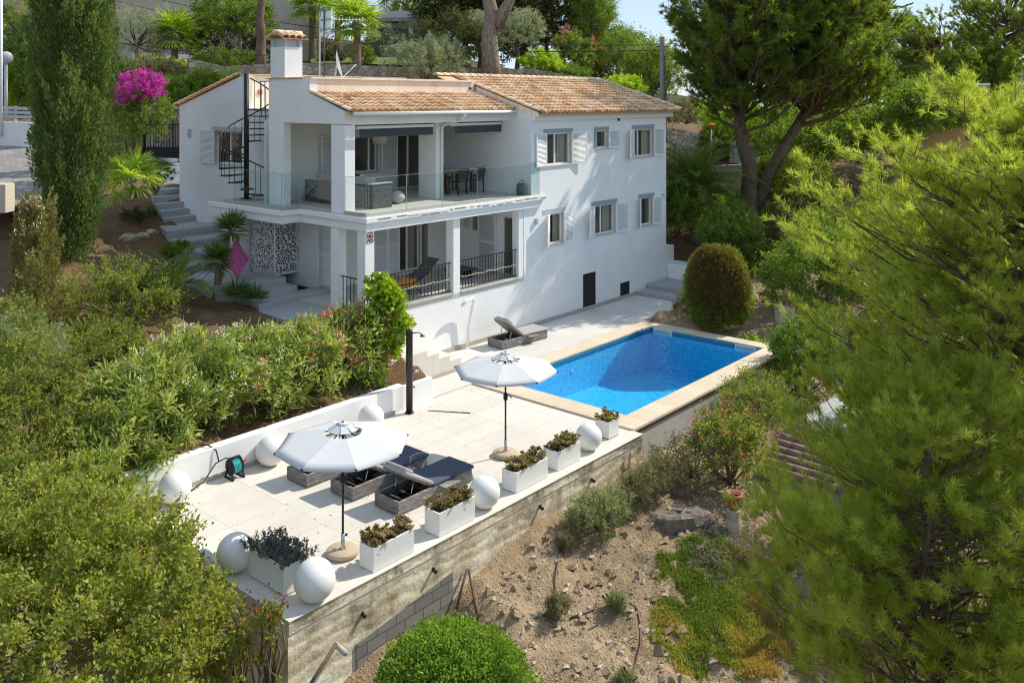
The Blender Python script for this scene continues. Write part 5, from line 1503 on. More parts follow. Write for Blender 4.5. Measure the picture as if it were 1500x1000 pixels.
cbm = MB(); cbm.tube([(-6.9, -2.88, TZ + .02), (-6.6, -2.86, TZ + .10), (-6.3, -2.80, TZ + .36), (-6.1, -2.84, TZ + .42), (-5.98, -2.92, TZ + .38)], .014, 8)
solo(cbm, 'garden_hose', M['cable'], 'thin dark hose arching from the terrace floor to the hose reel', 'hose', None, 0, (-6.5, -2.85, TZ))
cbm = MB(); cbm.tube([(-6.45, -2.40, -1.13), (-6.35, -2.58, -1.10), (-6.25, -2.73, -1.2), (-6.2, -2.76, -1.45)], .014, 8)
solo(cbm, 'black_cable', M['cable'], 'short black cable hanging over the top of the white garden wall', 'cable', None, 0, (-6.3, -2.7, -1.2))
# dark strip that paints the shadow gap at a low terrace step
mb = MB(); mb.bar((-.58, -3.15, TZ + .004), (-.02, -4.1, TZ + .012), .03, .014)
solo(mb, 'step_shadow_strip', M['dark_metal'], 'thin dark painted shadow strip in the terrace floor near the shower', 'painted shadow strip', None, 0, (-.3, -3.6, TZ))

# ------------------------------------------------------------------ balcony furniture
BZ = 2.777
so = thing('rattan_sofa', 'dark rattan corner sofa with pale cushions on the upper balcony', 'sofa', (1.7, 3, BZ))
B = lambda mb, n, m, p, bv=0: mb.build(n, m, p, bv)
B(MB().box(1.22, 2.0, 1.12, 1.30, BZ, BZ + .72).box(1.22, 1.40, 1.302, 4.5, BZ, BZ + .70).box(1.402, 2.0, 1.302, 4.5, BZ, BZ + .30).box(2.002, 3.6, 3.9, 4.5, BZ, BZ + .30).box(2.002, 3.6, 4.502, 4.68, BZ, BZ + .70), 'frame', M['wicker_dark'], so, .015)
for i in range(3): B(MB().box(1.41, 2.02, 1.32 + i * .88, 2.18 + i * .88, BZ + .302, BZ + .44), 'seat_cushion', M['cushion'], so, .04)
for i in range(2): B(MB().box(2.03 + i * .78, 2.79 + i * .78, 3.92, 4.48, BZ + .302, BZ + .44), 'seat_cushion', M['cushion'], so, .04)
for i in range(3): B(MB().obox((1.46, 1.80 + i * .9, BZ + .66), (.25, 0, 1), (0, 1, 0), (1, 0, -.25), .26, .42, .08), 'back_cushion', M['cushion'], so, .05)
B(MB().box(1.20, 2.02, 1.10, 1.32, BZ + .722, BZ + .77), 'arm_cushion', M['taupe'], so, .035)
for i, (x, y, r, m) in enumerate([(1.75, 2.1, .5, 'stripe'), (1.8, 2.75, .3, 'cushion'), (2.35, 4.3, 1.4, 'stripe'), (3.0, 4.32, 1.5, 'chair')]):
    B(MB().obox((x, y, BZ + .66), (math.cos(r), math.sin(r), 0), (-math.sin(r) * .8, math.cos(r) * .8, .5), (.3, 0, 1), .06, .24, .22), 'throw_pillow', M[m], so, .05)
pf = MB(); pf.sphere((2.72, 1.72, BZ + .2), .26, 24, 16, .78); solo(pf, 'pouf', M['cushion'], 'round cream pouf standing beside the rattan sofa', 'pouf', None, 0, (2.72, 1.72, BZ))
tb = thing('dining_table', 'wooden topped dining table with dark legs on the upper balcony', 'table', (6.25, 2.75, BZ))
B(MB().box(5.55, 6.95, 2.32, 3.2, BZ + .70, BZ + .74), 'table_top', M['wood'], tb, .006)
for x in (5.62, 6.88):
    for y in (2.40, 3.12): B(MB().box(x - .035, x + .035, y - .035, y + .035, BZ, BZ + .698), 'leg', M['dark_metal'], tb)
def make_chair():
    o = thing('dining_chair', 'dark dining chair', 'chair', (0, 0, 0), 'dark chairs around the balcony table')
    for x in (-.22, .22):
        B(MB().bar((x, -.23, 0), (x, -.20, .45), .035).bar((x, -.20, .45), (x, -.30, .92), .035), 'leg', M['dark_metal'], o)
        B(MB().bar((x, .23, 0), (x, .21, .62), .035), 'leg', M['dark_metal'], o)
        B(MB().bar((x, -.24, .64), (x, .24, .62), .045, .025), 'armrest', M['dark_metal'], o)
    B(MB().box(-.22, .22, -.21, .24, .43, .46), 'seat', M['chair'], o, .008)
    B(MB().obox((0, -.255, .72), (1, 0, 0), (0, -.2, 1), (0, 1, .2), .215, .20, .008), 'backrest', M['chair'], o)
    return o
place_copies(make_chair(), [((5.85, 2.05, BZ), 0, 1, 'dark mesh dining chair on the near side of the table, closest to the white column'),
                            ((6.65, 2.0, BZ), .1, 1, 'dark mesh dining chair on the near side of the table, closest to the villa wall'),
                            ((5.85, 3.5, BZ), math.pi, 1, 'dark dining chair on the far side of the table, left one'),
                            ((6.6, 3.5, BZ), math.pi - .1, 1, 'dark dining chair on the far side of the table, right one')])
lt = thing('lantern', 'dark woven basket lantern standing at the right end of the upper balcony', 'lantern', (7.12, .25, BZ))
B(MB().lathe([(.13, 0), (.16, .05), (.17, .2), (.16, .36), (.13, .40)], (7.12, .25, BZ), 16), 'basket', M['wicker_dark'], lt)
B(MB().tube([(7.0, .25, BZ + .38), (7.03, .25, BZ + .47), (7.12, .25, BZ + .5), (7.21, .25, BZ + .47), (7.24, .25, BZ + .38)], .01, 6), 'handle', M['black'], lt)
pn = thing('pendant_lamp', 'cream pendant lampshade hanging under the balcony ceiling', 'lamp', (3.3, 3.2, 4.75))
B(MB().lathe([(.22, 0), (.30, .34)], (3.3, 3.2, 4.58), 24), 'lamp_shade', M['cushion'], pn)
B(MB().tube([(3.3, 3.2, 4.92), (3.3, 3.2, 5.36)], .01, 6), 'cord', M['black'], pn)
# loggia furniture
ch = thing('lounge_chair', 'low black woven lounge chair draped with an ochre throw behind the loggia railing', 'chair', (2.6, 1.1, 0))
mb = MB()
mb.tube([(1.4, .8, .0), (1.5, .82, .42), (2.6, .8, .38), (3.3, .85, .62), (3.75, .9, .95)], .018, 8); mb.tube([(1.4, 1.4, .0), (1.5, 1.4, .42), (2.6, 1.4, .38), (3.3, 1.4, .62), (3.75, 1.4, .95)], .018, 8)
for p in ((2.6, .8), (2.6, 1.4)): mb.tube([(p[0], p[1], .38), (p[0] + .35, p[1], 0)], .018, 8)
B(mb, 'frame', M['black'], ch)
B(MB().sheet([[(1.5 + 2.25 * t, y, .40 - .06 * math.sin(3.1 * t) + (.57 * max(0, (t - .55) / .45) ** 1.4) + .02) for t in [i / 14. for i in range(15)]] for y in (.82, 1.1, 1.4)]), 'seat', M['wicker_dark'], ch)
B(MB().sheet([[(1.55 + 1.25 * i / 14., .76 + .68 * j / 8. + .02 * math.sin(i), .47 + .03 * math.sin(i * .9 + j) - .18 * (j == 0)) for i in range(15)] for j in range(9)]), 'throw', M['throw'], ch)
solo(MB().box(5.0, 5.9, 1.2, 1.9, .28, .34).box(5.1, 5.15, 1.3, 1.8, 0, .28).box(5.75, 5.8, 1.3, 1.8, 0, .28), 'low_table', M['dark_metal'], 'low dark table on the loggia floor, behind the right hand railing', 'table', None, .005, (5.4, 1.5, 0))
def lights_string(x0, x1, n, label):
    o = thing('string_lights', label, 'string lights', (x0, .085, .5), 'string lights on the loggia railings')
    mb = MB(); mb.tube([(x0 + (x1 - x0) * i / n, .075, .50 - .05 * math.sin(math.pi * ((i * 4. / n) % 1))) for i in range(n + 1)], .005, 4)
    B(mb, 'wire', M['white'], o)
    mb = MB()
    q = None
    for i in range(n):
        q = MB(); q.sphere((x0 + (x1 - x0) * (i + .5) / n, .07, .47), .022, 8, 6); B(q, 'bulb', M['bulb'], o)
M['bulb'] = m_plain('pale yellow bulb', (.75, .7, .42), .3)
lights_string(.45, 3.45, 20, 'string of pale bulbs along the railing in front of the lounge chair')
lights_string(3.95, 6.6, 18, 'string of pale bulbs along the railing nearest the villa windows')
# pink air mattress leaning against the pier on the stair landing
pk = thing('air_mattress', 'pink inflatable air mattress with blue dots leaning on the landing behind a yucca', 'air mattress', (-.35, 5.6, .5))
mb = MB(); q0 = Vector((-.75, 5.2, .52)); ux = Vector((.52, .30, .42)).normalized(); uz = Vector((-.40, -.05, .80)); uz = (uz - ux * uz.dot(ux)).normalized(); un = ux.cross(uz)
mb.obox(q0 + ux * .35 + uz * .45, ux, uz, un, .42, .44, .06); B(mb, 'mattress', M['pink'], pk, .05)
for i in range(3):
    for j in range(4):
        B(MB().obox(q0 + ux * (.12 + .23 * i) + uz * (.15 + .2 * j), ux, uz, un, .055, .055, .066), 'dot', M['pinkdot'], pk, .02)
# aerial and dish on the roof
an = thing('tv_aerial', 'roof mast with a white and turquoise television aerial', 'aerial', (1.9, 4.6, 5.74))
mb = MB(); mb.tube([(1.9, 4.6, 5.742), (1.9, 4.6, 8.95)], .028, 8); B(mb, 'mast', M['grey_paint'], an)
B(MB().tube([(2.02, 4.52, 5.742), (2.02, 4.52, 9.05)], .022, 8), 'mast', M['rust'], an, 0)
B(MB().bar((2.05, 4.5, 8.75), (3.15, 3.8, 8.75), .025), 'boom', M['white'], an)
for i in range(10):
    p = Vector((2.25 + .095 * i, 4.37 - .06 * i, 8.75)); B(MB().bar(p + Vector((0, 0, -.07)), p + Vector((0, 0, .07)), .012), 'element', M['white'], an)
B(MB().box(2.06, 2.10, 4.2, 4.75, 8.40, 9.05), 'reflector', M['white'], an)
for z in (8.40, 8.72, 9.04): B(MB().bar((2.05, 4.18, z), (2.05, 4.77, z), .06, .04), 'turquoise_clip', M['teal'], an)
ds = thing('satellite_dish', 'white satellite dish seen edge on at the foot of the roof mast', 'satellite dish', (2.2, 4.2, 6.72))
mb = MB(); ax = Vector((.79, -.60, .22)).normalized(); s1 = ax.cross(Vector((0, 0, 1))).normalized(); s2 = s1.cross(ax)
cc = Vector((2.25, 4.15, 7.22)); rows = []
for i in range(7):
    r = .48 * i / 6.; rows.append([cc + ax * (.10 * (r / .48) ** 2) + s1 * r * math.cos(a) + s2 * r * math.sin(a) for a in [2 * math.pi * k / 28 for k in range(29)]])
mb.sheet(rows); B(mb, 'dish', M['white'], ds)
B(MB().tube([cc - s2 * .45 + ax * .1, cc + ax * .62 - s2 * .12], .015, 6), 'feed_arm', M['white'], ds)
B(MB().box(-.05, .05, -.05, .05, -.04, .04), 'feed_horn', M['white'], ds).location = cc + ax * .62 - s2 * .12 - Vector(ds.location)
B(MB().tube([(2.2, 4.2, 6.70), cc], .03, 8), 'bracket', M['grey_paint'], ds)
# ------------------------------------------------------------------ planting around the terrace
def on(x, y, dz=-.05): return (x, y, gz(x, y) + dz)
# big mastic bush and its neighbours at the lower left
bush('mastic_bush', 'huge yellow green mastic bush filling the lower left corner below the terrace', 'bush', on(-10.85, -6.75), (2.3, 2.3, 2.2), 640, 130, .075, .042, M['lentisk'], .19, 21, 'bushes on the slope left of the terrace', zc=1.75, flat=-.45, flowers=[(M['berry'], 60, .05, .03, 'berries')])
bush('mastic_bush', 'light green bush leaning over the left corner of the white garden wall', 'bush', on(-10.0, -3.9), (1.35, 1.25, 1.6), 210, 110, .085, .05, M['lentisk'], .19, 22, 'bushes on the slope left of the terrace', zc=1.05, flowers=[(M['berry'], 40, .05, .03, 'berries')])
bush('mastic_bush', 'dull green reddish bush at the left edge below the silvery grey green bush', 'bush', on(-11.6, -3.2), (1.7, 1.6, 2.0), 260, 100, .085, .045, M['lentisk_b'], .20, 23, 'bushes on the slope left of the terrace', zc=1.7, flowers=[(M['berry'], 90, .05, .028, 'berries')])
bush('mastic_bush', 'tall pale reddish green bush left of the oleander hedge', 'bush', on(-9.6, -1.5), (1.2, 1.2, 2.0), 220, 90, .09, .042, M['lentisk_b'], .20, 24, 'bushes on the slope left of the terrace', zc=1.6, flowers=[(M['berry'], 50, .05, .028, 'berries')])
bush('silver_bush', 'silvery grey green bush at the left edge, middle height of the photo', 'bush', on(-9.0, 1.0), (1.15, 1.1, 1.4), 260, 90, .10, .024, M['greyshrub'], .24, 25, 'bushes on the slope left of the terrace', zc=.7, up=.7)
bush('wild_bush', 'green bush with small bright leaves at the left edge below the street wall', 'bush', on(-9.2, 2.9), (.9, .9, .9), 130, 70, .10, .05, M['mid'], .2, 26, zc=.6)
bush('mastic_sprig', 'thin sprigs with dark red berries rising beside the front left terrace corner', 'bush', (-8.67, -8.26, -2.63), (.2, .2, .75), 16, 40, .07, .042, M['lentisk'], .10, 27, zc=.55, flowers=[(M['berry'], 30, .06, .03, 'berries')])
bush('mastic_sprig', 'reddish leafy sprig standing alone left of the lower terrace wall', 'bush', (-8.95, -7.94, -2.73), (.16, .16, .8), 10, 40, .07, .042, M['lentisk'], .09, 28, zc=.75, flowers=[(M['berry'], 26, .06, .03, 'berries')])
bush('broom_bush', 'loose dull yellow green bush on the bank right of the small cypress', 'bush', on(-5.2, 3.2), (1.5, 1.3, .95), 170, 70, .10, .036, M['lentisk_b'], .24, 29, zc=.35, up=.4)
bush('broom_bush', 'dull green bush between the cypress and the oleander hedge', 'bush', on(-6.9, 1.6), (1.1, 1.1, .7), 140, 80, .10, .04, M['lentisk_b'], .22, 30, zc=.3, up=.4)
feather_palm('small_palm', 'small young palm with arching fronds below the garden stairs', on(-3.35, 4.3), .45, 15, 1.5, 31, .12, nleaf=34, ll=.34)
# oleander hedge, one shrub after the other
OL = [(-8.55, -1.85, 1.05, 1.0, .80, 'left end', [(M['whiteflower'], 10), (M['pinkflower'], 8)]), (-7.2, -1.45, 1.15, 1.1, .90, 'second from the left', [(M['whiteflower'], 18), (M['pinkflower'], 5)]), (-5.75, -1.25, 1.2, 1.15, 1.0, 'third from the left', [(M['whiteflower'], 90)]),
      (-4.35, -1.2, 1.15, 1.1, 1.02, 'fourth from the left', [(M['whiteflower'], 70), (M['pinkflower'], 25)]), (-2.95, -1.25, 1.1, 1.0, .95, 'second from the right', [(M['whiteflower'], 30), (M['pinkflower'], 60)]), (-1.55, -1.2, 1.0, .85, .85, 'right end', [(M['pinkflower'], 110)])]
OLN = ['oleander at the left end of the hedge, mostly leaves', 'oleander with few white flowers, second from the left end of the hedge', 'oleander with most white flowers, in the left middle of the hedge', 'oleander with white flowers in the right middle of the hedge, below the yuccas', 'oleander with scattered pink flowers, second from the right end of the hedge', 'oleander covered with pink flowers at the right end of the hedge']
for i, ((x, y, a, b, c, _, fl), nm) in enumerate(zip(OL, OLN)):
    o = bush('oleander', nm, 'oleander', on(x, y), (a, b, c), 170, 60, .215, .044, M['olean'], .22, 40 + i, 'oleander shrubs of the hedge', zc=c * .75, up=.35, flat=-.95,
             flowers=[(m, k, .06, .045, 'pink_flowers' if m == M['pinkflower'] else 'white_flowers') for m, k in fl])
bush('broadleaf_shrub', 'shrub with broad glossy leaves left of the shower pole', 'bush', on(-.55, -1.55), (.52, .5, 1.05), 120, 22, .19, .13, M['fiddle'], .13, 48, zc=1.25, up=.1, flat=-.8)
bush('low_shrub', 'small green shrub at the foot of the broad leaved shrub by the garden wall', 'bush', on(-1.6, -2.1), (.5, .3, .35), 40, 40, .10, .04, M['mid'], .1, 49, zc=.25)
# cypresses
cypress('cypress', 'tall thick dark green cypress beside the garden stairs, cut off by the top edge', 'cypress', on(-5.75, 5.4), 11.5, .82, 950, M['cypress'], 51, 170, 'cypress trees', L=.10, W=.034, plume=1.0,
        prof=lambda t: np.interp(t, [0, .08, .2, .4, .55, .75, .9, 1], [.3, .48, .78, 1.0, 1.0, .88, .6, .12]))
cypress('cypress', 'narrow green cypress right behind the tall one, beside the magenta bougainvillea', 'cypress', (-1.48, 11.11, 3.7), 3.4, .42, 110, M['cypress'], 52, 60, 'cypress trees', plume=.5)
cypress('cypress', 'small greyish half bare cypress in front of the tall one', 'cypress', on(-7.55, 3.1), 3.0, .42, 120, M['cypress_b'], 53, 70, 'cypress trees', plume=.6)
cypress('cypress', 'smallest cypress, at the left of the greyish one near the kerb', 'cypress', on(-8.0, 2.2), 2.0, .25, 60, M['cypress_b'], 54, 60, 'cypress trees', plume=.5)
# garden beside the stairs
fan_palm('fan_palm', 'low fan palm with bright green fans between the cypress and the stairs', (-2.29, 8.99, 2.96), .4, 18, .9, 55, .14, lp=.6)
bush('clipped_shrub', 'small rounded dark shrub at the top of the garden stairs', 'bush', (-0.57, 10.83, 2.69), (.62, .55, .5), 120, 60, .05, .03, M['mid'], .1, 56, zc=.7)
bush('low_shrub', 'low dark shrub on the shaded earth beside the stairs', 'bush', (-0.7, 11.74, 1.72), (.6, .4, .25), 60, 50, .06, .03, M['dark'], .1, 57, zc=.15)
bush('low_shrub', 'low dark green plant next to the stair edge above the yuccas', 'bush', (-1.37, 7.92, 0.87), (.5, .45, .35), 60, 50, .07, .03, M['mid'], .1, 58, zc=.2)
for i, (px, s) in enumerate((( (-2.06, 9.71, 1.35), .34), ( (-1.5, 9.98, 1.32), .28), ( (-0.94, 10.41, 1.36), .22))):
    rgk = np.random.RandomState(60 + i); mb = MB(); mb.sphere((0, 0, 0), s, 9, 6, .55)
    mb.v = [(v[0] * (1 + rgk.uniform(-.25, .25)) + px[0], v[1] * (1 + rgk.uniform(-.25, .25)) + px[1], v[2] * (1 + rgk.uniform(-.2, .2)) + px[2] + .05) for v in mb.v]; mb.sm = [False] * len(mb.sm)
    solo(mb, 'rock', M['rock'], ['largest flat rock on the earth bank below the cypress', 'middle rock on the earth bank, between two others', 'smallest rock on the earth bank, nearest the stairs'][i], 'rock', 'rocks on the earth bank', 0, px)
yucca('yucca', 'tall yucca with two spiky heads in front of the stair landing', (-1.96, 4.62, -0.09), [(-1.19, 4.95, 2.16), (-1.77, 4.71, 1.34)], .62, 61, 'yuccas below the stair landing', 150)
yucca('yucca', 'low yucca rosette at the foot of the tall one, left', (-1.84, 3.57, 0.21), [(-1.84, 3.57, 0.37)], .62, 62, 'yuccas below the stair landing', 120)
yucca('yucca', 'low yucca rosette beside the side terrace step, right one', (-1.63, 3.01, 0.14), [(-1.63, 3.01, 0.3)], .52, 63, 'yuccas below the stair landing', 110)

# ------------------------------------------------------------------ right of the pool
tp = thing('topiary', 'clipped egg shaped conifer at the pool corner, green with a russet face', 'topiary', on(11.65, -4.85))
tb_ = Vector(tp.location)
def egg(seed, keep, mat, name, n, vs=0):
    f = Fol(seed); rg = f.rg; u = rdir(rg, n, -.8)
    r = 1 + .05 * np.cos(5 * u[:, 0] + 3 * u[:, 2]) + .03 * np.cos(9 * u[:, 1] - 4 * u[:, 2]) + rg.normal(size=n) * .045
    dp = unit(np.array([[-.80, -.35, .5]]))[0]
    m = (u @ dp + .22 * np.sin(7 * u[:, 0] + 1) * np.sin(6 * u[:, 2]) + rg.normal(size=n) * .12) > .45
    k = m if keep else ~m
    u = u[k]; r = r[k]; sq = np.where(u[:, 2] > 0, 1.55, 1.2)
    P_ = np.array([tb_.x, tb_.y, tb_.z + 1.3]) + u * (np.stack([1.02 * r, 1.02 * r, sq * r], 1))
    cl = .5 + .5 * np.sin(u[:, 0] * 19) * np.sin(u[:, 1] * 17) * np.sin(u[:, 2] * 21)
    ii = np.repeat(np.arange(len(u)), 9); mm = len(ii)
    f.leaves(P_[ii] + rg.normal(size=(mm, 3)) * .05, u[ii] + rg.normal(size=(mm, 3)) * .6 + [0, 0, .35], .10, .035, .1 + .45 * cl[ii] + .45 * rg.rand(mm))
    return f.build(name, mat, tp)
egg(71, False, M['topiary'], 'green_foliage', 5200); egg(72, True, M['topiary_red'], 'russet_foliage', 5200)
mb = MB(); mb.sphere((tb_.x, tb_.y, tb_.z + 1.25), .88, 20, 12, 1.2); mb.build('inner_branches', M['twig'], tp)
bush('low_shrub', 'low dry dark shrub on the planting bed between deck and topiary', 'bush', on(12.3, -3.5), (.95, .45, .5), 120, 60, .06, .03, M['dry'], .12, 73, zc=.35)
bush('low_shrub', 'small leafy ground plant at the pool corner in front of the topiary', 'bush', on(11.2, -6.4), (.7, .6, .2), 70, 40, .07, .035, M['lime'], .1, 74, zc=.15)
mb = MB(); mb.extrude([(12.9, -6.6, -1.9), (13.6, -6.9, -1.95), (13.6, -6.75, -1.2), (13.1, -6.45, -1.1)], (.1, .3, .05)); solo(mb, 'garden_boulder', M['rock'], 'leaning grey boulder right of the topiary', 'rock', None, .05, (13.2, -6.6, -1.9))
bush('garden_shrub', 'leafy light green shrub right of the topiary, under the big pine', 'bush', on(15.6, -6.6), (1.9, 1.7, 1.5), 260, 60, .13, .055, M['mid'], .3, 75, zc=1.4)
bush('garden_shrub', 'bright green leafy shrub against the far villa corner', 'bush', on(17.6, -2.2), (1.2, 1.0, 1.5), 160, 50, .16, .06, M['mid'], .26, 76, zc=1.4)
bush('garden_shrub', 'dark green shrub under the date palm', 'bush', on(20.0, -3.2), (1.6, 1.5, .8), 160, 60, .14, .06, M['dark'], .3, 77, zc=.6)
bush('garden_shrub', 'tall dark leafy shrub at the foot of the forked pine', 'bush', on(22.2, -4.2), (1.5, 1.4, 1.1), 170, 60, .16, .06, M['mid'], .3, 78, zc=.8)
bush('garden_shrub', 'deep green shrub between topiary and the foreground pine', 'bush', on(18.2, -8.2), (2.6, 2.2, 1.9), 320, 60, .14, .055, M['mid'], .34, 79, zc=1.7)
bush('garden_shrub', 'dark ground shrub behind the pool end, under the pine boughs', 'bush', on(13.8, -10.4), (2.2, 1.8, .9), 240, 60, .12, .05, M['dark'], .3, 80, zc=.8)
feather_palm('date_palm', 'date palm with dark arching fronds behind the far villa corner', on(20.3, .9), 2.4, 64, 3.3, 81, .3, nleaf=56, ll=.55)
bush('garden_shrub', 'dark leafy shrub at the villa corner, under the date palm fronds', 'bush', (18.62, 0.82, -0.01), (1.2, 1.0, 1.2), 150, 60, .15, .06, M['mid'], .26, 180, zc=1.0)
bush('garden_shrub', 'dark shrub behind the date palm, below the parked car', 'bush', (23.75, 3.28, 1.05), (2.0, 1.4, 1.2), 200, 60, .15, .06, M['dark'], .28, 181, zc=.8)
# shrubs along the outside of the pool wall
bush('hedge_shrub', 'dull green shrub leaning on the outer pool wall', 'bush', on(6.3, -8.75), (1.55, .75, .85), 220, 70, .06, .032, M['lentisk_b'], .2, 82, zc=.75)
bush('hedge_shrub', 'dark glossy shrub at the right end of the outer pool wall', 'bush', on(9.6, -8.7), (1.1, .9, 1.25), 220, 70, .08, .05, M['mid'], .2, 83, zc=1.0)
bush('berry_shrub', 'loose shrub with small red flowers below the front pool corner', 'bush', on(2.85, -9.75), (.95, .9, .8), 110, 60, .085, .048, M['lentisk_b'], .19, 84, zc=.85, up=.5, flowers=[(M['redflower'], 34, .05, .035, 'red_flowers')])
bush('berry_shrub', 'brown green undergrowth below the red flowered shrub', 'bush', on(2.0, -9.3), (1.0, .7, .5), 130, 60, .06, .03, M['dry'], .16, 85, zc=.4)
# scrub on the bare slope
bush('dry_scrub', 'grey green scrub growing against the retaining wall', 'bush', on(-1.25, -8.85), (.8, .4, .45), 170, 60, .07, .02, M['greyshrub'], .13, 86, 'scrub on the bare slope', zc=.28, up=.9)
bush('dry_scrub', 'brown dry scrub right of the grey green one, near the pool wall', 'bush', on(.35, -8.95), (.85, .4, .45), 150, 50, .08, .018, M['dry'], .13, 87, 'scrub on the bare slope', zc=.25, up=.9)
for i, (p, r, lab) in enumerate(((( (-2.37, -8.84, -2.73)), .25, 'small round dry tuft high on the slope, close to the wall'), (( (-3.66, -9.71, -3.16)), .36, 'dry tuft in the middle of the slope, left of the other one'), (( (-2.65, -10.27, -3.23)), .27, 'small grey green tuft in the middle of the slope, beside the black hose'), (( (-3.86, -11.25, -3.67)), .3, 'grey green tuft at the bottom edge of the photo'))):
    bush('dry_tuft', lab, 'bush', p, (r * .5, r * .5, r * .5), 50, 45, .09, .012, M['greyshrub'] if i > 1 else M['dry'], .05, 90 + i, 'scrub on the bare slope', zc=r * .35, up=1.1)
dm = thing('clipped_bush', 'vivid green dome shaped clipped bush at the foot of the retaining wall', 'bush', (-6.48, -9.73, -3.53))
f = Fol(95); rg = f.rg; n = 3600; u = rdir(rg, n, -.25); cB = np.array((-6.48, -9.73, -3.05)); lfb = lumps(rg, 12)
P_ = cB + u * np.array([.93, .93, .86]) * (lfb(u) * (1 + rg.normal(size=n) * .075))[:, None]
ii = np.repeat(np.arange(n), 12); m = len(ii)
f.leaves(P_[ii] + rg.normal(size=(m, 3)) * .055, u[ii] * .8 + rg.normal(size=(m, 3)) * .7 + [0, 0, .3], .062, .034, .1 + .35 * rg.rand(n)[ii] + .55 * rg.rand(m)); f.build('foliage', M['box'], dm)
mb = MB(); mb.sphere(tuple(cB), .80, 18, 12, .75); mb.build('inner_branches', M['twig'], dm)

# ice plants and dead stems: a carpet nobody could count
def carpet(n, seed, corners, mask):
    rg = np.random.RandomState(seed); a, b, c, d = [np.array(q[:2]) for q in corners]
    s = rg.rand(n, 1); t = rg.rand(n, 1)
    p = (a * (1 - s) + b * s) * (1 - t) + (d * (1 - s) + c * s) * t
    k = vnoise(p[:, 0], p[:, 1], .45, seed) + .5 * vnoise(p[:, 0], p[:, 1], .16, seed + 1) + mask * (rg.rand(n) - .5)
    e = np.minimum(np.minimum(s, 1 - s), np.minimum(t, 1 - t))[:, 0]
    return p[k + .9 * np.minimum(e * 4, 1) - .68 > -.05 + .25 * vnoise(p[:, 0] * 1.3, p[:, 1] * 1.3, .3, seed + 7)], rg
QI = ((-0.41, -9.81, -2.96), (1.9, -11.5, -3.43), (-0.48, -13.18, -4.23), (-3.47, -11.4, -3.69))
p, rg = carpet(22000, 101, QI, .8)
f = Fol(102); n = len(p); z = ground_h(p[:, 0], p[:, 1]); ii = np.repeat(np.arange(n), 10); m = len(ii)
patch = np.clip(.42 + vnoise(p[:, 0], p[:, 1], .7, 9) * 2.2 + .5 * vnoise(p[:, 0], p[:, 1], .2, 19) - .10 * (p[:, 1] + 11), 0, 1)
f.leaves(np.stack([p[:, 0], p[:, 1], z + .01], 1)[ii] + f.rg.normal(size=(m, 3)) * [.03, .03, .015], f.rg.normal(size=(m, 3)) * .55 + [0, 0, .8], .085 * f.rg.uniform(.5, 1.2, m), .022, -.05 + .75 * patch[ii] + .32 * f.rg.rand(m))
tag(f.build('ice_plant', M['ice']), 'carpet of yellow, green and reddish ice plants on the lower right slope', 'ground cover', kind='stuff')
p, rg = carpet(9000, 111, ((0.95, -9.32, -2.8), (2.09, -10.95, -3.23), (0.21, -13.29, -4.21), (-1.16, -10.94, -3.35)), .6)
f = Fol(112); n = len(p); z = ground_h(p[:, 0], p[:, 1]); d = f.rg.normal(size=(n, 3)) * .8 + [-.5, -1.0, -.25]
f.leaves(np.stack([p[:, 0], p[:, 1], z + .03 + .03 * f.rg.rand(n)], 1), d, .22 * f.rg.uniform(.4, 1.3, n), .012, f.rg.rand(n))
tag(f.build('dead_stems', M['straw']), 'grey tangle of dead trailing stems on the slope above the ice plants', 'dead stems', kind='stuff')
# dry weeds and litter between the stones
rg = np.random.RandomState(131); n = 1500; X = rg.uniform(-7.2, 3.4, n); Y = rg.uniform(-14.5, -8.3, n)
k_ = vnoise(X, Y, .9, 31) + .6 * (rg.rand(n) - .5) > .05; X, Y = X[k_], Y[k_]; n = len(X); Z = ground_h(X, Y)
f = Fol(132); ii = np.repeat(np.arange(n), 9); m = len(ii); sz = rg.uniform(.4, 1.2, n)[ii]
f.leaves(np.stack([X, Y, Z], 1)[ii] + f.rg.normal(size=(m, 3)) * [.03, .03, .005], f.rg.normal(size=(m, 3)) * [.7, .7, .25] + [0, 0, .55], .11 * sz, .008, f.rg.rand(m))
tag(f.build('dry_weeds', M['dry']), 'thin dry weeds and straw scattered over the bare slope', 'weeds', kind='stuff')
rg = np.random.RandomState(133); n = 5200; X = rg.uniform(-7.2, 4, n); Y = rg.uniform(-14.5, -8.25, n); Z = ground_h(X, Y)
f = Fol(134); f.leaves(np.stack([X, Y, Z + .012], 1), f.rg.normal(size=(n, 3)) * [1, 1, .12], f.rg.uniform(.02, .08, n), f.rg.uniform(.006, .02, n), f.rg.rand(n))
tag(f.build('leaf_litter', M['straw']), 'fallen needles and dry leaf litter on the slope', 'leaf litter', kind='stuff')
rg = np.random.RandomState(141); n = 420; X = np.concatenate([rg.uniform(-8.0, 1.5, 260), rg.uniform(2.8, 16, 160)]); Y = np.concatenate([rg.uniform(-7.7, -2.8, 260), rg.uniform(-2.4, -.1, 160)]); Z = np.where(X < 1.6, -1.794, -1.754)
f = Fol(142); f.leaves(np.stack([X, Y, Z], 1), np.stack([rg.normal(size=n), rg.normal(size=n), .05 * rg.rand(n)], 1), rg.uniform(.025, .07, n), rg.uniform(.01, .022, n), rg.rand(n), fold=np.broadcast_to(np.array([0, 0, 1.]), (n, 3)))
tag(f.build('fallen_leaves', M['dry']), 'small fallen leaves scattered over the terrace and pool deck', 'fallen leaves', kind='stuff')
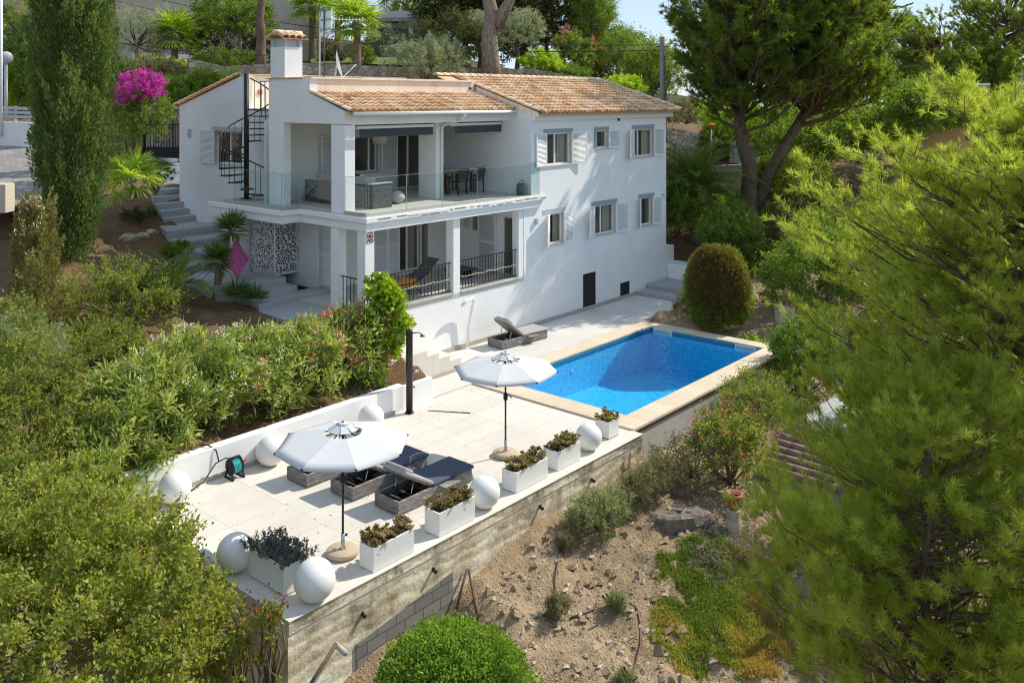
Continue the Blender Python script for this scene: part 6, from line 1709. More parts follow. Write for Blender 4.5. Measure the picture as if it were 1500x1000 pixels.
# odds and ends on the slope
pp = (1.1, -10.72, -3.2)
pt = thing('flower_pot', 'red terracotta pot standing on a short stone post below the shrub', 'flower pot', (pp[0], pp[1], pp[2] + .62))
MB().lathe([(.11, 0), (.17, .26), (.19, .26), (.19, .33), (.16, .33), (.14, .22)], (pp[0], pp[1], pp[2] + .622), 20).build('pot', M['terracotta'], pt)
MB().lathe([(.005, .24), (.15, .245)], (pp[0], pp[1], pp[2] + .622), 14).build('soil', M['soil'], pt)
solo(MB().lathe([(.17, -.2), (.15, .1), (.16, .35), (.13, .45), (.15, .6), (.12, .62)], (pp[0], pp[1], pp[2]), 9), 'stone_post', M['rock'], 'short rough stone post carrying the red terracotta pot', 'post', None, .01, pp)
sp = (0.39, -9.9, -2.97); rgk = np.random.RandomState(66); mb = MB(); mb.sphere((0, 0, 0), 1., 14, 9)
mb.v = [(sp[0] + (.75 * a * .8 + .3 * b * .6) * (1 + q_), sp[1] + (-.75 * a * .6 + .3 * b * .8) * (1 + q_), sp[2] + .05 + .34 * max(-1, min(.8, c * 1.4)) * (1 + q_)) for (a, b, c), q_ in zip(mb.v, rgk.uniform(-.16, .16, len(mb.v)))]; mb.sm = [False] * len(mb.sm)
solo(mb, 'broken_slab', M['rock_dark'], 'broken dark slab lying on the slope left of the terracotta pot', 'rock', None, 0, sp)
for i, (a, b, lab) in enumerate(((( (-4.67, -8.69, -3.14)), (-4.35, -8.16, -2.55), 'thin iron bar leaning on the retaining wall, right one'), (( (-4.78, -8.26, -3.07)), (-4.38, -8.15, -2.53), 'thin iron bar leaning on the retaining wall, left one'))):
    mb = MB(); mb.tube([a, b], .022, 7); solo(mb, 'iron_bar', M['rust'], lab, 'iron bar', 'iron bars leaning on the wall', 0, a)
mb = MB(); mb.tube([(-8.47, -8.97, -2.24), (-7.85, -8.76, -2.04)], .025, 8); solo(mb, 'iron_bar', M['rust'], 'dark bar slanting against the wall near its left corner', 'iron bar', None, 0, (-8.47, -8.97, -2.24))
def hose(pts, lab):
    P_ = [(x, y, gz(x, y) + .025) for x, y in pts]; mb = MB(); mb.tube(P_, .02, 6); solo(mb, 'irrigation_hose', M['hose'], lab, 'hose', 'irrigation hoses on the slope', 0, P_[0])
hose([(-2.5, -8.85), (-2.75, -9.0), (-3.1, -9.2), (-3.35, -9.4), (-3.6, -9.6)], 'brown irrigation hose running down the slope from the upper tuft')
hose([(-2.35, -10.35), (-2.45, -10.6), (-2.6, -10.75), (-2.9, -10.95), (-3.3, -11.1), (-3.6, -11.2)], 'brown irrigation hose curving beside the right tuft')
hose([(-3.5, -9.85), (-3.2, -9.95), (-2.95, -9.98), (-2.75, -9.9)], 'brown irrigation hose joining the two middle tufts')
# tiled hut and path below the pool
ht = thing('garden_hut', 'low hut with old brown barrel tile roof, half hidden by pine boughs', 'hut', (5.2, -11.6, -3.6))
mb = MB(); y = -13.2
for i in range(8):
    x = 3.6 + i * .235
    for j in range(9):
        ys = -10.15 - j * .36; mb.tube([(x, ys, -2.62 + i * .075), (x, ys - .40, -2.64 + i * .075)], [.095, .115], 8)
mb.add([(3.45, -10.1, -2.70), (5.5, -10.1, -2.05), (5.5, -13.4, -2.05), (3.45, -13.4, -2.70)], [(0, 1, 2, 3)])
mb.build('roof', M['tile_old'], ht)
MB().box(3.7, 6.6, -13.2, -10.3, -4.6, -2.75).build('wall', M['conc'], ht)
tag(MB().box(6.2, 9.6, -10.9, -9.6, -3.3, -2.62).build('path', M['steps']), kind='structure')
bush('leafy_sapling', 'thin dark sapling with large leaves beside the grey path', 'bush', on(8.2, -11.3), (.9, .9, 1.0), 70, 30, .2, .07, M['mid'], .2, 121, zc=1.4)
# ------------------------------------------------------------------ pines on the right
pine('pine_tree', 'large bright green pine filling the right side of the photo, nearest the pool', 'pine tree', on(.4, -16.6, -.2), (.2, -16.5, 5.0), (.05, -16.4, 3.5), (3.35, 3.35, 3.15), 260, 14, 3, 30, .155, .0095, M['pine_lit'], 201, .24, .62, -.75, 'pines on the right', droop=.1, limb_r=.035)
pine('pine_tree', 'dark green pine with a few sunlit tips in the lower right corner', 'pine tree', on(-3.4, -15.9, -.2), (-3.4, -15.8, 1.2), (-3.2, -16.0, -0.35), (2.35, 2.35, 2.35), 230, 14, 3, 30, .15, .009, M['pine_lit'], 203, .14, .6, -.95, 'pines on the right', limb_r=.02)
pine('pine_tree', 'mid green pine below the bright one, its boughs over the hut roof', 'pine tree', on(2.4, -13.6, -.2), (2.4, -13.5, .2), (4.49, -14.2, -1.54), (2.2, 2.2, 1.6), 80, 12, 3, 26, .18, .013, M['pine_mid'], 205, .2, .8, -.6, 'pines on the right')
pine('pine_tree', 'big dark pine with forked trunk behind the right end of the villa', 'pine tree', on(23.2, -.7, -.2), (21.9, -.2, 9.6), (24.2, -1.8, 8.9), (4.7, 4.7, 4.3), 330, 14, 3, 22, .34, .034, M['pine_far'], 207, .48, 1.25, -.7, 'pines on the right', limb_r=.11,
     fork=[(23.1, -.8, 1.0), (23.9, -1.4, 3.0), (25.0, -2.4, 5.4), (25.6, -3.0, 8.5)])

# low scrub that covers the open slope beyond the pines
rg = np.random.RandomState(221); n = 1500; X = rg.uniform(7, 60, n); Y = rg.uniform(-48, -9.5, n); k_ = (vnoise(X, Y, 3., 41) + .5 * (rg.rand(n) - .5) > -.12) & ~((X < 11.5) & (Y > -13.8)); X, Y = X[k_], Y[k_]; n = len(X); Z = ground_h(X, Y)
f = Fol(222); ii = np.repeat(np.arange(n), 44); m = len(ii); sz = rg.uniform(.35, .9, n)[ii]; d_ = rdir(f.rg, m, 0.)
f.leaves(np.stack([X, Y, Z], 1)[ii] + d_ * (sz * f.rg.uniform(.5, 1.1, m))[:, None] * [1, 1, .8], d_ + f.rg.normal(size=(m, 3)) * .6, .17, .07, .6 * rg.rand(n)[ii] + .4 * f.rg.rand(m))
tag(f.build('scrub', M['lentisk_b']), 'low green scrub covering the open slope beyond the pines on the right', 'scrub', kind='stuff')
# ------------------------------------------------------------------ hillside behind the villa
def wall_run(name, label, pts, h, th, mat, cat='wall', group=None, cap=None):
    o = thing(name, label, cat, tuple(Vector(pts[0]) - Vector((0, 0, h))), group)
    for i in range(len(pts) - 1):
        a, b = Vector(pts[i]), Vector(pts[i + 1]); d = Vector((b.x - a.x, b.y - a.y, 0)).normalized(); n = Vector((-d.y, d.x, 0)) * th / 2
        mb = MB(); mb.add([a + n - Vector((0, 0, h)), b + n - Vector((0, 0, h)), b - n - Vector((0, 0, h)), a - n - Vector((0, 0, h)), a + n, b + n, b - n, a - n],
                          [(0, 3, 2, 1), (4, 5, 6, 7), (0, 1, 5, 4), (1, 2, 6, 5), (2, 3, 7, 6), (3, 0, 4, 7)]); mb.build('wall', mat, o)
        if cap:
            mb = MB(); mb.bar(a + Vector((0, 0, .03)), b + Vector((0, 0, .03)), th + .08, .06); mb.build('coping', cap, o)
    return o
wall_run('stone_wall', 'rubble stone wall behind the chimney, topped by a flowering hedge', [(6.65, 21.6, 8.1), (8.41, 21.08, 7.73), (10.7, 19.96, 7.95)], 2.6, .5, M['stone_wall'], 'stone wall', 'rubble walls on the hillside')
wall_run('stone_wall', 'rubble stone wall behind the roof parapet, left of the silver olive bush', [(10.82, 20.13, 7.99), (13.54, 18.2, 7.95), (16.59, 16.18, 7.77)], 2.6, .5, M['stone_wall'], 'stone wall', 'rubble walls on the hillside')
wall_run('stone_wall', 'rubble stone wall behind the roof ridge, at the foot of the pale pine trunk', [(16.93, 16.55, 7.82), (19.75, 14.05, 7.8), (22.5, 12.39, 7.76), (25.59, 10.34, 7.24)], 2.6, .5, M['stone_wall'], 'stone wall', 'rubble walls on the hillside')
wall_run('stone_wall', 'upper brown garden wall in shade, below the small neighbouring porch', [(19.17, 28.52, 9.82), (22.9, 25.71, 9.79), (27.5, 21.91, 9.67)], 2.4, .5, M['stone_wall'], 'stone wall', 'rubble walls on the hillside')
tag(MB().add([(14.3, 21.91, 8.15), (21.68, 16.4, 7.99), (26.77, 21.22, 8.88), (18.56, 27.69, 8.87)], [(0, 1, 2, 3)]).build('lawn', m_plain('lawn', (.12, .15, .03), .95, var=.3, bump=.5)), kind='structure')
# gate beside the villa, stone pillars, driveway
gp = thing('driveway_gate', 'black iron driveway gate with vertical bars and a solid lower panel', 'gate', (4.37, 19.65, 3.34))
a, b = Vector((4.01, 20.83, 3.3)), Vector((4.24, 17.5, 3.41)); d = (b - a)
mb = MB(); mb.bar(a + Vector((0, 0, .12)), b + Vector((0, 0, .12)), .06); mb.bar(a + Vector((0, 0, 1.55)), b + Vector((0, 0, 1.55)), .06); mb.bar(a, a + Vector((0, 0, 1.7)), .1); mb.bar(b, b + Vector((0, 0, 1.7)), .1); mb.build('frame', M['black'], gp)
mb = MB(); mb.bar(a + Vector((0, 0, .28)), b + Vector((0, 0, .28)), .03, .5); mb.build('lower_panel', M['black'], gp)
for i in range(15):
    p = a + d * (i + .5) / 15; MB().bar(p + Vector((0, 0, .5)), p + Vector((0, 0, 1.55)), .028).build('gate_bar', M['black'], gp)
wall_run('gate_wall', 'pale stone wall seen through the driveway gate', [(5.35, 24.64, 5.92), (5.73, 21.9, 5.66), (5.82, 19.49, 5.61)], 2.4, .5, M['stone_pale'], 'stone wall')
pm = MB(); c = (4.99, 21.22, 6.36); pm.box(c[0] - .5, c[0] + .5, c[1] - .35, c[1] + .35, c[2] - 3, c[2]); pm.box(c[0] - .58, c[0] + .58, c[1] - .42, c[1] + .42, c[2] + .002, c[2] + .1)
solo(pm, 'gate_pillar', M['stone_pale'], 'square stone pillar left of the driveway gate, under the bougainvillea', 'pillar', None, .02, (c[0], c[1], c[2] - 3))
bg_ = bush('bougainvillea', 'magenta bougainvillea spilling over the wall beside the tall cypress', 'bougainvillea', (-2.07, 9.2, 5.53), (.85, .75, .62), 120, 50, .075, .055, M['magenta'], .15, 301, zc=.72, flat=-.3)
bush('bougainvillea_leaves', 'green leafy base of the magenta bougainvillea above the gate wall', 'bush', (-1.84, 9.39, 5.07), (.85, .7, .8), 150, 60, .08, .04, M['mid'], .16, 300, zc=.55, flat=-.9, stem=False)
bush('hedge', 'yellowish pink flowering hedge above the magenta bougainvillea', 'hedge', (4.83, 22.18, 6.76), (1.9, .8, .8), 160, 60, .11, .05, M['dry'], .25, 302, zc=.6, flowers=[(M['pinkflower'], 14, .06, .05, 'pink_flowers')])
# neighbouring house with arched garage, upper left
def facing(c, w, h, dep, mb, yaw=0.):
    """box whose front looks at -y turned by yaw"""
    return mb
NB = thing('neighbour_house', 'beige neighbouring house with a wide arched garage at the upper left', 'house', (11.8, 35.54, 9.18))
o = Vector((11.15, 40.89, 9.34)); e = Vector((14.77, 33.61, 9.24)); ux = Vector((e.x - o.x, e.y - o.y, 0)); wd = ux.length; ux.normalize(); un = Vector((ux.y, -ux.x, 0)); dz = Vector((0, 0, 1))
q = lambda u, w, dd: tuple(o + ux * u + dz * w - un * dd)
mb = MB(); k = wd / 155.
ga, gb = 66 * k, 148 * k                                     # arch
def arch(u): return 1.25 + 1.0 * math.sqrt(max(0, 1 - ((u - (ga + gb) / 2) / ((gb - ga) / 2)) ** 2))
n = 20
mb.add([q(-6, -1.5, 0), q(ga, -1.5, 0), q(ga, 4.6, 0), q(-6, 4.6, 0)], [(0, 1, 2, 3)]); mb.add([q(gb, -1.5, 0), q(wd + 8, -1.5, 0), q(wd + 8, 4.6, 0), q(gb, 4.6, 0)], [(0, 1, 2, 3)])
for i in range(n):
    u0, u1 = ga + (gb - ga) * i / n, ga + (gb - ga) * (i + 1) / n
    mb.add([q(u0, arch(u0), 0), q(u1, arch(u1), 0), q(u1, 4.6, 0), q(u0, 4.6, 0)], [(0, 1, 2, 3)]); mb.add([q(u0, arch(u0), 0), q(u1, arch(u1), 0), q(u1, arch(u1), 1.2), q(u0, arch(u0), 1.2)], [(0, 3, 2, 1)])
mb.add([q(ga, -1.5, 1.2), q(gb, -1.5, 1.2), q(gb, 2.4, 1.2), q(ga, 2.4, 1.2)], [(0, 1, 2, 3)]); mb.add([q(-6, 4.6, 0), q(wd + 8, 4.6, 0), q(wd + 8, 4.6, 7), q(-6, 4.6, 7)], [(0, 1, 2, 3)])
mb.build('wall', M['beige'], NB)
mb = MB(); mb.add([q(ga + .2, -1.2, 1.15), q(gb - .2, -1.2, 1.15), q(gb - .2, 1.1, 1.15), q(ga + .2, 1.1, 1.15)], [(0, 1, 2, 3)]); mb.build('garage_door', M['rust'], NB)
mb = MB()
for i in range(n):
    u0, u1 = ga + (gb - ga) * i / n, ga + (gb - ga) * (i + 1) / n
    mb.add([q(u0, arch(u0) + .02, -.04), q(u1, arch(u1) + .02, -.04), q(u1, arch(u1) + .22, -.04), q(u0, arch(u0) + .22, -.04)], [(0, 1, 2, 3)])
mb.build('arch_trim', M['terracotta'], NB)
tag(MB().add([(10.84, 35.89, 9.29), (13.14, 32.44, 9.26), (8.96, 25.04, 7.47), (6.66, 27.71, 7.32)], [(0, 1, 2, 3)]).build('garage_driveway', M['paving']), kind='structure')
# small porch house in the middle distance
PH = thing('porch_house', 'small white neighbouring house with tiled porch roof between palms and dark trees', 'house', (28.03, 30.48, 10.18))
o = Vector((26.7, 32.03, 10.03)); e = Vector((28.58, 28.32, 9.97)); ux = Vector((e.x - o.x, e.y - o.y, 0)); wd = ux.length; ux.normalize(); un = Vector((ux.y, -ux.x, 0))
mb = MB(); mb.obox(o + ux * wd / 2 + dz * 1.0 - un * 3, ux, un, dz, wd / 2, 2.4, 1.6); mb.build('wall', M['wall_shade'], PH)
mb = MB(); mb.extrude([o + un * .6 + dz * 1.75 - ux * .4, o - un * 3 + dz * 2.9 - ux * .4, o - un * 6 + dz * 1.9 - ux * .4, o - un * 6 + dz * 1.7 - ux * .4], ux * (wd + .8)); mb.build('roof', M['tile_old'], PH)
for t in (.1, .5, .9): MB().obox(o + ux * wd * t + un * .2 + dz * .5, ux, un, dz, .16, .16, 1.2).build('column', M['white'], PH)
MB().obox(o + ux * wd * .5 - un * .55 + dz * .6, ux, un, dz, wd * .4, .03, .7).build('window', M['inside'], PH)
# ochre house and white walls on the right
OH = thing('ochre_house', 'ochre gabled house behind the bright pine on the right', 'house', (37.65, -5.19, 5.9))
o = Vector((38.0, -4.07, 5.78)); e = Vector((39.41, -7.24, 5.79)); ux = Vector((e.x - o.x, e.y - o.y, 0)); wd = ux.length; ux.normalize(); un = Vector((ux.y, -ux.x, 0))
mb = MB(); mb.extrude([o - dz * 4, o + ux * wd - dz * 4, o + ux * wd + dz * 1.1, o + ux * 1.25 + dz * 1.1, o - dz * .05], -un * 6); mb.build('wall', M['ochre'], OH)
mb = MB(); mb.bar(o + un * .03 - dz * .1, o + ux * 1.25 + dz * 1.12 + un * .03, .15, .14); mb.bar(o + ux * 1.25 + dz * 1.14 + un * .03, o + ux * wd + dz * 1.14 + un * .03, .15, .12); mb.build('verge', M['white'], OH)
wall_run('road_wall', 'pale rendered garden wall with a ledge below the parked motorbike', [(26.32, 4.12, 2.24), (26.83, 2.78, 2.5), (26.95, 0.34, 2.72)], 4.2, .3, M['beige'], 'wall', None, M['conc'])
wall_run('stone_wall', 'rough stone bank behind the parked car, overgrown with dry plants', [(31.7, 9.38, 4.39), (33.2, 7.64, 3.93)], 3.2, .8, M['stone_pale'], 'stone wall', 'rubble walls on the hillside')
tag(MB().add([(27.5, 4.0, 1.95), (33.5, 0.5, 2.0), (37, 4.5, 2.1), (30, 9.5, 2.1)], [(0, 1, 2, 3)]).build('road', M['asphalt']), kind='structure')
# parked car
def parked_car(loc, rz):
    o = thing('parked_car', 'pale blue car parked by the stone bank, half hidden by the palm', 'car', loc, None, 0)
    prof = [(-2.0, .45), (-2.05, .75), (-1.9, .92), (-1.0, 1.02), (-.45, 1.42), (.9, 1.45), (1.6, 1.05), (2.0, .95), (2.05, .6), (2.0, .4)]
    mb = MB(); mb.extrude([(x, -.82, z) for x, z in prof], (0, 1.64, 0)); b = mb.build('body', M['carblue'], o, .08)
    for sg in (-1, 1):
        MB().extrude([(-.85, .825 * sg, 1.03), (-.4, .825 * sg, 1.36), (.85, .825 * sg, 1.38), (1.3, .825 * sg, 1.05)], (0, .01 * sg, 0)).build('side_window', M['inside'], o)
    MB().add([(-1.0, -.7, 1.045), (-.5, -.66, 1.425), (-.5, .66, 1.425), (-1.0, .7, 1.045)], [(0, 1, 2, 3)]).build('windscreen', M['inside'], o)
    for x in (-1.3, 1.3):
        for sg in (-1, 1):
            w_ = MB().tube([(x, sg * .72, .32), (x, sg * .86, .32)], .32, 18).build('wheel', M['rubber'], o); MB().tube([(x, sg * .861, .32), (x, sg * .875, .32)], .19, 14).build('rim', M['chrome'], w_)
    o.rotation_euler = (0, 0, rz); return o
parked_car((29.66, 5.62, 2.07), R(-52))
def motorbike(loc, rz):
    o = thing('motorbike', 'white motorbike parked on the road above the garden wall', 'motorbike', loc)
    for x in (-.62, .62):
        w_ = MB().tube([(x, -.05, .3), (x, .05, .3)], .3, 18).build('wheel', M['rubber'], o); MB().tube([(x, -.052, .3), (x, .052, .3)], .18, 14).build('rim', M['chrome'], w_)
    MB().extrude([(-.75, -.12, .55), (-.3, -.12, .35), (.3, -.12, .4), (.62, -.12, .75), (.45, -.12, 1.0), (.1, -.12, .85), (-.7, -.12, .82)], (0, .24, 0)).build('body', M['white'], o, .04)
    MB().extrude([(-.75, -.13, .83), (.05, -.13, .87), (.0, -.13, .95), (-.7, -.13, .95)], (0, .26, 0)).build('saddle', M['black'], o, .03)
    MB().tube([(.5, -.35, 1.08), (.52, 0, 1.05), (.5, .35, 1.08)], .025, 8).tube([(.52, 0, 1.05), (.62, 0, .3)], .04, 8).build('handlebar', M['black'], o)
    MB().extrude([(.55, -.18, .8), (.7, -.18, .85), (.55, -.18, 1.3), (.48, -.18, 1.2)], (0, .36, 0)).build('front_shield', M['white'], o, .03)
    MB().sphere((-.75, 0, 1.05), .2, 12, 8).build('top_box', M['black'], o)
    o.rotation_euler = (0, 0, rz); return o
motorbike((29.06, 4.01, 2.33), R(-35))
# arched garden gate with stone pillars
AG = thing('garden_gate', 'grey arched garden gate between stone posts beside the road', 'gate', (32.9, 4.92, 2.08))
o = Vector((33.12, 5.43, 2.12)); e = Vector((32.79, 3.52, 2.24)); ux = Vector((e.x - o.x, e.y - o.y, 0)); wd = ux.length; ux.normalize(); un = Vector((ux.y, -ux.x, 0))
poly = [o + ux * .1, o + ux * wd * .32] + [o + ux * (.1 + (wd * .32 - .1) * (.5 + .5 * math.cos(t))) + dz * (1.15 + .35 * math.sin(t)) for t in [math.pi * i / 10 for i in range(11)]]
MB().extrude(poly, un * .05).build('door_leaf', M['grey_paint'], AG)
for t in (0, .36, .66, 1.): MB().obox(o + ux * wd * t + dz * .6, ux, un, dz, .12, .14, .75).build('post', M['stone_pale'], AG)
MB().obox(o + ux * wd * .51 + dz * .55, ux, un, dz, wd * .13, .06, .65).obox(o + ux * wd * .83 + dz * .55, ux, un, dz, wd * .15, .06, .65).build('stone_infill', M['stone_wall'], AG)
ll = thing('garden_lamp', 'slender garden lamp post with a small ochre hood beside the clipped hedge', 'lamp post', (30.92, 5.68, 2.6))
b = Vector((30.92, 5.68, 2.6)); MB().tube([b, b + dz * 1.75], .045, 8).build('post', M['grey_paint'], ll)
MB().lathe([(.10, 0), (.16, .12), (.28, .20), (.05, .32)], tuple(b + dz * 1.75), 10).build('lamp_hood', M['throw'], ll)
bush('hedge', 'clipped green hedge sloping beside the slender lamp post', 'hedge', (32.95, 6.39, 2.46), (1.4, .8, .95), 240, 60, .09, .05, M['topiary'], .14, 303, zc=.85, flat=-.9)
# wooden power pole and cables
PO = thing('power_pole', 'tall weathered wooden power pole right of the tiled roof', 'power pole', (22.13, 3.63, 3.88))
b = Vector((22.13, 3.63, 3.88)); tpz = Vector((22.09, 3.68, 9.19)); MB().tube([b, tpz], [.17, .13], 12).build('pole', M['pole_wood'], PO)
MB().bar(tpz + Vector((-.25, .2, -.5)), tpz + Vector((.25, -.2, -.5)), .05).build('bracket', M['dark_metal'], PO)
def cable(a, b, sag, lab, r=.022):
    a = Vector(a); b = Vector(b); P_ = [a.lerp(b, i / 24.) - dz * sag * 4 * (i / 24.) * (1 - i / 24.) for i in range(25)]
    mb = MB(); mb.tube(P_, r, 5); solo(mb, 'power_cable', M['cable'], lab, 'cable', 'cables strung from the power pole', 0, tuple(a))
cable(tpz - dz * .4, (10.24, 41.94, 14.22), 1.3, 'upper black cable crossing the hillside left of the power pole')
cable(tpz - dz * .65, (10.24, 41.94, 13.38), 1.35, 'lower black cable crossing the hillside left of the power pole')
cable(tpz - dz * .5, (37.19, 10.66, 8.18), .1, 'short black cable running right from the power pole')
cable((-2.12, 22.58, 9.59), (9.42, 18.38, 8.24), .35, 'thin pale cable crossing from the street lamp towards the chimney', .016)

# palms, pines and shrubs of the hillside
fan_palm('fan_palm', 'fan palm with a short slim trunk in front of the arched garage', (8.26, 25.86, 7.77), 1.75, 24, 1.15, 311, .17, 'fan palms on the hillside', lp=.8)
fan_palm('fan_palm', 'tall fan palm right of the roof aerial, trunk rising before the stone wall', (14.73, 18.35, 7.32), 2.9, 26, 1.2, 312, .2, 'fan palms on the hillside', lp=.85)
fan_palm('fan_palm', 'fan palm behind the roof aerial, crown touching the top edge', (16.81, 25.12, 8.18), 3.6, 26, 1.3, 313, .2, 'fan palms on the hillside', lp=.9)
fan_palm('fan_palm', 'fan palm at the top edge between aerial and tall palm', (20.34, 27.16, 8.56), 4.2, 26, 1.3, 314, .2, 'fan palms on the hillside', lp=.9)
fan_palm('fan_palm', 'low fan palm above the magenta bougainvillea, left of the dark one', (5.34, 20.06, 5.93), .35, 22, .85, 315, .15, 'fan palms on the hillside', lp=.5)
fan_palm('fan_palm', 'low dark bluish fan palm behind the gabled villa wall', (5.88, 18.66, 5.94), .7, 22, .85, 316, .15, 'fan palms on the hillside', 'palm', lp=.6)
fan_palm('fan_palm', 'small bright fan palm at the villa roof edge', (6.67, 17.74, 6.42), .3, 18, .7, 317, .12, 'fan palms on the hillside', lp=.4)
pine('pine_tree', 'tall pine with thick pale forked trunk rising behind the roof ridge', 'pine tree', (19.48, 12.84, 6.84), (19.31, 13.03, 18.53), (19.31, 13.03, 23.73), (5.2, 5.2, 3.2), 60, 9, 3, 12, .3, .04, M['pine_far'], 321, .52, 1.3, -.8, 'pines on the hillside', 'bark_pale', [(19.67, 12.61, 9.99), (20.01, 12.22, 11.03), (20.28, 11.91, 11.78), (21.2, 10.84, 16.68)], limb_r=.1)
pine('pine_tree', 'pine with thin dark straight trunk left of the chimney', 'pine tree', (10.19, 20.55, 7.27), (10.17, 20.58, 16.59), (10.17, 20.58, 20.15), (3.2, 3.2, 2.4), 40, 9, 3, 12, .3, .04, M['pine_mid'], 322, .3, 1.2, -.8, 'pines on the hillside')
pine('pine_tree', 'pine with thin dark trunk right of the tall cypress', 'pine tree', (5.59, 27.42, 7.91), (5.66, 27.34, 17.18), (5.66, 27.34, 20.45), (2.6, 2.6, 2.0), 34, 9, 3, 12, .3, .04, M['pine_mid'], 323, .2, 1.1, -.8, 'pines on the hillside')
pine('pine_tree', 'pine trunk standing right of the arched garage', 'pine tree', (12.81, 31.29, 8.86), (12.76, 31.36, 17.37), (12.81, 31.29, 20.77), (3.0, 3.0, 2.2), 34, 9, 3, 12, .3, .04, M['pine_mid'], 324, .24, 1.1, -.8, 'pines on the hillside')
bush('olive_bush', 'wide silvery olive bush behind the roof parapet', 'olive', (15.81, 14.03, 6.91), (2.15, 1.6, 1.45), 320, 60, .12, .035, M['olive'], .26, 331, 'olives on the hillside', zc=1.05, up=.6)
tree('olive_tree', 'rounded clipped olive tree right of the pale pine trunk', 'olive', (24.2, 15.01, 7.74), 1.7, (24.2, 15.01, 10.07), (1.55, 1.5, 1.35), 220, 60, .12, .035, M['olive'], 332, .2, .16, 'olives on the hillside')
tree('olive_tree', 'rounded clipped olive tree left of the pale pine trunk', 'olive', (23.47, 17.4, 7.77), 1.7, (23.47, 17.4, 10.23), (1.4, 1.4, 1.3), 200, 60, .12, .035, M['olive'], 333, .2, .16, 'olives on the hillside')
tree('olive_tree', 'silvery loose olive tree left of the arched garage', 'olive', (6.3, 26.6, 7.3), 1.6, (6.3, 26.6, 9.26), (1.5, 1.3, 1.6), 220, 55, .12, .03, M['olive'], 334, .26, .12, 'olives on the hillside', lean=(.2, 0))
tree('pruned_tree', 'small pruned tree with flat leafy crown in front of the porch house', 'tree', (22.12, 25.08, 8.92), 1.3, (22.39, 24.78, 9.82), (1.6, 1.2, .6), 110, 50, .12, .05, M['olive'], 335, .2, .09, None, 'bark_pale')
tree('citrus_tree', 'round green tree with pale straight trunk left of the thin pine trunk', 'tree', (11.65, 24.99, 8.3), 1.9, (11.52, 25.13, 10.47), (2.0, 1.8, 1.5), 230, 60, .14, .07, M['mid'], 336, .28, .13, None, 'bark_pale')
tree('bare_shrub_tree', 'small dry greyish tree behind the roof aerial', 'tree', (17.98, 25.3, 8.22), 1.2, (18.03, 25.23, 9.71), (1.4, 1.2, 1.0), 110, 36, .10, .03, M['dry'], 337, .28, .08)
for i, (c, rr, mt, lab) in enumerate((((30.09, 25.03, 13.17), (3.5, 3.4, 3.5), 'dark', 'dark evergreen tree left of the pale pine trunk, at the top edge'), ((33.18, 19.91, 12.58), (4.4, 4.0, 3.9), 'dark', 'dark evergreen tree right of the pale pine trunk, at the top edge'), ((36.01, 27.35, 14.22), (5.0, 4.6, 4.6), 'dark', 'dark evergreen tree directly behind the pale pine trunk'),
        ((34.32, 35.44, 14.28), (2.6, 2.4, 1.7), 'pine_far', 'sunlit loose pine above the porch house roof'), ((32.95, 15.58, 11.06), (1.5, 1.5, 2.4), 'mid', 'bright green upright tree at the right end of the dark evergreens'), ((33.07, 12.38, 8.47), (2.5, 2.2, 1.9), 'mid', 'feathery green tree against the sky left of the power pole'),
        ((30.36, 9.4, 7.64), (1.7, 1.6, 1.5), 'pine_far', 'yellow green tree touching the power pole'), ((37.36, 16.6, 9.56), (1.6, 1.5, 1.6), 'mid', 'small green tree behind the bougainvillea wall'))):
    tree('evergreen_tree' if mt == 'dark' else 'leafy_tree', lab, 'tree', (c[0], c[1], c[2] - rr[2] - 1.6), 1.6 + rr[2] * .4, c, rr, int(90 + 45 * rr[0] * rr[2]) , 70, .22 if mt == 'dark' else .16, .10 if mt == 'dark' else .06, M[mt], 340 + i, .42, .22, 'trees on the hillside', flat=-.85)
bush('bougainvillea', 'bougainvillea wall with pink and red flowers right of the olives', 'bougainvillea', (28.97, 14.07, 6.75), (2.5, 1.3, 1.9), 300, 70, .13, .07, M['mid'], .25, 351, zc=1.55, flat=-.9, flowers=[(M['redflower'], 110, .11, .08, 'pink_flowers')])
bush('garden_shrub', 'rounded yellow green shrub in front of the bougainvillea wall', 'bush', (25.09, 13.99, 7.2), (1.3, 1.0, .85), 150, 60, .14, .06, M['lime'], .2, 352, 'shrubs on the hillside', zc=.8)
bush('garden_shrub', 'dark round shrub at the foot of the bougainvillea wall', 'bush', (27.17, 13.1, 6.81), (1.6, 1.0, .7), 140, 60, .13, .06, M['mid'], .2, 353, 'shrubs on the hillside', zc=.6)
bush('garden_shrub', 'bright yellow green shrub above the right end of the tiled roof', 'bush', (23.34, 6.82, 5.91), (1.1, .9, .65), 130, 60, .13, .06, M['lime'], .18, 354, 'shrubs on the hillside', zc=.75)
bush('garden_shrub', 'dark green shrub between olive bush and pale pine trunk', 'bush', (21.03, 17.17, 7.91), (1.8, 1.4, 1.7), 190, 60, .15, .06, M['dark'], .28, 355, 'shrubs on the hillside', zc=1.3)
bush('clipped_shrub', 'clipped round shrub beside the tall fan palm trunk', 'bush', (16.89, 20.44, 7.95), (.75, .75, .62), 120, 60, .08, .04, M['topiary'], .1, 356, 'clipped shrubs on the lawn', zc=.55, flat=-.9)
bush('clipped_shrub', 'dark clipped round shrub left of the roof aerial', 'bush', (16.3, 22.65, 8.07), (.7, .7, .5), 110, 60, .08, .04, M['dark'], .1, 357, 'clipped shrubs on the lawn', zc=.45, flat=-.9)
bush('hedge', 'long clipped grey green hedge above the upper garden wall', 'hedge', (26.14, 25.03, 9.73), (3.0, .8, .7), 220, 60, .10, .05, M['olive'], .18, 358, zc=.6, flat=-.9)
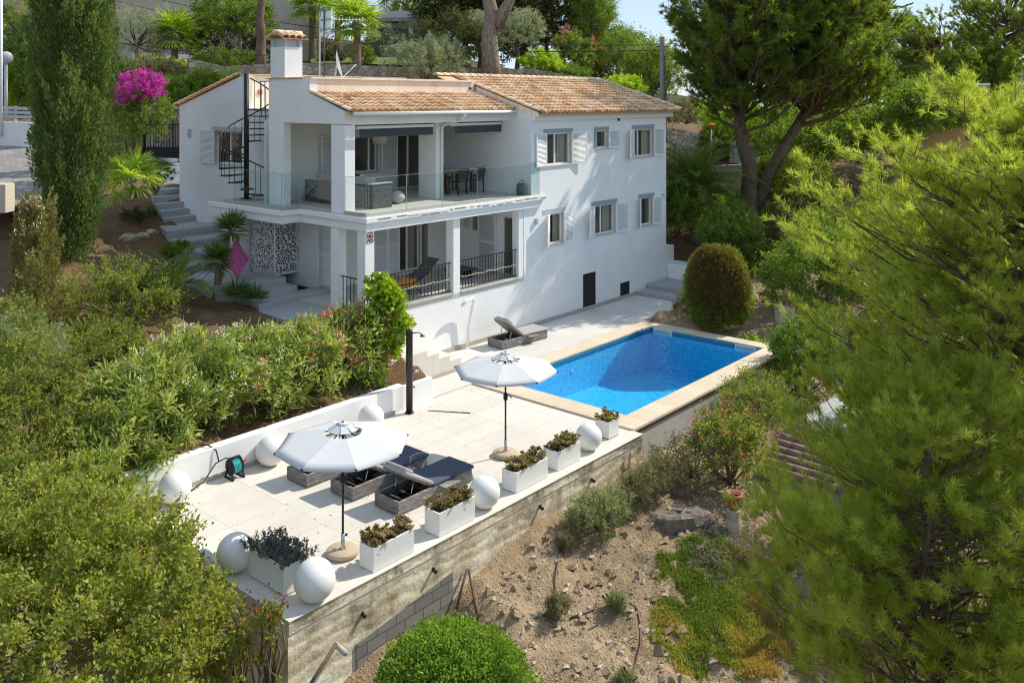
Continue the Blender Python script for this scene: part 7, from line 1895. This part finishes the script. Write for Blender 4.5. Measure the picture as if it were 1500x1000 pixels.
bush('hedge', 'dark hedge on the bank behind the chimney', 'hedge', (12.23, 27.37, 8.79), (3.2, 1.2, 1.5), 300, 60, .14, .06, M['dark'], .3, 359, zc=.9, flat=-.9)
bush('hedge', 'low yellow flowering hedge on top of the stone wall left of the chimney', 'hedge', (9.36, 21.98, 7.42), (1.9, .7, .62), 180, 60, .09, .045, M['topiary'], .16, 360, zc=.55)
bush('garden_shrub', 'large leaved bright green shrub below the arched garage driveway', 'bush', (6.32, 23.51, 7.04), (1.2, .8, .5), 90, 40, .2, .10, M['lime'], .16, 361, 'shrubs on the hillside', zc=.5)
bush('garden_shrub', 'grey green shrub behind the gabled villa wall', 'bush', (5.3, 18.57, 5.68), (1.6, 1.1, .7), 160, 60, .12, .05, M['mid'], .2, 362, 'shrubs on the hillside', zc=.6)
bush('garden_shrub', 'light green scrub above the pale stone bank near the car', 'bush', (35.27, 9.83, 4.44), (2.4, 1.2, .9), 160, 60, .14, .05, M['dry'], .25, 363, 'shrubs on the hillside', zc=.6)
bush('garden_shrub', 'yellow leaved shrub behind the garden gate', 'bush', (36.4, 6.99, 3.01), (3.2, 1.6, 1.7), 300, 60, .17, .08, M['lime'], .3, 364, 'shrubs on the hillside', zc=1.2)
bush('garden_shrub', 'green shrub right of the forked pine trunk', 'bush', (32.47, 0.82, 2.04), (2.8, 2.2, 1.9), 300, 60, .17, .07, M['mid'], .35, 365, 'shrubs on the hillside', zc=1.5)
bush('garden_shrub', 'dark green tree mass behind the forked pine', 'bush', (44.92, 4.76, 2.74), (5.5, 3.0, 3.2), 420, 60, .22, .09, M['dark'], .5, 366, 'shrubs on the hillside', zc=2.2)
bush('garden_shrub', 'green shrub below the road wall, between palm and forked trunk', 'bush', (23.5, 0.51, 0.28), (2.0, 1.6, .9), 160, 60, .16, .06, M['mid'], .3, 367, 'shrubs on the hillside', zc=.1)
bush('garden_shrub', 'sunny green scrub right of the forked pine at the foot of its trunk', 'bush', (25.34, -1.63, 0.61), (2.4, 1.8, 1.5), 260, 60, .16, .06, M['pine_far'], .3, 368, 'shrubs on the hillside', zc=1.0)
bush('garden_shrub', 'long dark shrub belt across the bank behind the forked pine', 'bush', (37.6, 4.06, 2.33), (5.0, 2.2, 1.5), 380, 60, .2, .08, M['mid'], .4, 369, 'shrubs on the hillside', zc=1.0)
bush('garden_shrub', 'wide green shrub belt between forked pine and ochre house', 'bush', (32.59, -2.38, 2.57), (4.4, 2.2, 1.8), 380, 60, .18, .08, M['mid'], .4, 370, 'shrubs on the hillside', zc=1.2)
# Norfolk pine and far pines on the right
nb_ = thing('norfolk_pine', 'tall norfolk pine with tiered drooping branches against the sky', 'conifer', (47.55, 1.71, 4.9))
b = Vector((47.55, 1.71, 4.9)); mb = MB(); H_ = 15.; mb.tube([b, b + dz * H_], [.3, .05], 9); mb.build('trunk', M['bark_pine'], nb_)
f = Fol(371); rg = f.rg
for t in range(13):
    z = 1.5 + t * 1.02; L_ = 3.9 * (1 - z / 17.) ** .8
    for k in range(7):
        a = 2 * math.pi * k / 7 + t * .5; n = 60; s = rg.rand(n) ** .8
        P_ = np.array(b) + np.stack([np.cos(a) * L_ * s, np.sin(a) * L_ * s, z - .15 * L_ * s + .5 * s ** 3], 1)
        sd = np.array([-math.sin(a), math.cos(a), .55]); D = np.array([math.cos(a), math.sin(a), .2]) * .8 + sd * np.where(rg.rand(n) < .5, 1, -1)[:, None] * [1, 1, 0] + [0, 0, .35]
        f.leaves(P_, D, .55 * (1 - .5 * s), .10, .2 + .6 * rg.rand(n))
f.build('branches', M['norfolk'], nb_)
for i, (c, r_, lab) in enumerate((((54.69, -0.45, 9.16), (4.2, 4.0, 3.0), 'sunlit pine left of the right edge, behind the ochre house'), ((49.03, -6.14, 9.46), (3.4, 3.2, 4.2), 'tall pine at the right edge, cut off by the frame'), ((62.26, 4.54, 7.66), (3.0, 3.0, 1.8), 'low pine between norfolk pine and ochre house'), ((43.58, -5.95, 7.14), (2.4, 2.2, 1.6), 'lower green pine in front of the one at the right edge'))):
    pine('pine_tree', lab, 'pine tree', (c[0], c[1], c[2] - r_[2] - 3.), (c[0], c[1], c[2] + r_[2] * .4), c, r_, 90, 10, 3, 12, .32, .05, M['pine_far'], 380 + i, .3, 1.2, -.6, 'pines on the right', limb_r=.09)
bush('garden_shrub', 'green broadleaf mass at the foot of the ochre house', 'bush', (33.11, -6.05, 4.5), (5.0, 2.0, 1.7), 420, 60, .2, .09, M['mid'], .4, 388, 'shrubs on the hillside', zc=.8)

# ------------------------------------------------------------------ street corner at the left
tag(MB().add([(-7.07, 9.94, 2.98), (-5.16, 8.49, 2.92), (-2.6, 15.48, 4.31), (-4.63, 17.83, 4.39)], [(0, 1, 2, 3)]).build('parking_area', M['paving']), kind='structure')
sw = wall_run('street_wall', 'white street wall with a grey metal rail on top at the left edge', [(-4.45, 18.4, 5.29), (-2.71, 15.61, 5.2)], 1.3, .3, M['wall_shade'], 'wall')
a, b = Vector((-4.45, 18.4, 5.29)), Vector((-2.71, 15.61, 5.2))
for h_ in (.2, .36, .52): MB().bar(a + dz * h_, b + dz * h_, .05, .11).build('rail', M['grey_paint'], sw)
for t in (.1, .5, .72, .95): MB().bar(a.lerp(b, t), a.lerp(b, t) + dz * .6, .06).build('rail_post', M['grey_paint'], sw)
sl_ = thing('street_lamp', 'street lamp with round grey globe on a grey post at the left edge', 'street lamp', (-3.1, 17.59, 5.18))
b = Vector((-3.1, 17.59, 5.18)); MB().tube([b, b + dz * 2.35], .06, 10).build('post', M['grey_paint'], sl_); q = MB(); q.sphere(tuple(b + dz * 2.5), .24, 24, 16); q.build('globe', M['grey_paint'], sl_)
mb = MB(); mb.tube([(-3.61, 16.65, 4.69), (-3.61, 16.65, 10.31)], .06, 10); solo(mb, 'flag_pole', M['white'], 'thin white pole at the left edge beside the street lamp', 'pole', None, 0, (-3.61, 16.65, 4.69))
mb = MB(); c = Vector((-6.23, 8.97, 2.98)); mb.obox(c + dz * .2, (.65, -.76, 0), (.76, .65, 0), dz, .22, .25, .42); solo(mb, 'rendered_block', M['beige'], 'pale rendered block beside the parking area at the left edge', 'pedestal', None, .02, tuple(c))
tag(MB().add([(-6.82, 6.59, 2.38), (-6.43, 6.14, 2.38), (-4.62, 10.16, 3.26), (-4.99, 10.59, 3.26)], [(0, 1, 2, 3)]).build('kerb_path', M['conc']), kind='structure')
wall_run('kerb', 'low white kerb wall running down beside the tall cypress', [(-4.59, 10.13, 3.24), (-6.41, 6.11, 2.38), (-7.29, 4.07, 1.93)], .8, .18, M['wall_shade'], 'kerb')
yucca('yucca_tree', 'yucca with several heads behind the street lamp', (-1.24, 21.56, 5.95), [(-1.35, 21.69, 8.15), (-0.85, 21.87, 8.57), (-0.8, 22.59, 8.96), (-0.89, 21.16, 7.86)], .8, 391, None, 70, .06)
for i, (c, r_, mt, lab) in enumerate((((-0.77, 22.54, 5.49), (1.6, 1.2, 1.7), 'lime', 'bright green shrub behind the street wall rail'), ((-0.3, 20.47, 5.51), (1.3, 1.2, 2.0), 'mid', 'green shrub between street wall and the tall cypress'), ((3.19, 34.8, 7.84), (3.0, 2.0, 2.2), 'mid', 'leafy green trees above the street lamp'), ((8.61, 46.89, 10.17), (4.0, 3.0, 3.6), 'lime', 'pale green trees in the far upper left corner'))):
    bush('street_shrub', lab, 'bush', (c[0], c[1], c[2] - .3), r_, 260, 60, .15, .07, M[mt], .3, 395 + i, 'shrubs behind the street', zc=r_[2] * .7)
